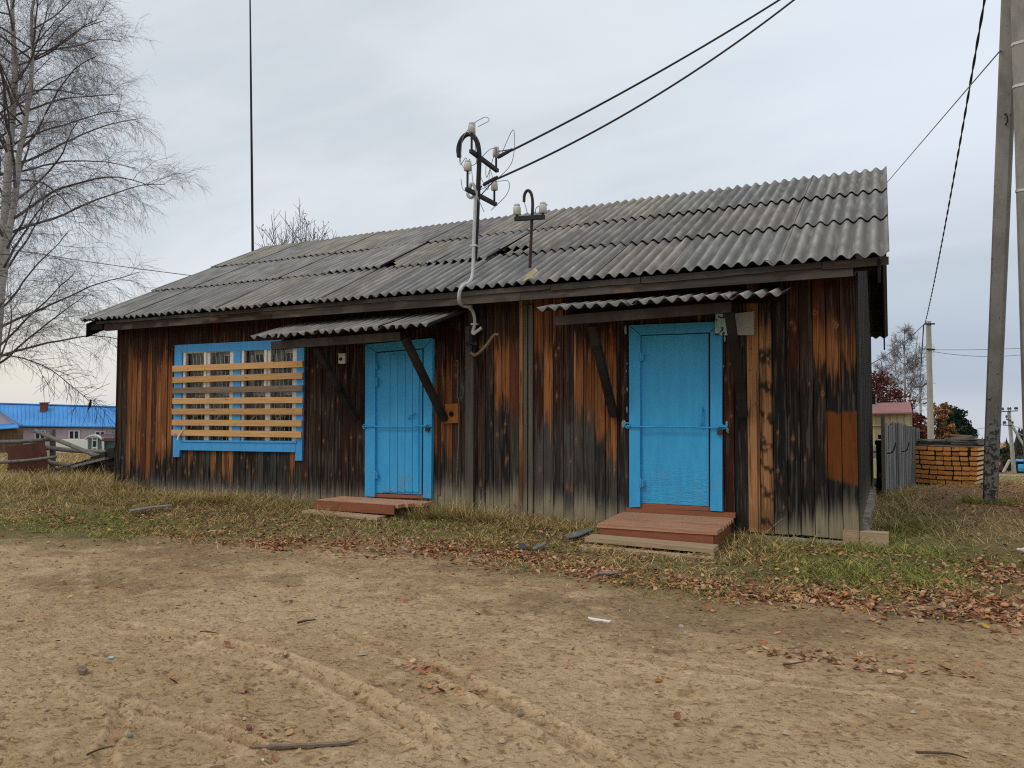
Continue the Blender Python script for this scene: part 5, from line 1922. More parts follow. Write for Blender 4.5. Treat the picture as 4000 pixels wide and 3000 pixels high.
# ------------------------------------------------------------------ stack of timber beams
ang = math.radians(15.0)
ax = np.array((math.sin(ang), math.cos(ang), 0)); sx_ = np.array((math.cos(ang), -math.sin(ang), 0))
c0 = at(3692, 1886, 16.7); c0[2] = gz(c0[0], c0[1]) + .02
bw, bh, bl = .142, .081, 2.6
NAMES = ['bottom', 'second lowest', 'third lowest', 'fourth lowest', 'fourth highest', 'third highest', 'second highest', 'top']
mb = MB()
e = .008
prof = [(-bw / 2 + e, 0), (bw / 2 - e, 0), (bw / 2, e), (bw / 2, bh - e), (bw / 2 - e, bh), (-bw / 2 + e, bh), (-bw / 2, bh - e), (-bw / 2, e)]
fr = np.array([sx_ * x + np.array((0, 0, z)) for x, z in prof]); bk = fr + ax * bl
mb.add(fr, [tuple(range(8))], (1, 1, 1), 0)
mb.add(bk, [tuple(range(7, -1, -1))], (1, 1, 1), 0)
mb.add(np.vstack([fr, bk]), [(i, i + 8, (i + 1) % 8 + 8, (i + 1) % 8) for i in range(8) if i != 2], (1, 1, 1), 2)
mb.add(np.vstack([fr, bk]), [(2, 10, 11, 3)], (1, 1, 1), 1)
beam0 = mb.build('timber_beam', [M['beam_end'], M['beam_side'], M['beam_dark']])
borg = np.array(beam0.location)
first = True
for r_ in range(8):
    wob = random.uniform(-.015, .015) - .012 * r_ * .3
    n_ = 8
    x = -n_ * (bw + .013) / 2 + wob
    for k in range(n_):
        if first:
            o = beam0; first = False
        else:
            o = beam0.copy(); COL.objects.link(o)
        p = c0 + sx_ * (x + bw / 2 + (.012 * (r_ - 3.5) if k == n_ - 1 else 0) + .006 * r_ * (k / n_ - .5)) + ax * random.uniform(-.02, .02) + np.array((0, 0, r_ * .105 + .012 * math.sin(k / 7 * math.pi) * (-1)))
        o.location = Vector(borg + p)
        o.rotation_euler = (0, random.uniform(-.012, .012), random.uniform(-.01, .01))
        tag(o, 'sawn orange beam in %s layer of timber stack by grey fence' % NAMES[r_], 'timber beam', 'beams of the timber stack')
        x += bw + random.uniform(.009, .020)
topz = c0[2] + 8 * .105
for k in range(7):
    for y_ in (.5, 1.9):
        pass
# dark laths added between the layers so the gaps read as shade
for r_ in range(1, 8):
    for t in (.06, 2.3):
        mb = MB()
        p = c0 + ax * t; p[2] = c0[2] + r_ * .105 - .0115
        mb.beam(p - sx_ * .57, p + sx_ * .57, .07, .017)
        tag(mb.build('gap_shade_lath', M['charred']), 'added dark lath shading gap between layers of orange timber beams', 'lath', 'added gap shade laths in the timber stack')
# cover boards on top
rb = random.Random(3)
cov = [(-.12, .0, .02, 1.36, .18, 0), (.05, .22, .022, 1.30, .18, 1), (-.30, .08, .06, .78, .16, 1), (.18, .02, .062, .9, .15, 0), (.40, .05, .10, .72, .14, 2), (-.28, .2, .10, .6, .13, 2), (.30, .02, .14, .62, .13, 2), (.50, .12, .135, .55, .12, 2), (.36, .06, .178, .5, .12, 2), (.58, .0, .06, .5, .12, 2), (.28, .16, .21, .42, .10, 2)]
for i, (x, y, dz_, L_, wd, mi) in enumerate(cov):
    mb = MB()
    p = c0 + sx_ * x + ax * (.1 + y); p[2] = topz + dz_
    an = rb.uniform(-.14, .14)
    dd = sx_ * math.cos(an) + ax * math.sin(an)
    mb.beam(p - dd * L_ / 2 + (0, 0, rb.uniform(-.01, .01)), p + dd * L_ / 2 + (0, 0, rb.uniform(-.01, .01)), wd, .034, bev=.1)
    if mi < 2:
        tag(mb.build('cover_board', M['blackboard']), 'dark board lying across top of orange timber stack', 'board', 'dark boards on the timber stack')
    else:
        tag(mb.build('cover_board', M['roof_board']), 'grey offcut board lying on top of orange timber stack', 'board', 'grey boards on the timber stack')
# a second pile of sticks to the left and yellow boards behind on the right
pl = at(3560, 1880, 18.4)
pz = gz(pl[0], pl[1])
mb = MB()
pile_r = thing('board_pile', 'low dark pile of weathered boards between grey fence and timber stack', 'board pile', (pl[0], pl[1], pz))
for k in range(9):
    z_ = pz + .12 + k * .095
    mb.beam(pl + sx_ * -.30 + ax * .1 + (0, 0, z_ - pl[2]), pl + sx_ * .45 + ax * .0 + (0, 0, z_ - pl[2] + .01), .4, .03)
mb.build('boards', M['roof_board'], pile_r)
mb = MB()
mb.box((pl[0] - .2, pl[1] + .1, pz - .1), (pl[0] + .4, pl[1] + .5, pz + .93))  # black box put in to stand for shade inside the pile
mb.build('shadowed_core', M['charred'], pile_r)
for k in range(5):
    mb = MB()
    p = at(3832 + 4 * k, 1752 - 5 * k, 19.5 + .2 * k)
    dd = np.array((math.cos(-.15 + .03 * k), math.sin(-.15 + .03 * k), 0))
    z_ = p[2]
    mb.beam(p - dd * 1.2, p + dd * (.40 + .05 * (k % 3)), .16, .035)
    tag(mb.build('yellow_board', M['board_new']), 'fresh yellow board behind right end of timber stack', 'board', 'yellow boards behind the timber stack')
mb = MB()
p = at(3800, 1885, 19.6); p[2] = gz(p[0], p[1])
for k in range(8):
    mb.beam(p + np.array((-1.4, .1, .07 + k * .098)), p + np.array((.16, -.05, .07 + k * .098)), .5, .085)
tag(mb.build('plank_pallet', M['roof_board']), 'low plank pile carrying yellow boards behind timber stack', 'plank pile')

# dark red car half hidden behind the stack and the pole
cd = 46.0
cc_ = at(3752, 1855, cd); cz = gz(cc_[0], cc_[1]) + .05
car = thing('parked_car', 'dark red car mostly hidden between timber stack and near pole', 'car', (cc_[0], cc_[1], cz))
def cpt(x, y, z):      # x along the car (to the right), y away from the camera
    return np.array((cc_[0], cc_[1], cz)) + RT * x + np.array((-math.sin(YAW), math.cos(YAW), 0)) * y + np.array((0, 0, z)) - np.array((0, 0, RT[2] * x))
mb = MB()
side = [(-2.0, .35), (-2.05, .75), (-1.9, .98), (1.1, 1.0), (1.95, .92), (2.05, .6), (2.0, .32)]
A = [cpt(x, -.82, z) for x, z in side]; B = [cpt(x, .82, z) for x, z in side]
mb.add(np.vstack([A, B]), [tuple(range(7)), tuple(range(13, 6, -1))] + [(i, i + 7, (i + 1) % 7 + 7, (i + 1) % 7) for i in range(7)])
cab = [(-1.85, .99), (-1.6, 1.58), (-1.2, 1.65), (.2, 1.65), (.6, 1.58), (1.3, 1.0)]
A = [cpt(x, -.70, z) for x, z in cab]; B = [cpt(x, .70, z) for x, z in cab]
mb.add(np.vstack([A, B]), [tuple(range(6)), tuple(range(11, 5, -1))] + [(i, i + 6, (i + 1) % 6 + 6, (i + 1) % 6) for i in range(6)])
mb.build('body', M['car_red'], car)
mb = MB()
for poly in ([(-1.66, 1.06), (-1.50, 1.52), (-1.05, 1.58), (-1.0, 1.06)], [(-.92, 1.06), (-.92, 1.58), (.12, 1.58), (.12, 1.06)], [(.2, 1.06), (.2, 1.58), (.52, 1.52), (1.05, 1.06)]):
    mb.prism([cpt(x, -.715, z) for x, z in poly], tuple(cpt(0, .012, 0) - cpt(0, 0, 0)))
mb.build('window', M['grey_panel'], car)
mb = MB()
mb.beam(cpt(-1.5, -.70, 1.66), cpt(.5, -.70, 1.66), .05, .04)
mb.build('roof_rail', M['strap'], car)
for x in (-1.3, 1.3):
    mb = MB()
    mb.lathe(cpt(x, -.84, .33), cpt(0, 1, 0) - cpt(0, 0, 0), [(.20, -.01), (.33, .01), (.33, .20), (.2, .22)], 18)
    wh = mb.build('wheel', M['tyre'], car)
    mb = MB()
    mb.lathe(cpt(x, -.86, .33), cpt(0, 1, 0) - cpt(0, 0, 0), [(.06, -.01), (.19, .0), (.19, .05)], 14)
    mb.build('rim', M['rim'], wh)
for y in (-.6, .6):
    mb = MB()
    a = cpt(2.03, y, .72)
    mb.hexa([cpt(1.95, y - .16, .66), cpt(2.06, y - .16, .66), cpt(2.06, y + .16, .66), cpt(1.95, y + .16, .66), cpt(1.95, y - .16, .82), cpt(2.04, y - .16, .82), cpt(2.04, y + .16, .82), cpt(1.95, y + .16, .82)])
    mb.build('tail_lamp', M['lamp_red'], car)

# little blue roofed shed by the road
kd = 75.0
ks = thing('small_shed', 'small dark shed with blue roof beside far strutted pole', 'shed', tuple(at(4010, 1842, kd)))
mb = MB()
a = at(3972, 1850, kd); b = at(4090, 1850, kd); ht_ = (1850 - 1800) / F * kd
a2 = at(3976, 1850, kd + 2); b2_ = at(4090, 1850, kd + 2)
mb.hexa([a, b, b2_, a2, a + (0, 0, ht_), b + (0, 0, ht_), b2_ + (0, 0, ht_), a2 + (0, 0, ht_)])
mb.build('wall', M['charred'], ks)
mb = MB()
a = at(3966, 1803, kd - .4); b = at(4100, 1806, kd - .4); a2 = at(3970, 1797, kd + 2.4); b2_ = at(4100, 1799, kd + 2.4)
mb.hexa([a, b, b2_, a2, a + (0, 0, .1), b + (0, 0, .1), b2_ + (0, 0, .1), a2 + (0, 0, .1)])
mb.build('roof', M['blue_roof'], ks)
mb = MB()
p = at(3992, 1841, kd - 1)
mb.lathe(p, (0, 0, 1), [(.30, 0), (.32, .05), (.32, .3), (.33, .33), (.32, .36), (.32, .62), (.30, .68)], 14)
tag(mb.build('barrel', M['blue']), 'turquoise barrel in front of small blue roofed shed', 'barrel')

# ================================================================== LEFT HAND SIDE
HD = 82.0
def H(px, py, d=HD):
    return at(px, py, d)
house = thing('blue_roofed_house', 'long lilac house with bright blue roof beyond the left field', 'house', tuple(H(260, 1770)))
def slab(mb, tl, tr, br, bl, d, th=.2, mat=0):
    P_ = [H(*bl, d), H(*br, d), H(*tr, d), H(*tl, d)]
    mb.prism(P_, tuple(FW * th), mat=mat)
mb = MB()
slab(mb, (62, 1664), (640, 1672), (640, 1785), (58, 1785), HD, 6)
mb.build('wall', M['lilac'], house)
mb = MB()
e0, e1 = H(-260, 1662, HD - .5), H(700, 1673, HD - .5); r0, r1 = H(-260, 1573, HD + 4), H(700, 1600, HD + 4); g0, g1 = H(-260, 1662, HD + 8), H(700, 1672, HD + 8)
for A in ((e0, e1, r1, r0), (r0, r1, g1, g0)):
    mb.hexa([*A, *[p + np.array((0, 0, .12)) for p in A]])
for t in np.linspace(0, 1, 60):
    a = e0 + (e1 - e0) * t + (0, 0, .12); b = r0 + (r1 - r0) * t + (0, 0, .12)
    mb.beam(a, b, .05, .04)
mb.beam(r0 + (0, 0, .15), r1 + (0, 0, .15), .5, .12)
roofh = mb.build('roof', M['blue_roof'], house)
mb = MB()
P_ = [H(x, y, HD + 2.4) for x, y in ((155, 1622), (176, 1622), (176, 1572), (155, 1572))]
mb.prism(P_, tuple(FW * .6))
P_ = [H(x, y, HD + 2.3) for x, y in ((153, 1576), (178, 1576), (178, 1572), (153, 1572))]
mb.prism(P_, tuple(FW * .8))
mb.build('chimney', M['brick'], roofh)
mb = MB()
slab(mb, (60, 1664), (640, 1671), (640, 1676), (60, 1669), HD - .3, .25)
mb.build('eaves_trim', M['maroon_roof'], house)
for (x0, y0, x1, y1) in ((134, 1680, 179, 1716), (267, 1681, 312, 1716), (370, 1684, 413, 1714)):
    mb = MB()
    for a in (((x0, y0), (x1, y0), (x1, y0 + 4), (x0, y0 + 4)), ((x0, y1 - 3), (x1, y1 - 3), (x1, y1), (x0, y1)), ((x0, y0 + 4), (x0 + 5, y0 + 4), (x0 + 5, y1 - 3), (x0, y1 - 3)),
              ((x1 - 7, y0 + 4), (x1, y0 + 4), (x1, y1 - 3), (x1 - 7, y1 - 3)), (((x0 + x1) / 2 - 3, y0 + 4), ((x0 + x1) / 2 + 2, y0 + 4), ((x0 + x1) / 2 + 2, y1 - 3), ((x0 + x1) / 2 - 3, y1 - 3))):
        slab(mb, *a, HD - .12, .1)
    fw_ = mb.build('window', M['white_trim'], house)
    mb = MB()
    slab(mb, (x0 + 4, y0 + 3), (x1 - 5, y0 + 3), (x1 - 5, y1 - 2), (x0 + 4, y1 - 2), HD - .06, .05)
    mb.build('pane', M['dim_glass'], fw_)
# green glazed porch with arched white roof edge
pd_ = HD - 3
porch = MB()
slab(porch, (343, 1712), (396, 1710), (396, 1772), (343, 1772), pd_, 2.6)
slab(porch, (398, 1712), (470, 1712), (470, 1772), (398, 1772), pd_ + .4, 2.2)
po = porch.build('porch', M['green_siding'], house)
mb = MB()
arc = [(331, 1713), (341, 1704), (352, 1699), (364, 1698), (376, 1699), (387, 1705), (396, 1714)]
inn = [(x, y + 5) for x, y in arc]
for k in range(6):
    slab(mb, arc[k], arc[k + 1], inn[k + 1], inn[k], pd_ - .3, .35)
for a in (((359, 1705), (363, 1705), (361, 1757), (358, 1757)), ((377, 1706), (381, 1706), (380, 1757), (376, 1757)), ((363, 1718), (377, 1718), (377, 1722), (363, 1722)), ((362, 1746), (376, 1746), (376, 1752), (362, 1752)),
          ((397, 1712), (406, 1712), (406, 1760), (397, 1760)), ((341, 1715), (344, 1715), (343, 1760), (340, 1760))):
    slab(mb, *a, pd_ - .1, .09)
mb.build('porch_trim', M['white_trim'], po)
mb = MB()
slab(mb, (363, 1722), (377, 1722), (376, 1746), (362, 1746), pd_ - .06, .05)
mb.build('porch_glass', M['dim_glass'], po)
mb = MB()
a, b, c, d = H(384, 1699, pd_ + 2.5), H(480, 1699, pd_ + 2.5), H(480, 1714, pd_ - .1), H(398, 1714, pd_ - .1)
mb.hexa([d, c, b, a, d + (0, 0, .08), c + (0, 0, .08), b + (0, 0, .08), a + (0, 0, .08)])
for k in range(9):
    q = d + (c - d) * ((k + .5) / 9)
    mb.lathe(q + (0, -.02, -.1), FW, [(.16, 0), (.16, .1)], 8)
mb.build('porch_roof', M['maroon_roof'], po)
mb = MB()
out_l = [(216, 1733), (222, 1722), (236, 1716), (346, 1716), (346, 1785), (216, 1785)]
mb.prism([H(x, y, HD - 1.2) for x, y in out_l[::-1]], tuple(FW * .3))
tag(mb.build('white_wall', M['white_wash']), 'low whitewashed wall in front of lilac house beside green porch', 'wall')
# wing with a pale gable at the far left
wing = thing('gabled_outbuilding', 'pale gabled outbuilding with blue skirt roof at left frame edge', 'outbuilding', tuple(H(0, 1760, 78)))
mb = MB()
mb.prism([H(x, y, 78) for x, y in ((-120, 1660), (62, 1660), (8, 1617), (-50, 1578), (-120, 1630))], tuple(FW * .5))
mb.build('gable', M['lilac'], wing)
mb = MB()
a, b, c, d = H(-150, 1656, 78.2), H(54, 1656, 78.2), H(74, 1672, 76.5), H(-150, 1688, 76.5)
mb.hexa([d, c, b, a, d + (0, 0, .1), c + (0, 0, .1), b + (0, 0, .1), a + (0, 0, .1)])
for k, (p, q) in enumerate((((-50, 1575), (76, 1663)),)):
    a, b = H(*p, 77.6), H(*q, 77.6)
    mb.hexa([a, b, b + FW * .5, a + FW * .5, a + (0, 0, .12), b + (0, 0, .12), b + FW * .5 + (0, 0, .12), a + FW * .5 + (0, 0, .12)])
mb.build('roof', M['blue_roof'], wing)
mb = MB()
mb.prism([H(x, y, 77) for x, y in ((-150, 1790), (64, 1790), (66, 1675), (-150, 1686))], tuple(FW * 1.0))
mb.build('wall', mat_flat('brown_board_wall', (.17, .095, .05), (.08, .05, .03), 1.0, .85, stretch=(5, 5, .4)), wing)

# rail fence with the rusty sheet
fd = 18.0
def Q(px, py, d=fd):
    return at(px, py, d)
def zq(x, y):
    return x / 4.148, 1540 + y / 4.148
rf = thing('rail_fence', 'old grey post and rail fence left of building', 'fence', tuple(Q(205, 1840)))
mb = MB()
pa, pb_ = Q(*zq(848, 1330), fd), Q(*zq(852, 562), fd)
mb.tube([pa - (0, 0, .4), (pa + pb_) / 2 + (.01, 0, 0), pb_], [.072, .066, .062], 9)
mb.build('post', M['grey_wood'], rf)
for A, B, r_ in (((-60, 775), (830, 728), .045), ((690, 862), (1720, 935), .05), ((-60, 1105), (910, 1015), .036), ((700, 1080), (1180, 1150), .05)):
    mb = MB()
    d1 = fd - (.55 if A[1] == 1105 else .12)
    a, b = Q(*zq(*A), d1), Q(*zq(*B), d1)
    mb.tube(smooth_path([a, (a + b) / 2 + (0, 0, -.02), b], 5), [r_ * 1.1] * 5 + [r_] * 6, 8)
    mb.build('rail', M['grey_wood'], rf)
mb = MB()
a, b = Q(*zq(565, 592), fd - .22), Q(*zq(1590, 1010), fd - .6)
mb.tube(smooth_path([a, (a + b) / 2, b], 5), .052, 8)
tag(mb.build('fallen_rail', M['grey_wood']), 'long slanted pole fallen across the rail fence post', 'pole')
mb = MB()
prs = [zq(*p) for p in ((125, 848), (722, 766), (768, 1000), (772, 1230), (480, 1290), (120, 1270))]
mb.prism([Q(x, y, fd - .45) for x, y in prs[::-1]], tuple(FW * .006))
tag(mb.build('rusty_sheet', M['rust_sheet']), 'rust brown metal sheet leaning on rail fence', 'metal sheet')
# heap of charred boards against the gable end
hp = [((760, 1300), (1860, 1010), .16), ((900, 1330), (1870, 1080), .2), ((1180, 1175), (1730, 1040), .06), ((1300, 1190), (1880, 985), .05), ((1560, 1040), (1740, 980), .12), ((1400, 1090), (1560, 1080), .1), ((1150, 1290), (1880, 1200), .25), ((1300, 1330), (1900, 1290), .22), ((1750, 920), (1880, 900), .12), ((1000, 1270), (1500, 1240), .18), ((1250, 1185), (1890, 1060), .24), ((1500, 1085), (1890, 960), .2), ((1660, 1010), (1900, 905), .17), ((1050, 1265), (1890, 1180), .28), ((1120, 1330), (1900, 1270), .3)]
for i, (A, B, wd) in enumerate(hp):
    mb = MB()
    d1 = 17.3 - .12 * (i % 3) - .15 * (wd < .08)
    a, b = Q(*zq(*A), d1), Q(*zq(*B), d1 - .5)
    mb.beam(a, b, .10, wd * .9, bev=.1)
    if wd < .08:
        tag(mb.build('grey_rail', M['grey_wood']), 'split grey rail lying on charred board heap', 'rail', 'grey rails on the charred heap')
    else:
        tag(mb.build('charred_board', M['charred']), 'charred board in heap against left end of building', 'board', 'charred boards left of the building')

# ================================================================== TREES
class Twigs:
    """collects many polylines and turns them into one thin-tube mesh"""
    def __init__(self):
        self.lines = []

    def grow(self, pos, d, length, r0, r1, nseg, wander, trop, rnd, leaves=None):
        p = np.array(pos, float); d = np.array(d, float); d /= np.linalg.norm(d)
        pts = [p.copy()]; dirs = [d.copy()]
        st = length / nseg
        for k in range(nseg):
            d = d + rnd.normal(0, wander, 3) + np.array((0, 0, trop(k / nseg)))
            d /= np.linalg.norm(d)
            p = p + d * st
            pts.append(p.copy()); dirs.append(d.copy())
        rad = np.linspace(r0, r1, nseg + 1)
        self.lines.append((np.array(pts), rad))
        return pts, dirs

    def build(self, name, mat, parent, split=None):
        groups = {}
        for pts, rad in self.lines:
            groups.setdefault(len(pts), []).append((pts, rad))
        mb = MB()
        for n, g in groups.items():
            P_ = np.array([x[0] for x in g]); R2 = np.array([x[1] for x in g])
            m = len(g)
            sides = 6 if R2.max() > .03 else 3
            T_ = np.gradient(P_, axis=1); T_ /= np.maximum(np.linalg.norm(T_, axis=2, keepdims=True), 1e-9)
            ref = np.where(np.abs(T_[..., 2:3]) < .9, np.array([0, 0, 1.0]), np.array([1.0, 0, 0]))
            S_ = np.cross(T_, ref); S_ /= np.maximum(np.linalg.norm(S_, axis=2, keepdims=True), 1e-9)
            U_ = np.cross(T_, S_)
            a = np.linspace(0, 2 * math.pi, sides, endpoint=False)
            V = P_[:, :, None, :] + R2[:, :, None, None] * (np.cos(a)[None, None, :, None] * S_[:, :, None, :] + np.sin(a)[None, None, :, None] * U_[:, :, None, :])
            base = (np.arange(m)[:, None, None] * n + np.arange(n - 1)[None, :, None]) * sides
            j = np.arange(sides)[None, None, :]; j2 = (j + 1) % sides
            fq = np.stack([base + j, base + j2, base + sides + j2, base + sides + j], -1).reshape(-1, 4)
            mb.add(V.reshape(-1, 3), fq, (1, 1, 1), 0, True)
        return mb.build(name, mat, parent)


def rot_about(d, ax_, an):
    ax_ = ax_ / np.linalg.norm(ax_)
    return d * math.cos(an) + np.cross(ax_, d) * math.sin(an) + ax_ * np.dot(ax_, d) * (1 - math.cos(an))


def side_dir(d, rnd, an):
    v = rnd.normal(0, 1, 3); v -= d * np.dot(v, d)
    return rot_about(d, np.cross(d, v / np.linalg.norm(v)), an)


def birch(label, base, top, trunk_r, limbs, reach, seed, h0=.16, dens=1.0, twr=.0048, second=None, name='birch_tree', droop=1.0, path=None):
    rnd = np.random.default_rng(seed)
    base = np.array(base, float); top = np.array(top, float)
    t = thing(name, label, 'tree', tuple(base))
    n = 22
    H_ = np.linalg.norm(top - base)
    stems = []
    wob = np.cumsum(rnd.normal(0, .02, (n, 3)), axis=0) * H_ * .06
    wob[:, 2] = 0
    pts = base + (top - base) * np.linspace(0, 1, n)[:, None] + wob
    if path is not None:
        sp_ = smooth_path(path, 12)
        pts = np.array([sp_[int(k_ * (len(sp_) - 1) / (n - 1))] for k_ in range(n)])
    pts[0] -= (0, 0, .4)
    rad = trunk_r * (1 - np.linspace(0, 1, n)) ** .8 + .015
    stems.append((pts, rad))
    if second is not None:
        for (f0, off, f1) in second:
            k0 = int(f0 * (n - 1))
            p2 = [pts[k0]]
            for s in np.linspace(0, 1, 16)[1:]:
                kk = f0 + (f1 - f0) * s
                xk = kk * (n - 1); k_ = min(int(xk), n - 2)
                q_ = pts[k_] + (pts[k_ + 1] - pts[k_]) * (xk - k_) + np.array(off) * (s ** .8)
                p2.append(q_ + rnd.normal(0, .03, 3))
            stems.append((np.array(p2), np.linspace(rad[k0] * .75, .02, 16)))
    mb = MB()
    for p_, r_ in stems:
        mb.tube(smooth_path(p_, 3), np.interp(np.linspace(0, 1, (len(p_) - 1) * 3 + 1), np.linspace(0, 1, len(r_)), r_), 10)
    mb.build('trunk', M['bark'], t)
    big, fine = Twigs(), Twigs()
    for i in range(limbs):
        st, sr = stems[0] if (len(stems) == 1 or i % 3) else stems[1 + i % (len(stems) - 1)]
        f = h0 + (1 - h0) * ((i + rnd.uniform(0, 1)) / limbs) ** (1.05 if path is None else 1.4)
        if st is not stems[0][0]:
            f = rnd.uniform(.15, .97) if path is None else rnd.uniform(.2, .75)
        f = min(f, .985)
        x = f * (len(st) - 1); k = int(x); p = st[k] + (st[min(k + 1, len(st) - 1)] - st[k]) * (x - k)
        hrel = (p[2] - base[2]) / max(H_, .1)
        L = reach * (1.05 - .85 * max(0, (hrel - .45)) / .55) * rnd.uniform(.72, 1.12)
        if hrel < .35: L *= .85 + .5 * hrel
        az = i * 2.39996 + rnd.uniform(-.5, .5)
        el = math.radians(rnd.uniform(22, 48))
        d = np.array((math.cos(az) * math.cos(el), math.sin(az) * math.cos(el), math.sin(el)))
        r0 = min(np.interp(x, np.arange(len(sr)), sr) * .5, .013 + L * .0062)
        lp, ld = big.grow(p, d, L, r0, .009, 14, .075, lambda s: .035 - .10 * s * droop, rnd)
        nb = int(11 * dens * (L / reach) ** .5) + 3
        for b in range(nb):
            s = .16 + .84 * (b + rnd.uniform(0, 1)) / nb
            k = min(int(s * 14), 13)
            q_ = lp[k] + (lp[k + 1] - lp[k]) * (s * 14 - k)
            bl_ = L * rnd.uniform(.22, .42) * (1.15 - .55 * s)
            bp, bd = big.grow(q_, side_dir(ld[k], rnd, rnd.uniform(.55, 1.0)), bl_, max(.0105 - .004 * s, twr * 1.25), twr * 1.05, 7, .11, lambda v: .03 - .13 * v * droop, rnd)
            nt_ = int(8 * dens * (1.45 if path is not None else 1)) + 1
            for c in range(nt_):
                s2 = .12 + .88 * (c + rnd.uniform(0, 1)) / nt_
                k2 = min(int(s2 * 7), 6)
                q2 = bp[k2] + (bp[k2 + 1] - bp[k2]) * (s2 * 7 - k2)
                tl_ = rnd.uniform(.45, .95) * min(1, reach / 3.75)
                tp, td = fine.grow(q2, side_dir(bd[k2], rnd, rnd.uniform(.45, .95)), tl_, twr, twr * .62, 5, .12, lambda v: -.05 * droop - .14 * v * droop, rnd)
                for e in range(int(5 * dens * (1.4 if path is not None else 1))):
                    k3 = rnd.integers(1, 5)
                    fine.grow(tp[k3], side_dir(td[k3], rnd, rnd.uniform(.4, .9)), tl_ * rnd.uniform(.35, .7), twr * .72, twr * .5, 3, .12, lambda v: -.18 * droop, rnd)
    big.build('branch', M['twig'], t)
    fine.build('crown', M['twig_fine'], t)
    return t


bz = at(-60, 1700, 19.5)
b0 = np.array((bz[0], bz[1], gz(bz[0], bz[1])))
b1 = at(64, -520, 20.0)
birch_big = birch('large bare birch with white trunk at left, drooping twigs', b0, b1, .135, 80, 3.9, 21, h0=.12, dens=.74, twr=.0030,
                  path=[b0, at(-22, 1400, 19.6), at(10, 1000, 19.7), at(36, 600, 19.8), at(58, 300, 19.9), at(48, 0, 20), b1], droop=1.2,
                  second=[(.28, (.75, .2, 0), .95), (.22, (-1.1, -.4, 0), .9)])
tw_ = Twigs()
rnd = np.random.default_rng(77)
bl0 = [at(*p) for p in ((2, 1385, 19.5), (90, 1400, 19.4), (190, 1440, 19.4), (270, 1500, 19.35), (345, 1562, 19.3), (430, 1615, 19.3))]
bp_ = smooth_path(bl0, 4)
tw_.lines.append((bp_, np.linspace(.022, .004, len(bp_))))
for k in range(3, len(bp_) - 1):
    for m_ in range(3):
        q2, d2 = tw_.grow(bp_[k], side_dir((bp_[k + 1] - bp_[k]) / np.linalg.norm(bp_[k + 1] - bp_[k]), rnd, rnd.uniform(.5, 1.1)), rnd.uniform(.4, 1.1), .006, .004, 6, .11, lambda v: -.12 * v, rnd)
        for e_ in range(3):
            k3 = rnd.integers(1, 6)
            tw_.grow(q2[k3], side_dir(d2[k3], rnd, .7), rnd.uniform(.2, .5), .004, .003, 3, .1, lambda v: -.15, rnd)
tw_.build('branch', M['twig'], birch_big)
# black bird on a birch twig
bp = at(352, 1578, 19.3)
tw = MB()
mb = MB()
up_ = np.array((.25, 0, 1.0)); up_ /= np.linalg.norm(up_)
mb.lathe(bp - up_ * .085, up_, [(.004, -.05), (.012, -.02), (.026, .02), (.036, .07), (.034, .11), (.022, .145), (.026, .165), (.024, .185), (.008, .20)], 12)
mb.tube([bp + up_ * .09 + RT * .02, bp + up_ * .088 + RT * .05], [.007, .001], 5)
mb.tube([bp - up_ * .08, bp - up_ * .16 - RT * .03], [.014, .018], 5)
tag(mb.build('bird', M['charred']), 'small dark bird perched upright on drooping birch twig', 'bird')

# shrub with a few clinging leaves behind the roof
sb = at(1190, 1000, 21.5)
sh0 = np.array((sb[0], sb[1], gz(sb[0], sb[1])))
sh = thing('shrub', 'bare grey shrub with few clinging leaves behind roof ridge', 'shrub', tuple(sh0))
rnd = np.random.default_rng(5)
tw = Twigs(); lv = MB()
topz_ = at(1190, 775, 21.5)[2] - sh0[2]
for i in range(44):
    az = rnd.uniform(0, 6.28); tilt = rnd.uniform(.0, .24) if i else 0
    hh = topz_ * (rnd.uniform(.84, 1.0) if i else 1.02) * (1 - tilt * .7)
    d = np.array((math.cos(az) * math.sin(tilt), math.sin(az) * math.sin(tilt), math.cos(tilt)))
    pts, dirs = tw.grow(sh0 + (rnd.normal(0, .15), rnd.normal(0, .15), 0), d, hh, .028, .007, 12, .02, lambda s: .02, rnd)
    for b in range(9):
        k = rnd.integers(7, 12)
        bl_ = rnd.uniform(.35, .9)
        p2, d2 = tw.grow(pts[k], side_dir(dirs[k], rnd, rnd.uniform(.4, .8)), bl_, .010, .006, 5, .07, lambda s: .09, rnd)
        for c in range(3):
            k2 = rnd.integers(1, 5)
            tw.grow(p2[k2], side_dir(d2[k2], rnd, .7), bl_ * .45, .007, .005, 3, .08, lambda s: .05, rnd)
        if rnd.random() < .42:
            q_ = p2[-1]
            for m_ in range(rnd.integers(1, 3)):
                n1 = rnd.normal(0, 1, 3); n1 /= np.linalg.norm(n1); n2 = np.cross(n1, rnd.normal(0, 1, 3)); n2 /= np.linalg.norm(n2)
                qq = q_ + rnd.normal(0, .04, 3)
                lv.add([qq - n1 * .04, qq + n2 * .022, qq + n1 * .04, qq - n2 * .022], [(0, 1, 2, 3)], np.array((.10, .075, .06)))
tw.build('branch', M['twig_pale'], sh)
lv.build('leaf', M['leafy'], sh, False)


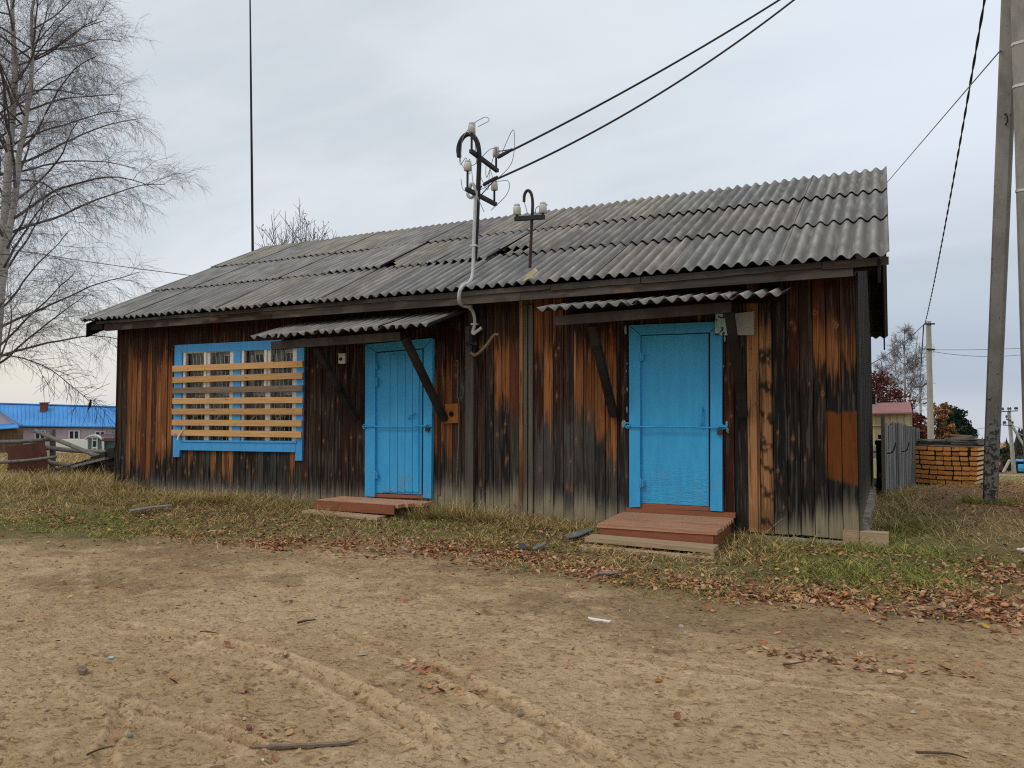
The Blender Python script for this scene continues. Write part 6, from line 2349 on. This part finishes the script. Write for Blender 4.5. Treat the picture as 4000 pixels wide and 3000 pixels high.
def leaf_cloud(mb, centers, radii, n, size, cols, rnd, flat=1.0):
    centers = np.asarray(centers, float); radii = np.asarray(radii, float)
    pr = radii ** 2; pr = pr / pr.sum()
    ci = rnd.choice(len(centers), n, p=pr)
    dv = rnd.normal(0, 1, (n, 3)); dv /= np.linalg.norm(dv, axis=1, keepdims=True)
    rr = radii[ci] * rnd.uniform(.25, 1.0, n) ** .55
    P_ = centers[ci] + dv * rr[:, None] * np.array((1, 1, flat))
    a = rnd.normal(0, 1, (n, 3)); a /= np.linalg.norm(a, axis=1, keepdims=True)
    b = np.cross(a, rnd.normal(0, 1, (n, 3))); b /= np.maximum(np.linalg.norm(b, axis=1, keepdims=True), 1e-6)
    s = size * rnd.uniform(.6, 1.4, n)[:, None]
    V = np.stack([P_ - a * s, P_ + b * s * .6, P_ + a * s, P_ - b * s * .6], 1).reshape(-1, 3)
    cols = np.asarray(cols, float)
    cl_ = cols[(vn(centers[ci, 0] * 3, centers[ci, 2] * 3 + centers[ci, 1], 7) * len(cols) * .999).astype(int)]
    cl_ = cl_ * rnd.uniform(.65, 1.35, n)[:, None]
    mb.add(V, np.arange(n * 4).reshape(-1, 4), np.repeat(cl_, 4, 0), 0, False)


def leafy_tree(name, label, base, h, crown_r, seed, cols, nclump, nleaf, lsize, shape='round', trunk_r=.12, bare=.15):
    rnd = np.random.default_rng(seed)
    base = np.array(base, float)
    t = thing(name, label, 'tree', tuple(base))
    mb = MB()
    tp = base + np.array((rnd.normal(0, .1), rnd.normal(0, .1), h * .9))
    mb.tube(smooth_path([base - (0, 0, .3), base + (tp - base) * .5 + rnd.normal(0, .08, 3), tp], 5), np.linspace(trunk_r, .02, 11), 7)
    centers = []; radii = []
    for i in range(nclump):
        f = rnd.uniform(bare, 1.0)
        if shape == 'cone':
            rmax = crown_r * (1.02 - f) ** .8 + .1
        elif shape == 'round':
            rmax = crown_r * math.sin(math.pi * min(.98, .18 + .8 * (f - bare) / (1 - bare) + .0)) ** .6
        else:
            rmax = crown_r * (1 - .35 * f)
        az = rnd.uniform(0, 6.283); rr = rmax * rnd.uniform(.15, 1) ** .6
        c = base + np.array((math.cos(az) * rr, math.sin(az) * rr, h * f * .97))
        centers.append(c); radii.append(crown_r * rnd.uniform(.13, .27))
        k = base + (tp - base) * max(.05, f * .8)
        mb.tube([k, (k + c) / 2 + (0, 0, .1), c], [trunk_r * .3, trunk_r * .18, .012], 4, cap=False)
    mb.build('trunk', M['twig'], t)
    lv = MB()
    leaf_cloud(lv, centers, radii, nleaf, lsize, cols, rnd, .75)
    lv.build('crown', M['leafy'], t)
    return t


def gp(px, depth, py=1700):
    a = at(px, py, depth)
    return np.array((a[0], a[1], gz(a[0], a[1])))


def hgt(px, py, depth):
    return at(px, py, depth)[2] - gp(px, depth)[2]


RED = [(.115, .035, .022), (.15, .05, .03), (.085, .026, .02), (.10, .04, .03)]
leafy_tree('red_tree', 'dark red leafed tree above shed roof behind building corner', gp(3408, 44), hgt(3408, 1455, 44), 2.6, 3, RED, 90, 9000, .09, trunk_r=.14)
leafy_tree('red_tree', 'lower rust red bushy tree behind right end of shed', gp(3525, 47), hgt(3525, 1575, 47), 1.7, 4, RED, 60, 5200, .09, trunk_r=.1)
leafy_tree('red_tree', 'small red bush beside pale pole and orange larch', gp(3592, 50), hgt(3592, 1660, 50), 1.3, 14, RED, 40, 2600, .09, trunk_r=.08)
OR_ = [(.27, .13, .045), (.21, .095, .035), (.33, .17, .06), (.17, .085, .04)]
leafy_tree('larch_tree', 'orange autumn larch right of pale middle pole', gp(3668, 56), hgt(3668, 1565, 56), 1.05, 6, OR_, 110, 6500, .075, shape='cone2', trunk_r=.12, bare=.05)
leafy_tree('larch_tree', 'smaller orange larch at foot of dark pine', gp(3712, 55), hgt(3712, 1650, 55), .8, 9, OR_, 45, 2500, .10, shape='cone', trunk_r=.08, bare=.05)
leafy_tree('pine_tree', 'dark green pine just right of orange larch', gp(3735, 66), hgt(3728, 1585, 66), 2.4, 8, [(.018, .040, .026), (.028, .055, .032), (.012, .028, .02)], 70, 6000, .12, shape='cone', trunk_r=.15, bare=.2)
leafy_tree('pine_tree', 'low dark pine half hidden behind near pole', gp(3778, 70), hgt(3770, 1655, 70), 1.7, 10, [(.018, .040, .026), (.028, .055, .032)], 40, 3000, .12, shape='cone', trunk_r=.1, bare=.1)
leafy_tree('pine_tree', 'single dark pine at right frame edge beyond far strutted pole', gp(4010, 130), hgt(4010, 1690, 130), 2.4, 12, [(.018, .040, .026), (.03, .055, .035)], 45, 3000, .2, shape='cone', trunk_r=.15, bare=.2)
leafy_tree('bush', 'dusty green bush left of far strutted pole', gp(3925, 95), hgt(3925, 1745, 95), 2.2, 17, [(.05, .06, .04), (.07, .075, .05), (.06, .055, .04)], 60, 5000, .14, trunk_r=.1, bare=.05)
leafy_tree('bush', 'brownish bare bush behind small blue roofed shed', gp(3990, 110), hgt(3990, 1755, 110), 2.6, 19, [(.075, .06, .05), (.09, .07, .055)], 60, 4500, .14, trunk_r=.1, bare=.05)
fb0 = gp(3525, 58); fb1 = at(3530, 1290, 58)
birch('bare pale birch behind red tree and shed', fb0, fb1, .13, 30, 2.5, 33, h0=.28, dens=.7, twr=.010, second=[(.34, (.9, 0, 0), .98), (.4, (-.9, .2, 0), .95)], droop=-.05)
fb0 = gp(3440, 60); fb1 = at(3445, 1400, 60)
birch('smaller bare birch at left behind dark red tree', fb0, fb1, .11, 20, 2.0, 35, h0=.3, dens=.6, twr=.010, droop=0.0)

# far forest closing the slope: one uncountable mass
rnd = np.random.default_rng(99)
mb = MB()
for i in range(900):
    az = math.radians(rnd.uniform(-40, 42)); dist = rnd.uniform(270, 420)
    fxy = np.array((-math.sin(YAW), math.cos(YAW))); rxy = np.array((math.cos(YAW), math.sin(YAW)))
    p = CAM[:2] + fxy * dist * math.cos(az) + rxy * dist * math.sin(az)
    z0 = gz(*p)
    h = rnd.uniform(9, 13.5); r = rnd.uniform(1.6, 3.2)
    n = 5; seg = 7
    c = np.array(random.choice([(.028, .034, .034), (.036, .04, .038), (.045, .042, .038), (.052, .048, .045)])) * rnd.uniform(.8, 1.25)
    a = np.linspace(0, 2 * math.pi, seg, endpoint=False)
    prev = None; V = []
    for k in range(n):
        f = k / (n - 1)
        rr = r * (1 - f) ** .8 * rnd.uniform(.6, 1.2, seg) + .05
        V.append(np.stack([p[0] + rr * np.cos(a), p[1] + rr * np.sin(a), np.full(seg, z0 + h * (.05 + .95 * f)) + rnd.normal(0, .4, seg)], -1))
    V = np.vstack(V)
    q_ = np.arange(n - 1)[:, None] * seg; j = np.arange(seg)[None]; j2 = (j + 1) % seg
    mb.add(V, np.stack([q_ + j, q_ + j2, q_ + seg + j2, q_ + seg + j], -1).reshape(-1, 4), c)
fo = mb.build('forest', M['forest'])
kind(fo, 'stuff')
fo['label'] = 'distant dark forest band on the lower slope'
fo['category'] = 'forest'

# ================================================================== GRASS, LEAVES, STONES
def in_view(x, y, pad=2.0):
    rx = x - CAM[0]; ry = y - CAM[1]
    d = -math.sin(YAW) * rx + math.cos(YAW) * ry; l = math.cos(YAW) * rx + math.sin(YAW) * ry
    return (d > 1.2) & (np.abs(l) < d * .70 + pad)


def free(x, y):
    inb = (x > XL - .04) & (x < XR + .04) & (y > -.03) & (y < 8.0)
    s2 = (x > -2.98) & (x < -1.58) & (y > -1.04) & (y < 0)
    s1 = (x > -7.27) & (x < -5.86) & (y > -.66) & (y < 0)
    pole_ = np.hypot(x - pb[0], y - pb[1]) < .13
    stk = (np.abs((x - c0[0]) * sx_[0] + (y - c0[1]) * sx_[1]) < .75) & (np.abs((x - c0[0]) * ax[0] + (y - c0[1]) * ax[1] - 1.3) < 1.35)
    return ~(inb | s2 | s1 | pole_ | stk)


def blades(x, y, h, wd, col, rise, rnd):
    """curved tapering blades; rise 1 = upright, 0 = lying on the ground"""
    n = len(x)
    z = ground_h(x, y) - .006
    az = rnd.uniform(0, 2 * math.pi, n)
    ld = np.stack([np.cos(az), np.sin(az)], -1)
    fa = az + rnd.uniform(.8, 2.2, n)
    sd = np.stack([np.cos(fa), np.sin(fa)], -1)
    hor = np.sqrt(np.maximum(1 - rise ** 2, 0))
    bend = rnd.uniform(.15, .75, n) * (1 - .6 * rise)
    V = np.zeros((n, 7, 3)); C_ = np.zeros((n, 7, 3))
    for k, (t, wf) in enumerate(((0, 1.0), (.38, .9), (.74, .6), (1.0, 0))):
        off = ld * (h * (hor * t + (1 - hor) * .35 * t * t))[:, None]
        zz_ = z + h * np.maximum(rise * (t - bend * t * t) + .06 * t, .0) + .004
        for s_, q_ in ((-1, 0), (1, 1)):
            r_ = 2 * k + q_
            if r_ > 6:
                continue
            V[:, r_, 0] = x + off[:, 0] + s_ * sd[:, 0] * wd * wf / 2
            V[:, r_, 1] = y + off[:, 1] + s_ * sd[:, 1] * wd * wf / 2
            V[:, r_, 2] = zz_
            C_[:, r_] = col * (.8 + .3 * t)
    b = np.arange(n)[:, None] * 7
    quads = np.concatenate([b + np.array((0, 1, 3, 2)), b + np.array((2, 3, 5, 4))])
    tris = b + np.array((4, 5, 6))
    return V.reshape(-1, 3), quads, tris, C_.reshape(-1, 3)


STRAW = np.array([(.44, .315, .13), (.34, .235, .095), (.52, .385, .18), (.24, .16, .07), (.14, .095, .045)])
GREEN = np.array([(.15, .165, .038), (.20, .215, .045), (.27, .25, .055), (.11, .135, .035), (.30, .25, .07)])


def grass_set(name, label, n, x0, x1, y0, y1, dens_fn, h_fn, seed, wd=(.003, .006), lean=(.08, .75), gmul=1.0):
    rnd = np.random.default_rng(seed)
    x = rnd.uniform(x0, x1, n); y = rnd.uniform(y0, y1, n)
    ok = in_view(x, y) & free(x, y)
    x, y = x[ok], y[ok]
    d = dens_fn(x, y) * (.35 + .9 * sst(fbm(x * 2.2, y * 2.2, 131, 3), .32, .62))
    ok = rnd.uniform(0, 1, len(x)) < d
    x, y = x[ok], y[ok]
    h = h_fn(x, y) * rnd.uniform(.45, 1.25, len(x)) * (.65 + .7 * vn(x * 3, y * 3, 133))
    g = np.clip(greenness(x, y) * gmul, 0, 1)
    isg = rnd.uniform(0, 1, len(x)) < g
    col = np.where(isg[:, None], GREEN[rnd.integers(0, 5, len(x))], STRAW[rnd.integers(0, 5, len(x))]) * rnd.uniform(.9, 1.7, len(x))[:, None]
    h = np.where(isg, h * .8, h)
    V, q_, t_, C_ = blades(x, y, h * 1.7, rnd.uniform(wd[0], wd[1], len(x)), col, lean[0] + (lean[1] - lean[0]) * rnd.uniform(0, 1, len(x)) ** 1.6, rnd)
    mb = MB()
    mb.add(V, q_, C_, 0, False)
    mb.fg.append((t_, 0, False))
    o = mb.build(name, M['leafy'])
    kind(o, 'stuff')
    o['label'] = label; o['category'] = 'grass'
    return o


def band_dens(x, y):
    e = edge_dist(x, y)
    return sst(e, -.35, .85) * .9 + .10 * sst(e, -1.0, .1)


def band_h(x, y):
    h = .06 + .075 * sst(y, -1.2, -.1)
    for px, py, rx, ry, a in [(1930, 2010, .55, .35, .22), (1720, 1960, .35, .3, .42), (1800, 1985, .5, .3, .25), (560, 1965, 1.5, .5, .12), (1000, 1975, 1.2, .45, .10), (2250, 2030, .8, .3, .08),
                              (2010, 2020, .7, .3, .12), (2900, 2110, .35, .3, .10), (3350, 2200, .7, .8, .04), (1290, 2010, .3, .2, .12)]:
        h = h + a * spot(x, y, px, py, rx, ry)
    return h


grass_set('grass', 'trampled dry and green grass along foot of the wall', 120000, -12.7, .6, -3.3, -.02, band_dens, band_h, 201)


for (a, b, c, d, hh_, nn, sd, lab) in ((-6.0, -4.5, -.55, -.02, .20, 5200, 221, 'tall dry weeds against wall right of plank door'), (-13.4, -11.6, -1.0, .1, .17, 5200, 223, 'tall dry weeds at left corner of building'),
                                    (-11.6, -7.4, -.75, -.02, .10, 9000, 225, 'dry grass tufts under boarded window'), (-4.6, -3.0, -.6, -.02, .09, 4200, 227, 'olive grass tufts against wall left of right steps'), (-1.6, -.95, -1.0, -.1, .10, 1900, 229, 'grass tufts at right side of right steps'), (pb[0] - .38, pb[0] + .42, pb[1] - .45, pb[1] + .2, .13, 1500, 231, 'green grass tuft round foot of near concrete pole'), (-.30, .12, .25, 6.0, .12, 3600, 235, 'weeds along stone footing of gable wall'), (-.45, .25, 4.6, 6.0, .14, 1700, 233, 'weeds at near end of grey plank fence')):
    grass_set('grass', lab, nn, a, b, c, d, lambda x, y: .9 + 0 * x, lambda x, y, hh_=hh_: hh_ + 0 * x, sd, lean=(.3, .97), gmul=1.3 if sd == 231 else .7)


def right_dens(x, y):
    e = edge_dist(x, y)
    inside = np.where(y > .2, 1.0, sst(e, -.2, .6))
    lit = litter(x, y)
    return inside * (.75 - .58 * lit) + .03


def right_h(x, y):
    h = .05 + .035 * sst(y, -.5, 1.5) * (1 - .6 * litter(x, y))
    h = h + .16 * np.exp(-((x - pb[0]) ** 2 + (y - pb[1]) ** 2) / .09)
    h = h + .14 * np.exp(-((x - .2) / .3) ** 2) * sst(y, 0, 1.5) + .16 * np.exp(-((x - fn[0]) ** 2 + (y - fn[1] + .2) ** 2) / .25)
    return h


grass_set('grass', 'short green and straw grass between building corner and near pole', 170000, -.3, 7.5, -3.4, 15, right_dens, right_h, 203)


def left_dens(x, y):
    return sst(x, -11.4, -13.2) * sst(y, -3.0, -1.0) * .95 + sst(edge_dist(x, y), -.1, .5) * .5


def left_h(x, y):
    return .06 + .13 * sst(x, -11.9, -13.6) * sst(y, -2.6, -.4) + .04 * sst(y, 0, 3) * sst(x, -12, -13)


grass_set('dry_grass', 'tall dry straw grass left of building', 130000, -26, -12.0, -3.5, 9, left_dens, left_h, 205, wd=(.0035, .008), lean=(.25, .95), gmul=.35)
grass_set('dry_grass', 'dry field grass beyond rail fence', 45000, -55, -13, 2, 34, lambda x, y: .9 + 0 * x, lambda x, y: .25 + 0 * x, 207, wd=(.012, .02), lean=(.4, .95), gmul=.5)
grass_set('dry_grass', 'dry grass on slope around timber stack', 40000, -1, 16, 10, 40, lambda x, y: .55 - .4 * litter(x, y), lambda x, y: .09 + 0 * x, 209, wd=(.008, .014), gmul=.7)
grass_set('grass', 'stray dead stalks and tufts on bare yard', 26000, -13, 4, -7.5, -1.5,
          lambda x, y: .03 + .85 * spot(x, y, 1920, 2355, .25, .16) + .4 * spot(x, y, 1420, 2260, .8, .4) + .25 * spot(x, y, 2200, 2330, .8, .4) + .5 * spot(x, y, 470, 2150, .25, .1) + .25 * spot(x, y, 3000, 2430, 1.0, .4), lambda x, y: .03 + 0 * x, 211, lean=(.03, .35), wd=(.002, .004))

LEAFC = 1.12 * np.array([(.42, .24, .12), (.34, .15, .06), (.36, .14, .06), (.30, .11, .05), (.40, .20, .10), (.42, .28, .16), (.22, .09, .05), (.13, .06, .04), (.36, .23, .14), (.28, .15, .09)])


def leaves(name, label, x, y, size, seed, lift=.02):
    rnd = np.random.default_rng(seed)
    n = len(x)
    z = ground_h(x, y) + rnd.uniform(.0, 1, n) ** 2 * lift + .006
    az = rnd.uniform(0, 6.283, n)
    tilt = rnd.normal(0, .38, (n, 2))
    f1 = np.stack([np.cos(az), np.sin(az), tilt[:, 0]], -1); f1 /= np.linalg.norm(f1, axis=1, keepdims=True)
    f2 = np.stack([-np.sin(az), np.cos(az), tilt[:, 1]], -1); f2 /= np.linalg.norm(f2, axis=1, keepdims=True)
    up = np.cross(f1, f2)
    s = size * rnd.uniform(.4, 1.5, n)
    P_ = np.stack([x, y, z], -1)
    cup = rnd.uniform(-.25, .55, n)
    V = np.zeros((n, 7, 3))
    sh_ = [(-1, 0, .25), (-.35, .62, .6), (.45, .5, .5), (1.05, 0, .7), (.45, -.5, .5), (-.35, -.62, .6), (0, 0, 0)]
    for k, (a, b, c) in enumerate(sh_):
        V[:, k] = P_ + f1 * (a * s)[:, None] + f2 * (b * s)[:, None] + up * (c * cup * s * .7)[:, None]
    b = np.arange(n)[:, None] * 7
    tr = np.concatenate([b + np.array((k, (k + 1) % 6, 6)) for k in range(6)])
    col = LEAFC[rnd.integers(0, len(LEAFC), n)] * rnd.uniform(.7, 1.2, n)[:, None]
    yel = rnd.random(n) < .012
    col[yel] = (.48, .30, .05)
    mb = MB()
    mb.add(V.reshape(-1, 3), tr, np.repeat(col, 7, 0), 0, False)
    o = mb.build(name, M['leafy'])
    kind(o, 'stuff')
    o['label'] = label; o['category'] = 'leaves'
    return o


rnd = np.random.default_rng(301)
X = np.concatenate([rnd.uniform(-12.5, 7.5, 150000), rnd.uniform(-11.5, 4.0, 130000)]); Y = np.concatenate([rnd.uniform(-4.2, 16, 150000), rnd.uniform(-3.0, -.3, 130000)])
ok = in_view(X, Y, .5) & free(X, Y)
X, Y = X[ok], Y[ok]
pl_ = (litter(X, Y) ** 1.2 * .40 + .10 * sst(edge_dist(X, Y), -.9, .2)) * np.where(Y > 4, .6, 1) * (.3 + .9 * sst(fbm(X * 2.6, Y * 2.6, 135, 3), .38, .62))
ok = rnd.uniform(0, 1, len(X)) < pl_
leaves('fallen_leaves', 'drifts of rust and tan fallen leaves along the grass', X[ok], Y[ok], .020, 303, .03)
X = np.concatenate([rnd.uniform(-10, 3, 420), *[onZ(px, py, 0)[0] + rnd.normal(0, s_, k) for px, py, s_, k in ((3370, 2580, .22, 50), (3050, 2555, .18, 45), (3330, 2610, .1, 25), (3480, 2610, .2, 20), (1650, 2610, .12, 26), (1060, 2870, .1, 12), (1740, 2690, .1, 16))]])
Y = np.concatenate([rnd.uniform(-6.8, -2, 420), *[onZ(px, py, 0)[1] + rnd.normal(0, s_ * .35, k) for px, py, s_, k in ((3370, 2580, .22, 50), (3050, 2555, .18, 45), (3330, 2610, .1, 25), (3480, 2610, .2, 20), (1650, 2610, .12, 26), (1060, 2870, .1, 12), (1740, 2690, .1, 16))]])
ok = in_view(X, Y, .5)
leaves('fallen_leaves', 'single brown leaves scattered over the bare yard', X[ok], Y[ok], .020, 305, .004)

rnd = np.random.default_rng(401)
mb = MB()
for i in range(900):
    x, y = rnd.uniform(-10, 3.0), rnd.uniform(-7.3, -2.2)
    if not in_view(np.array(x), np.array(y), .3):
        continue
    s = rnd.uniform(.004, .013) * (2.0 if rnd.random() < .05 else 1)
    z = gz(x, y)
    a = np.linspace(0, 6.283, 6, endpoint=False) + rnd.uniform(0, 1)
    rr = s * rnd.uniform(.7, 1.3, 6)
    V = [(x + r_ * math.cos(t), y + r_ * math.sin(t), z + s * .1) for r_, t in zip(rr, a)] + [(x + .6 * r_ * math.cos(t + .3), y + .6 * r_ * math.sin(t + .3), z + s * .75) for r_, t in zip(rr, a)]
    c = random.choice([(.36, .28, .19), (.30, .22, .14), (.45, .38, .28), (.40, .33, .25), (.22, .15, .1)])
    mb.add(V, [tuple(range(6, 12))] + [(k, (k + 1) % 6, (k + 1) % 6 + 6, k + 6) for k in range(6)], c)
st_ = mb.build('pebbles', M['vc'])
kind(st_, 'stuff')
st_['label'] = 'small pale pebbles and crumbs on the bare yard'; st_['category'] = 'pebbles'


# ------------------------------------------------------------------ single bits lying about
def G(px, py, lift=.008):
    p = onZ(px, py, 0)
    for _ in range(4):
        p = onZ(px, py, gz(p[0], p[1]) + lift)
    return p


def flat_piece(name, label, cat, pts, th, mat, lift=.012, tilt=0.0):
    mb = MB()
    a = [G(px, py, lift + tilt * k) for k, (px, py) in enumerate(pts)]
    mb.prism(a, (0, 0, -th))
    return tag(mb.build(name, mat), label, cat)


def stick(name, label, pts, r, mat, lift=.012):
    mb = MB()
    p = smooth_path([G(x, y, lift) for x, y in pts], 6)
    mb.tube(p, np.linspace(r, r * .45, len(p)), 6)
    return tag(mb.build(name, mat), label, 'stick')


M['stick'] = mat_flat('stick', (.10, .068, .045), (.06, .04, .028), 12, .85)
M['slate_bit'] = mat_flat('slate_bit', (.19, .19, .18), (.13, .13, .13), 9, .85)
M['slate_dark'] = mat_flat('slate_dark', (.045, .052, .06), (.07, .075, .08), 9, .7)
flat_piece('slate_fragment', 'pale grey slate fragment leaning beside right steps', 'slate piece', ((2205, 2088), (2290, 2064), (2306, 2056), (2314, 2070), (2262, 2092), (2216, 2101)), .012, M['slate_bit'], .05)
flat_piece('slate_fragment', 'small dark blue-grey slate piece in leaves', 'slate piece', ((2022, 2121), (2050, 2122), (2064, 2142), (2036, 2146)), .01, M['slate_dark'], .035)
flat_piece('slate_fragment', 'light narrow slate piece next to dark one', 'slate piece', ((2078, 2140), (2096, 2128), (2138, 2120), (2118, 2132), (2086, 2145)), .01, M['slate_bit'], .04)
flat_piece('slate_fragment', 'tiny grey slate chip on edge of bare yard', 'slate piece', ((2042, 2198), (2062, 2206), (2066, 2216), (2048, 2210)), .008, M['slate_bit'])
flat_piece('wood_sliver', 'whitish wood sliver on bare yard in front of right steps', 'wood piece', ((2296, 2408), (2312, 2412), (2390, 2424), (2380, 2428), (2300, 2416)), .012, M['white_wood'], .015)
flat_piece('lath', 'long flat split lath lying on yard near bottom edge', 'lath', ((975, 2912), (1100, 2906), (1290, 2897), (1400, 2888), (1340, 2903), (1200, 2910), (985, 2919)), .010, M['board_grey'], .014)
flat_piece('board', 'thin grey board lying in grass under window', 'board', ((505, 1990), (600, 1975), (670, 1970), (672, 1974), (600, 1981), (512, 1996)), .02, M['grey_wood'], .09)
flat_piece('lath', 'grey lath half buried in leaves below right steps', 'lath', ((2320, 2234), (2420, 2228), (2450, 2230), (2400, 2238), (2325, 2240)), .012, M['grey_wood'], .03)
flat_piece('stone', 'pale tan flat stone on left part of yard', 'stone', ((300, 2608), (318, 2599), (338, 2602), (342, 2612), (326, 2622), (308, 2618)), .02, M['board_grey'], .025)
flat_piece('plastic_scrap', 'turquoise plastic scrap on yard at bottom left', 'plastic scrap', ((495, 2870), (508, 2866), (520, 2869), (512, 2876), (500, 2876)), .006, M['green_siding'], .01)
flat_piece('plastic_scrap', 'small light blue plastic chip left of tyre tracks', 'plastic scrap', ((422, 2564), (434, 2561), (446, 2563), (440, 2569), (426, 2569)), .005, M['teal_tin'], .006)
flat_piece('plastic_scrap', 'tiny white plastic scrap near long lath', 'plastic scrap', ((1020, 2964), (1030, 2962), (1033, 2968), (1026, 2972)), .005, M['porcelain'], .008)
for pxs, lab in ((((962, 2830), (974, 2827), (984, 2834), (978, 2843), (966, 2842)), 'red brick crumb above long lath'), (((888, 2888), (904, 2883), (912, 2892), (900, 2899)), 'red brick crumb left of long lath')):
    flat_piece('brick_crumb', lab, 'brick piece', pxs, .018, M['brick'], .02)
flat_piece('leaf', 'single orange leaf on yard right of center', 'leaf', ((2556, 2652), (2570, 2648), (2588, 2655), (2580, 2662), (2562, 2660)), .003, M['orange_plate'], .012)
mb = MB()
a, b = at(3973, 2138, 9.2), at(4010, 2146, 9.2)
a = G(3973, 2145, .05); b = G(4012, 2150, .05)
mb.lathe(a, b - a, [(.012, 0), (.014, .03), (.032, .07), (.032, .2), (.03, .22)], 12)
tag(mb.build('bottle', M['porcelain']), 'small white plastic bottle in grass at right edge', 'bottle')
stick('twig', 'thin dark twig lying on yard at bottom right', ((3578, 2938), (3650, 2940), (3720, 2945), (3778, 2962)), .006, M['stick'])
stick('twig', 'curved dark twig on yard at bottom left', ((340, 2948), (380, 2930), (440, 2913)), .005, M['stick'])
stick('twig', 'short dark twig on yard below window', ((782, 2466), (820, 2468), (852, 2473)), .005, M['stick'])
stick('twig', 'dark twig on yard left of center', ((1162, 2432), (1200, 2424), (1234, 2420)), .009, M['stick'])
stick('twig', 'dark bark strip in leaf trail on right yard', ((3060, 2596), (3110, 2590), (3150, 2583)), .006, M['stick'])
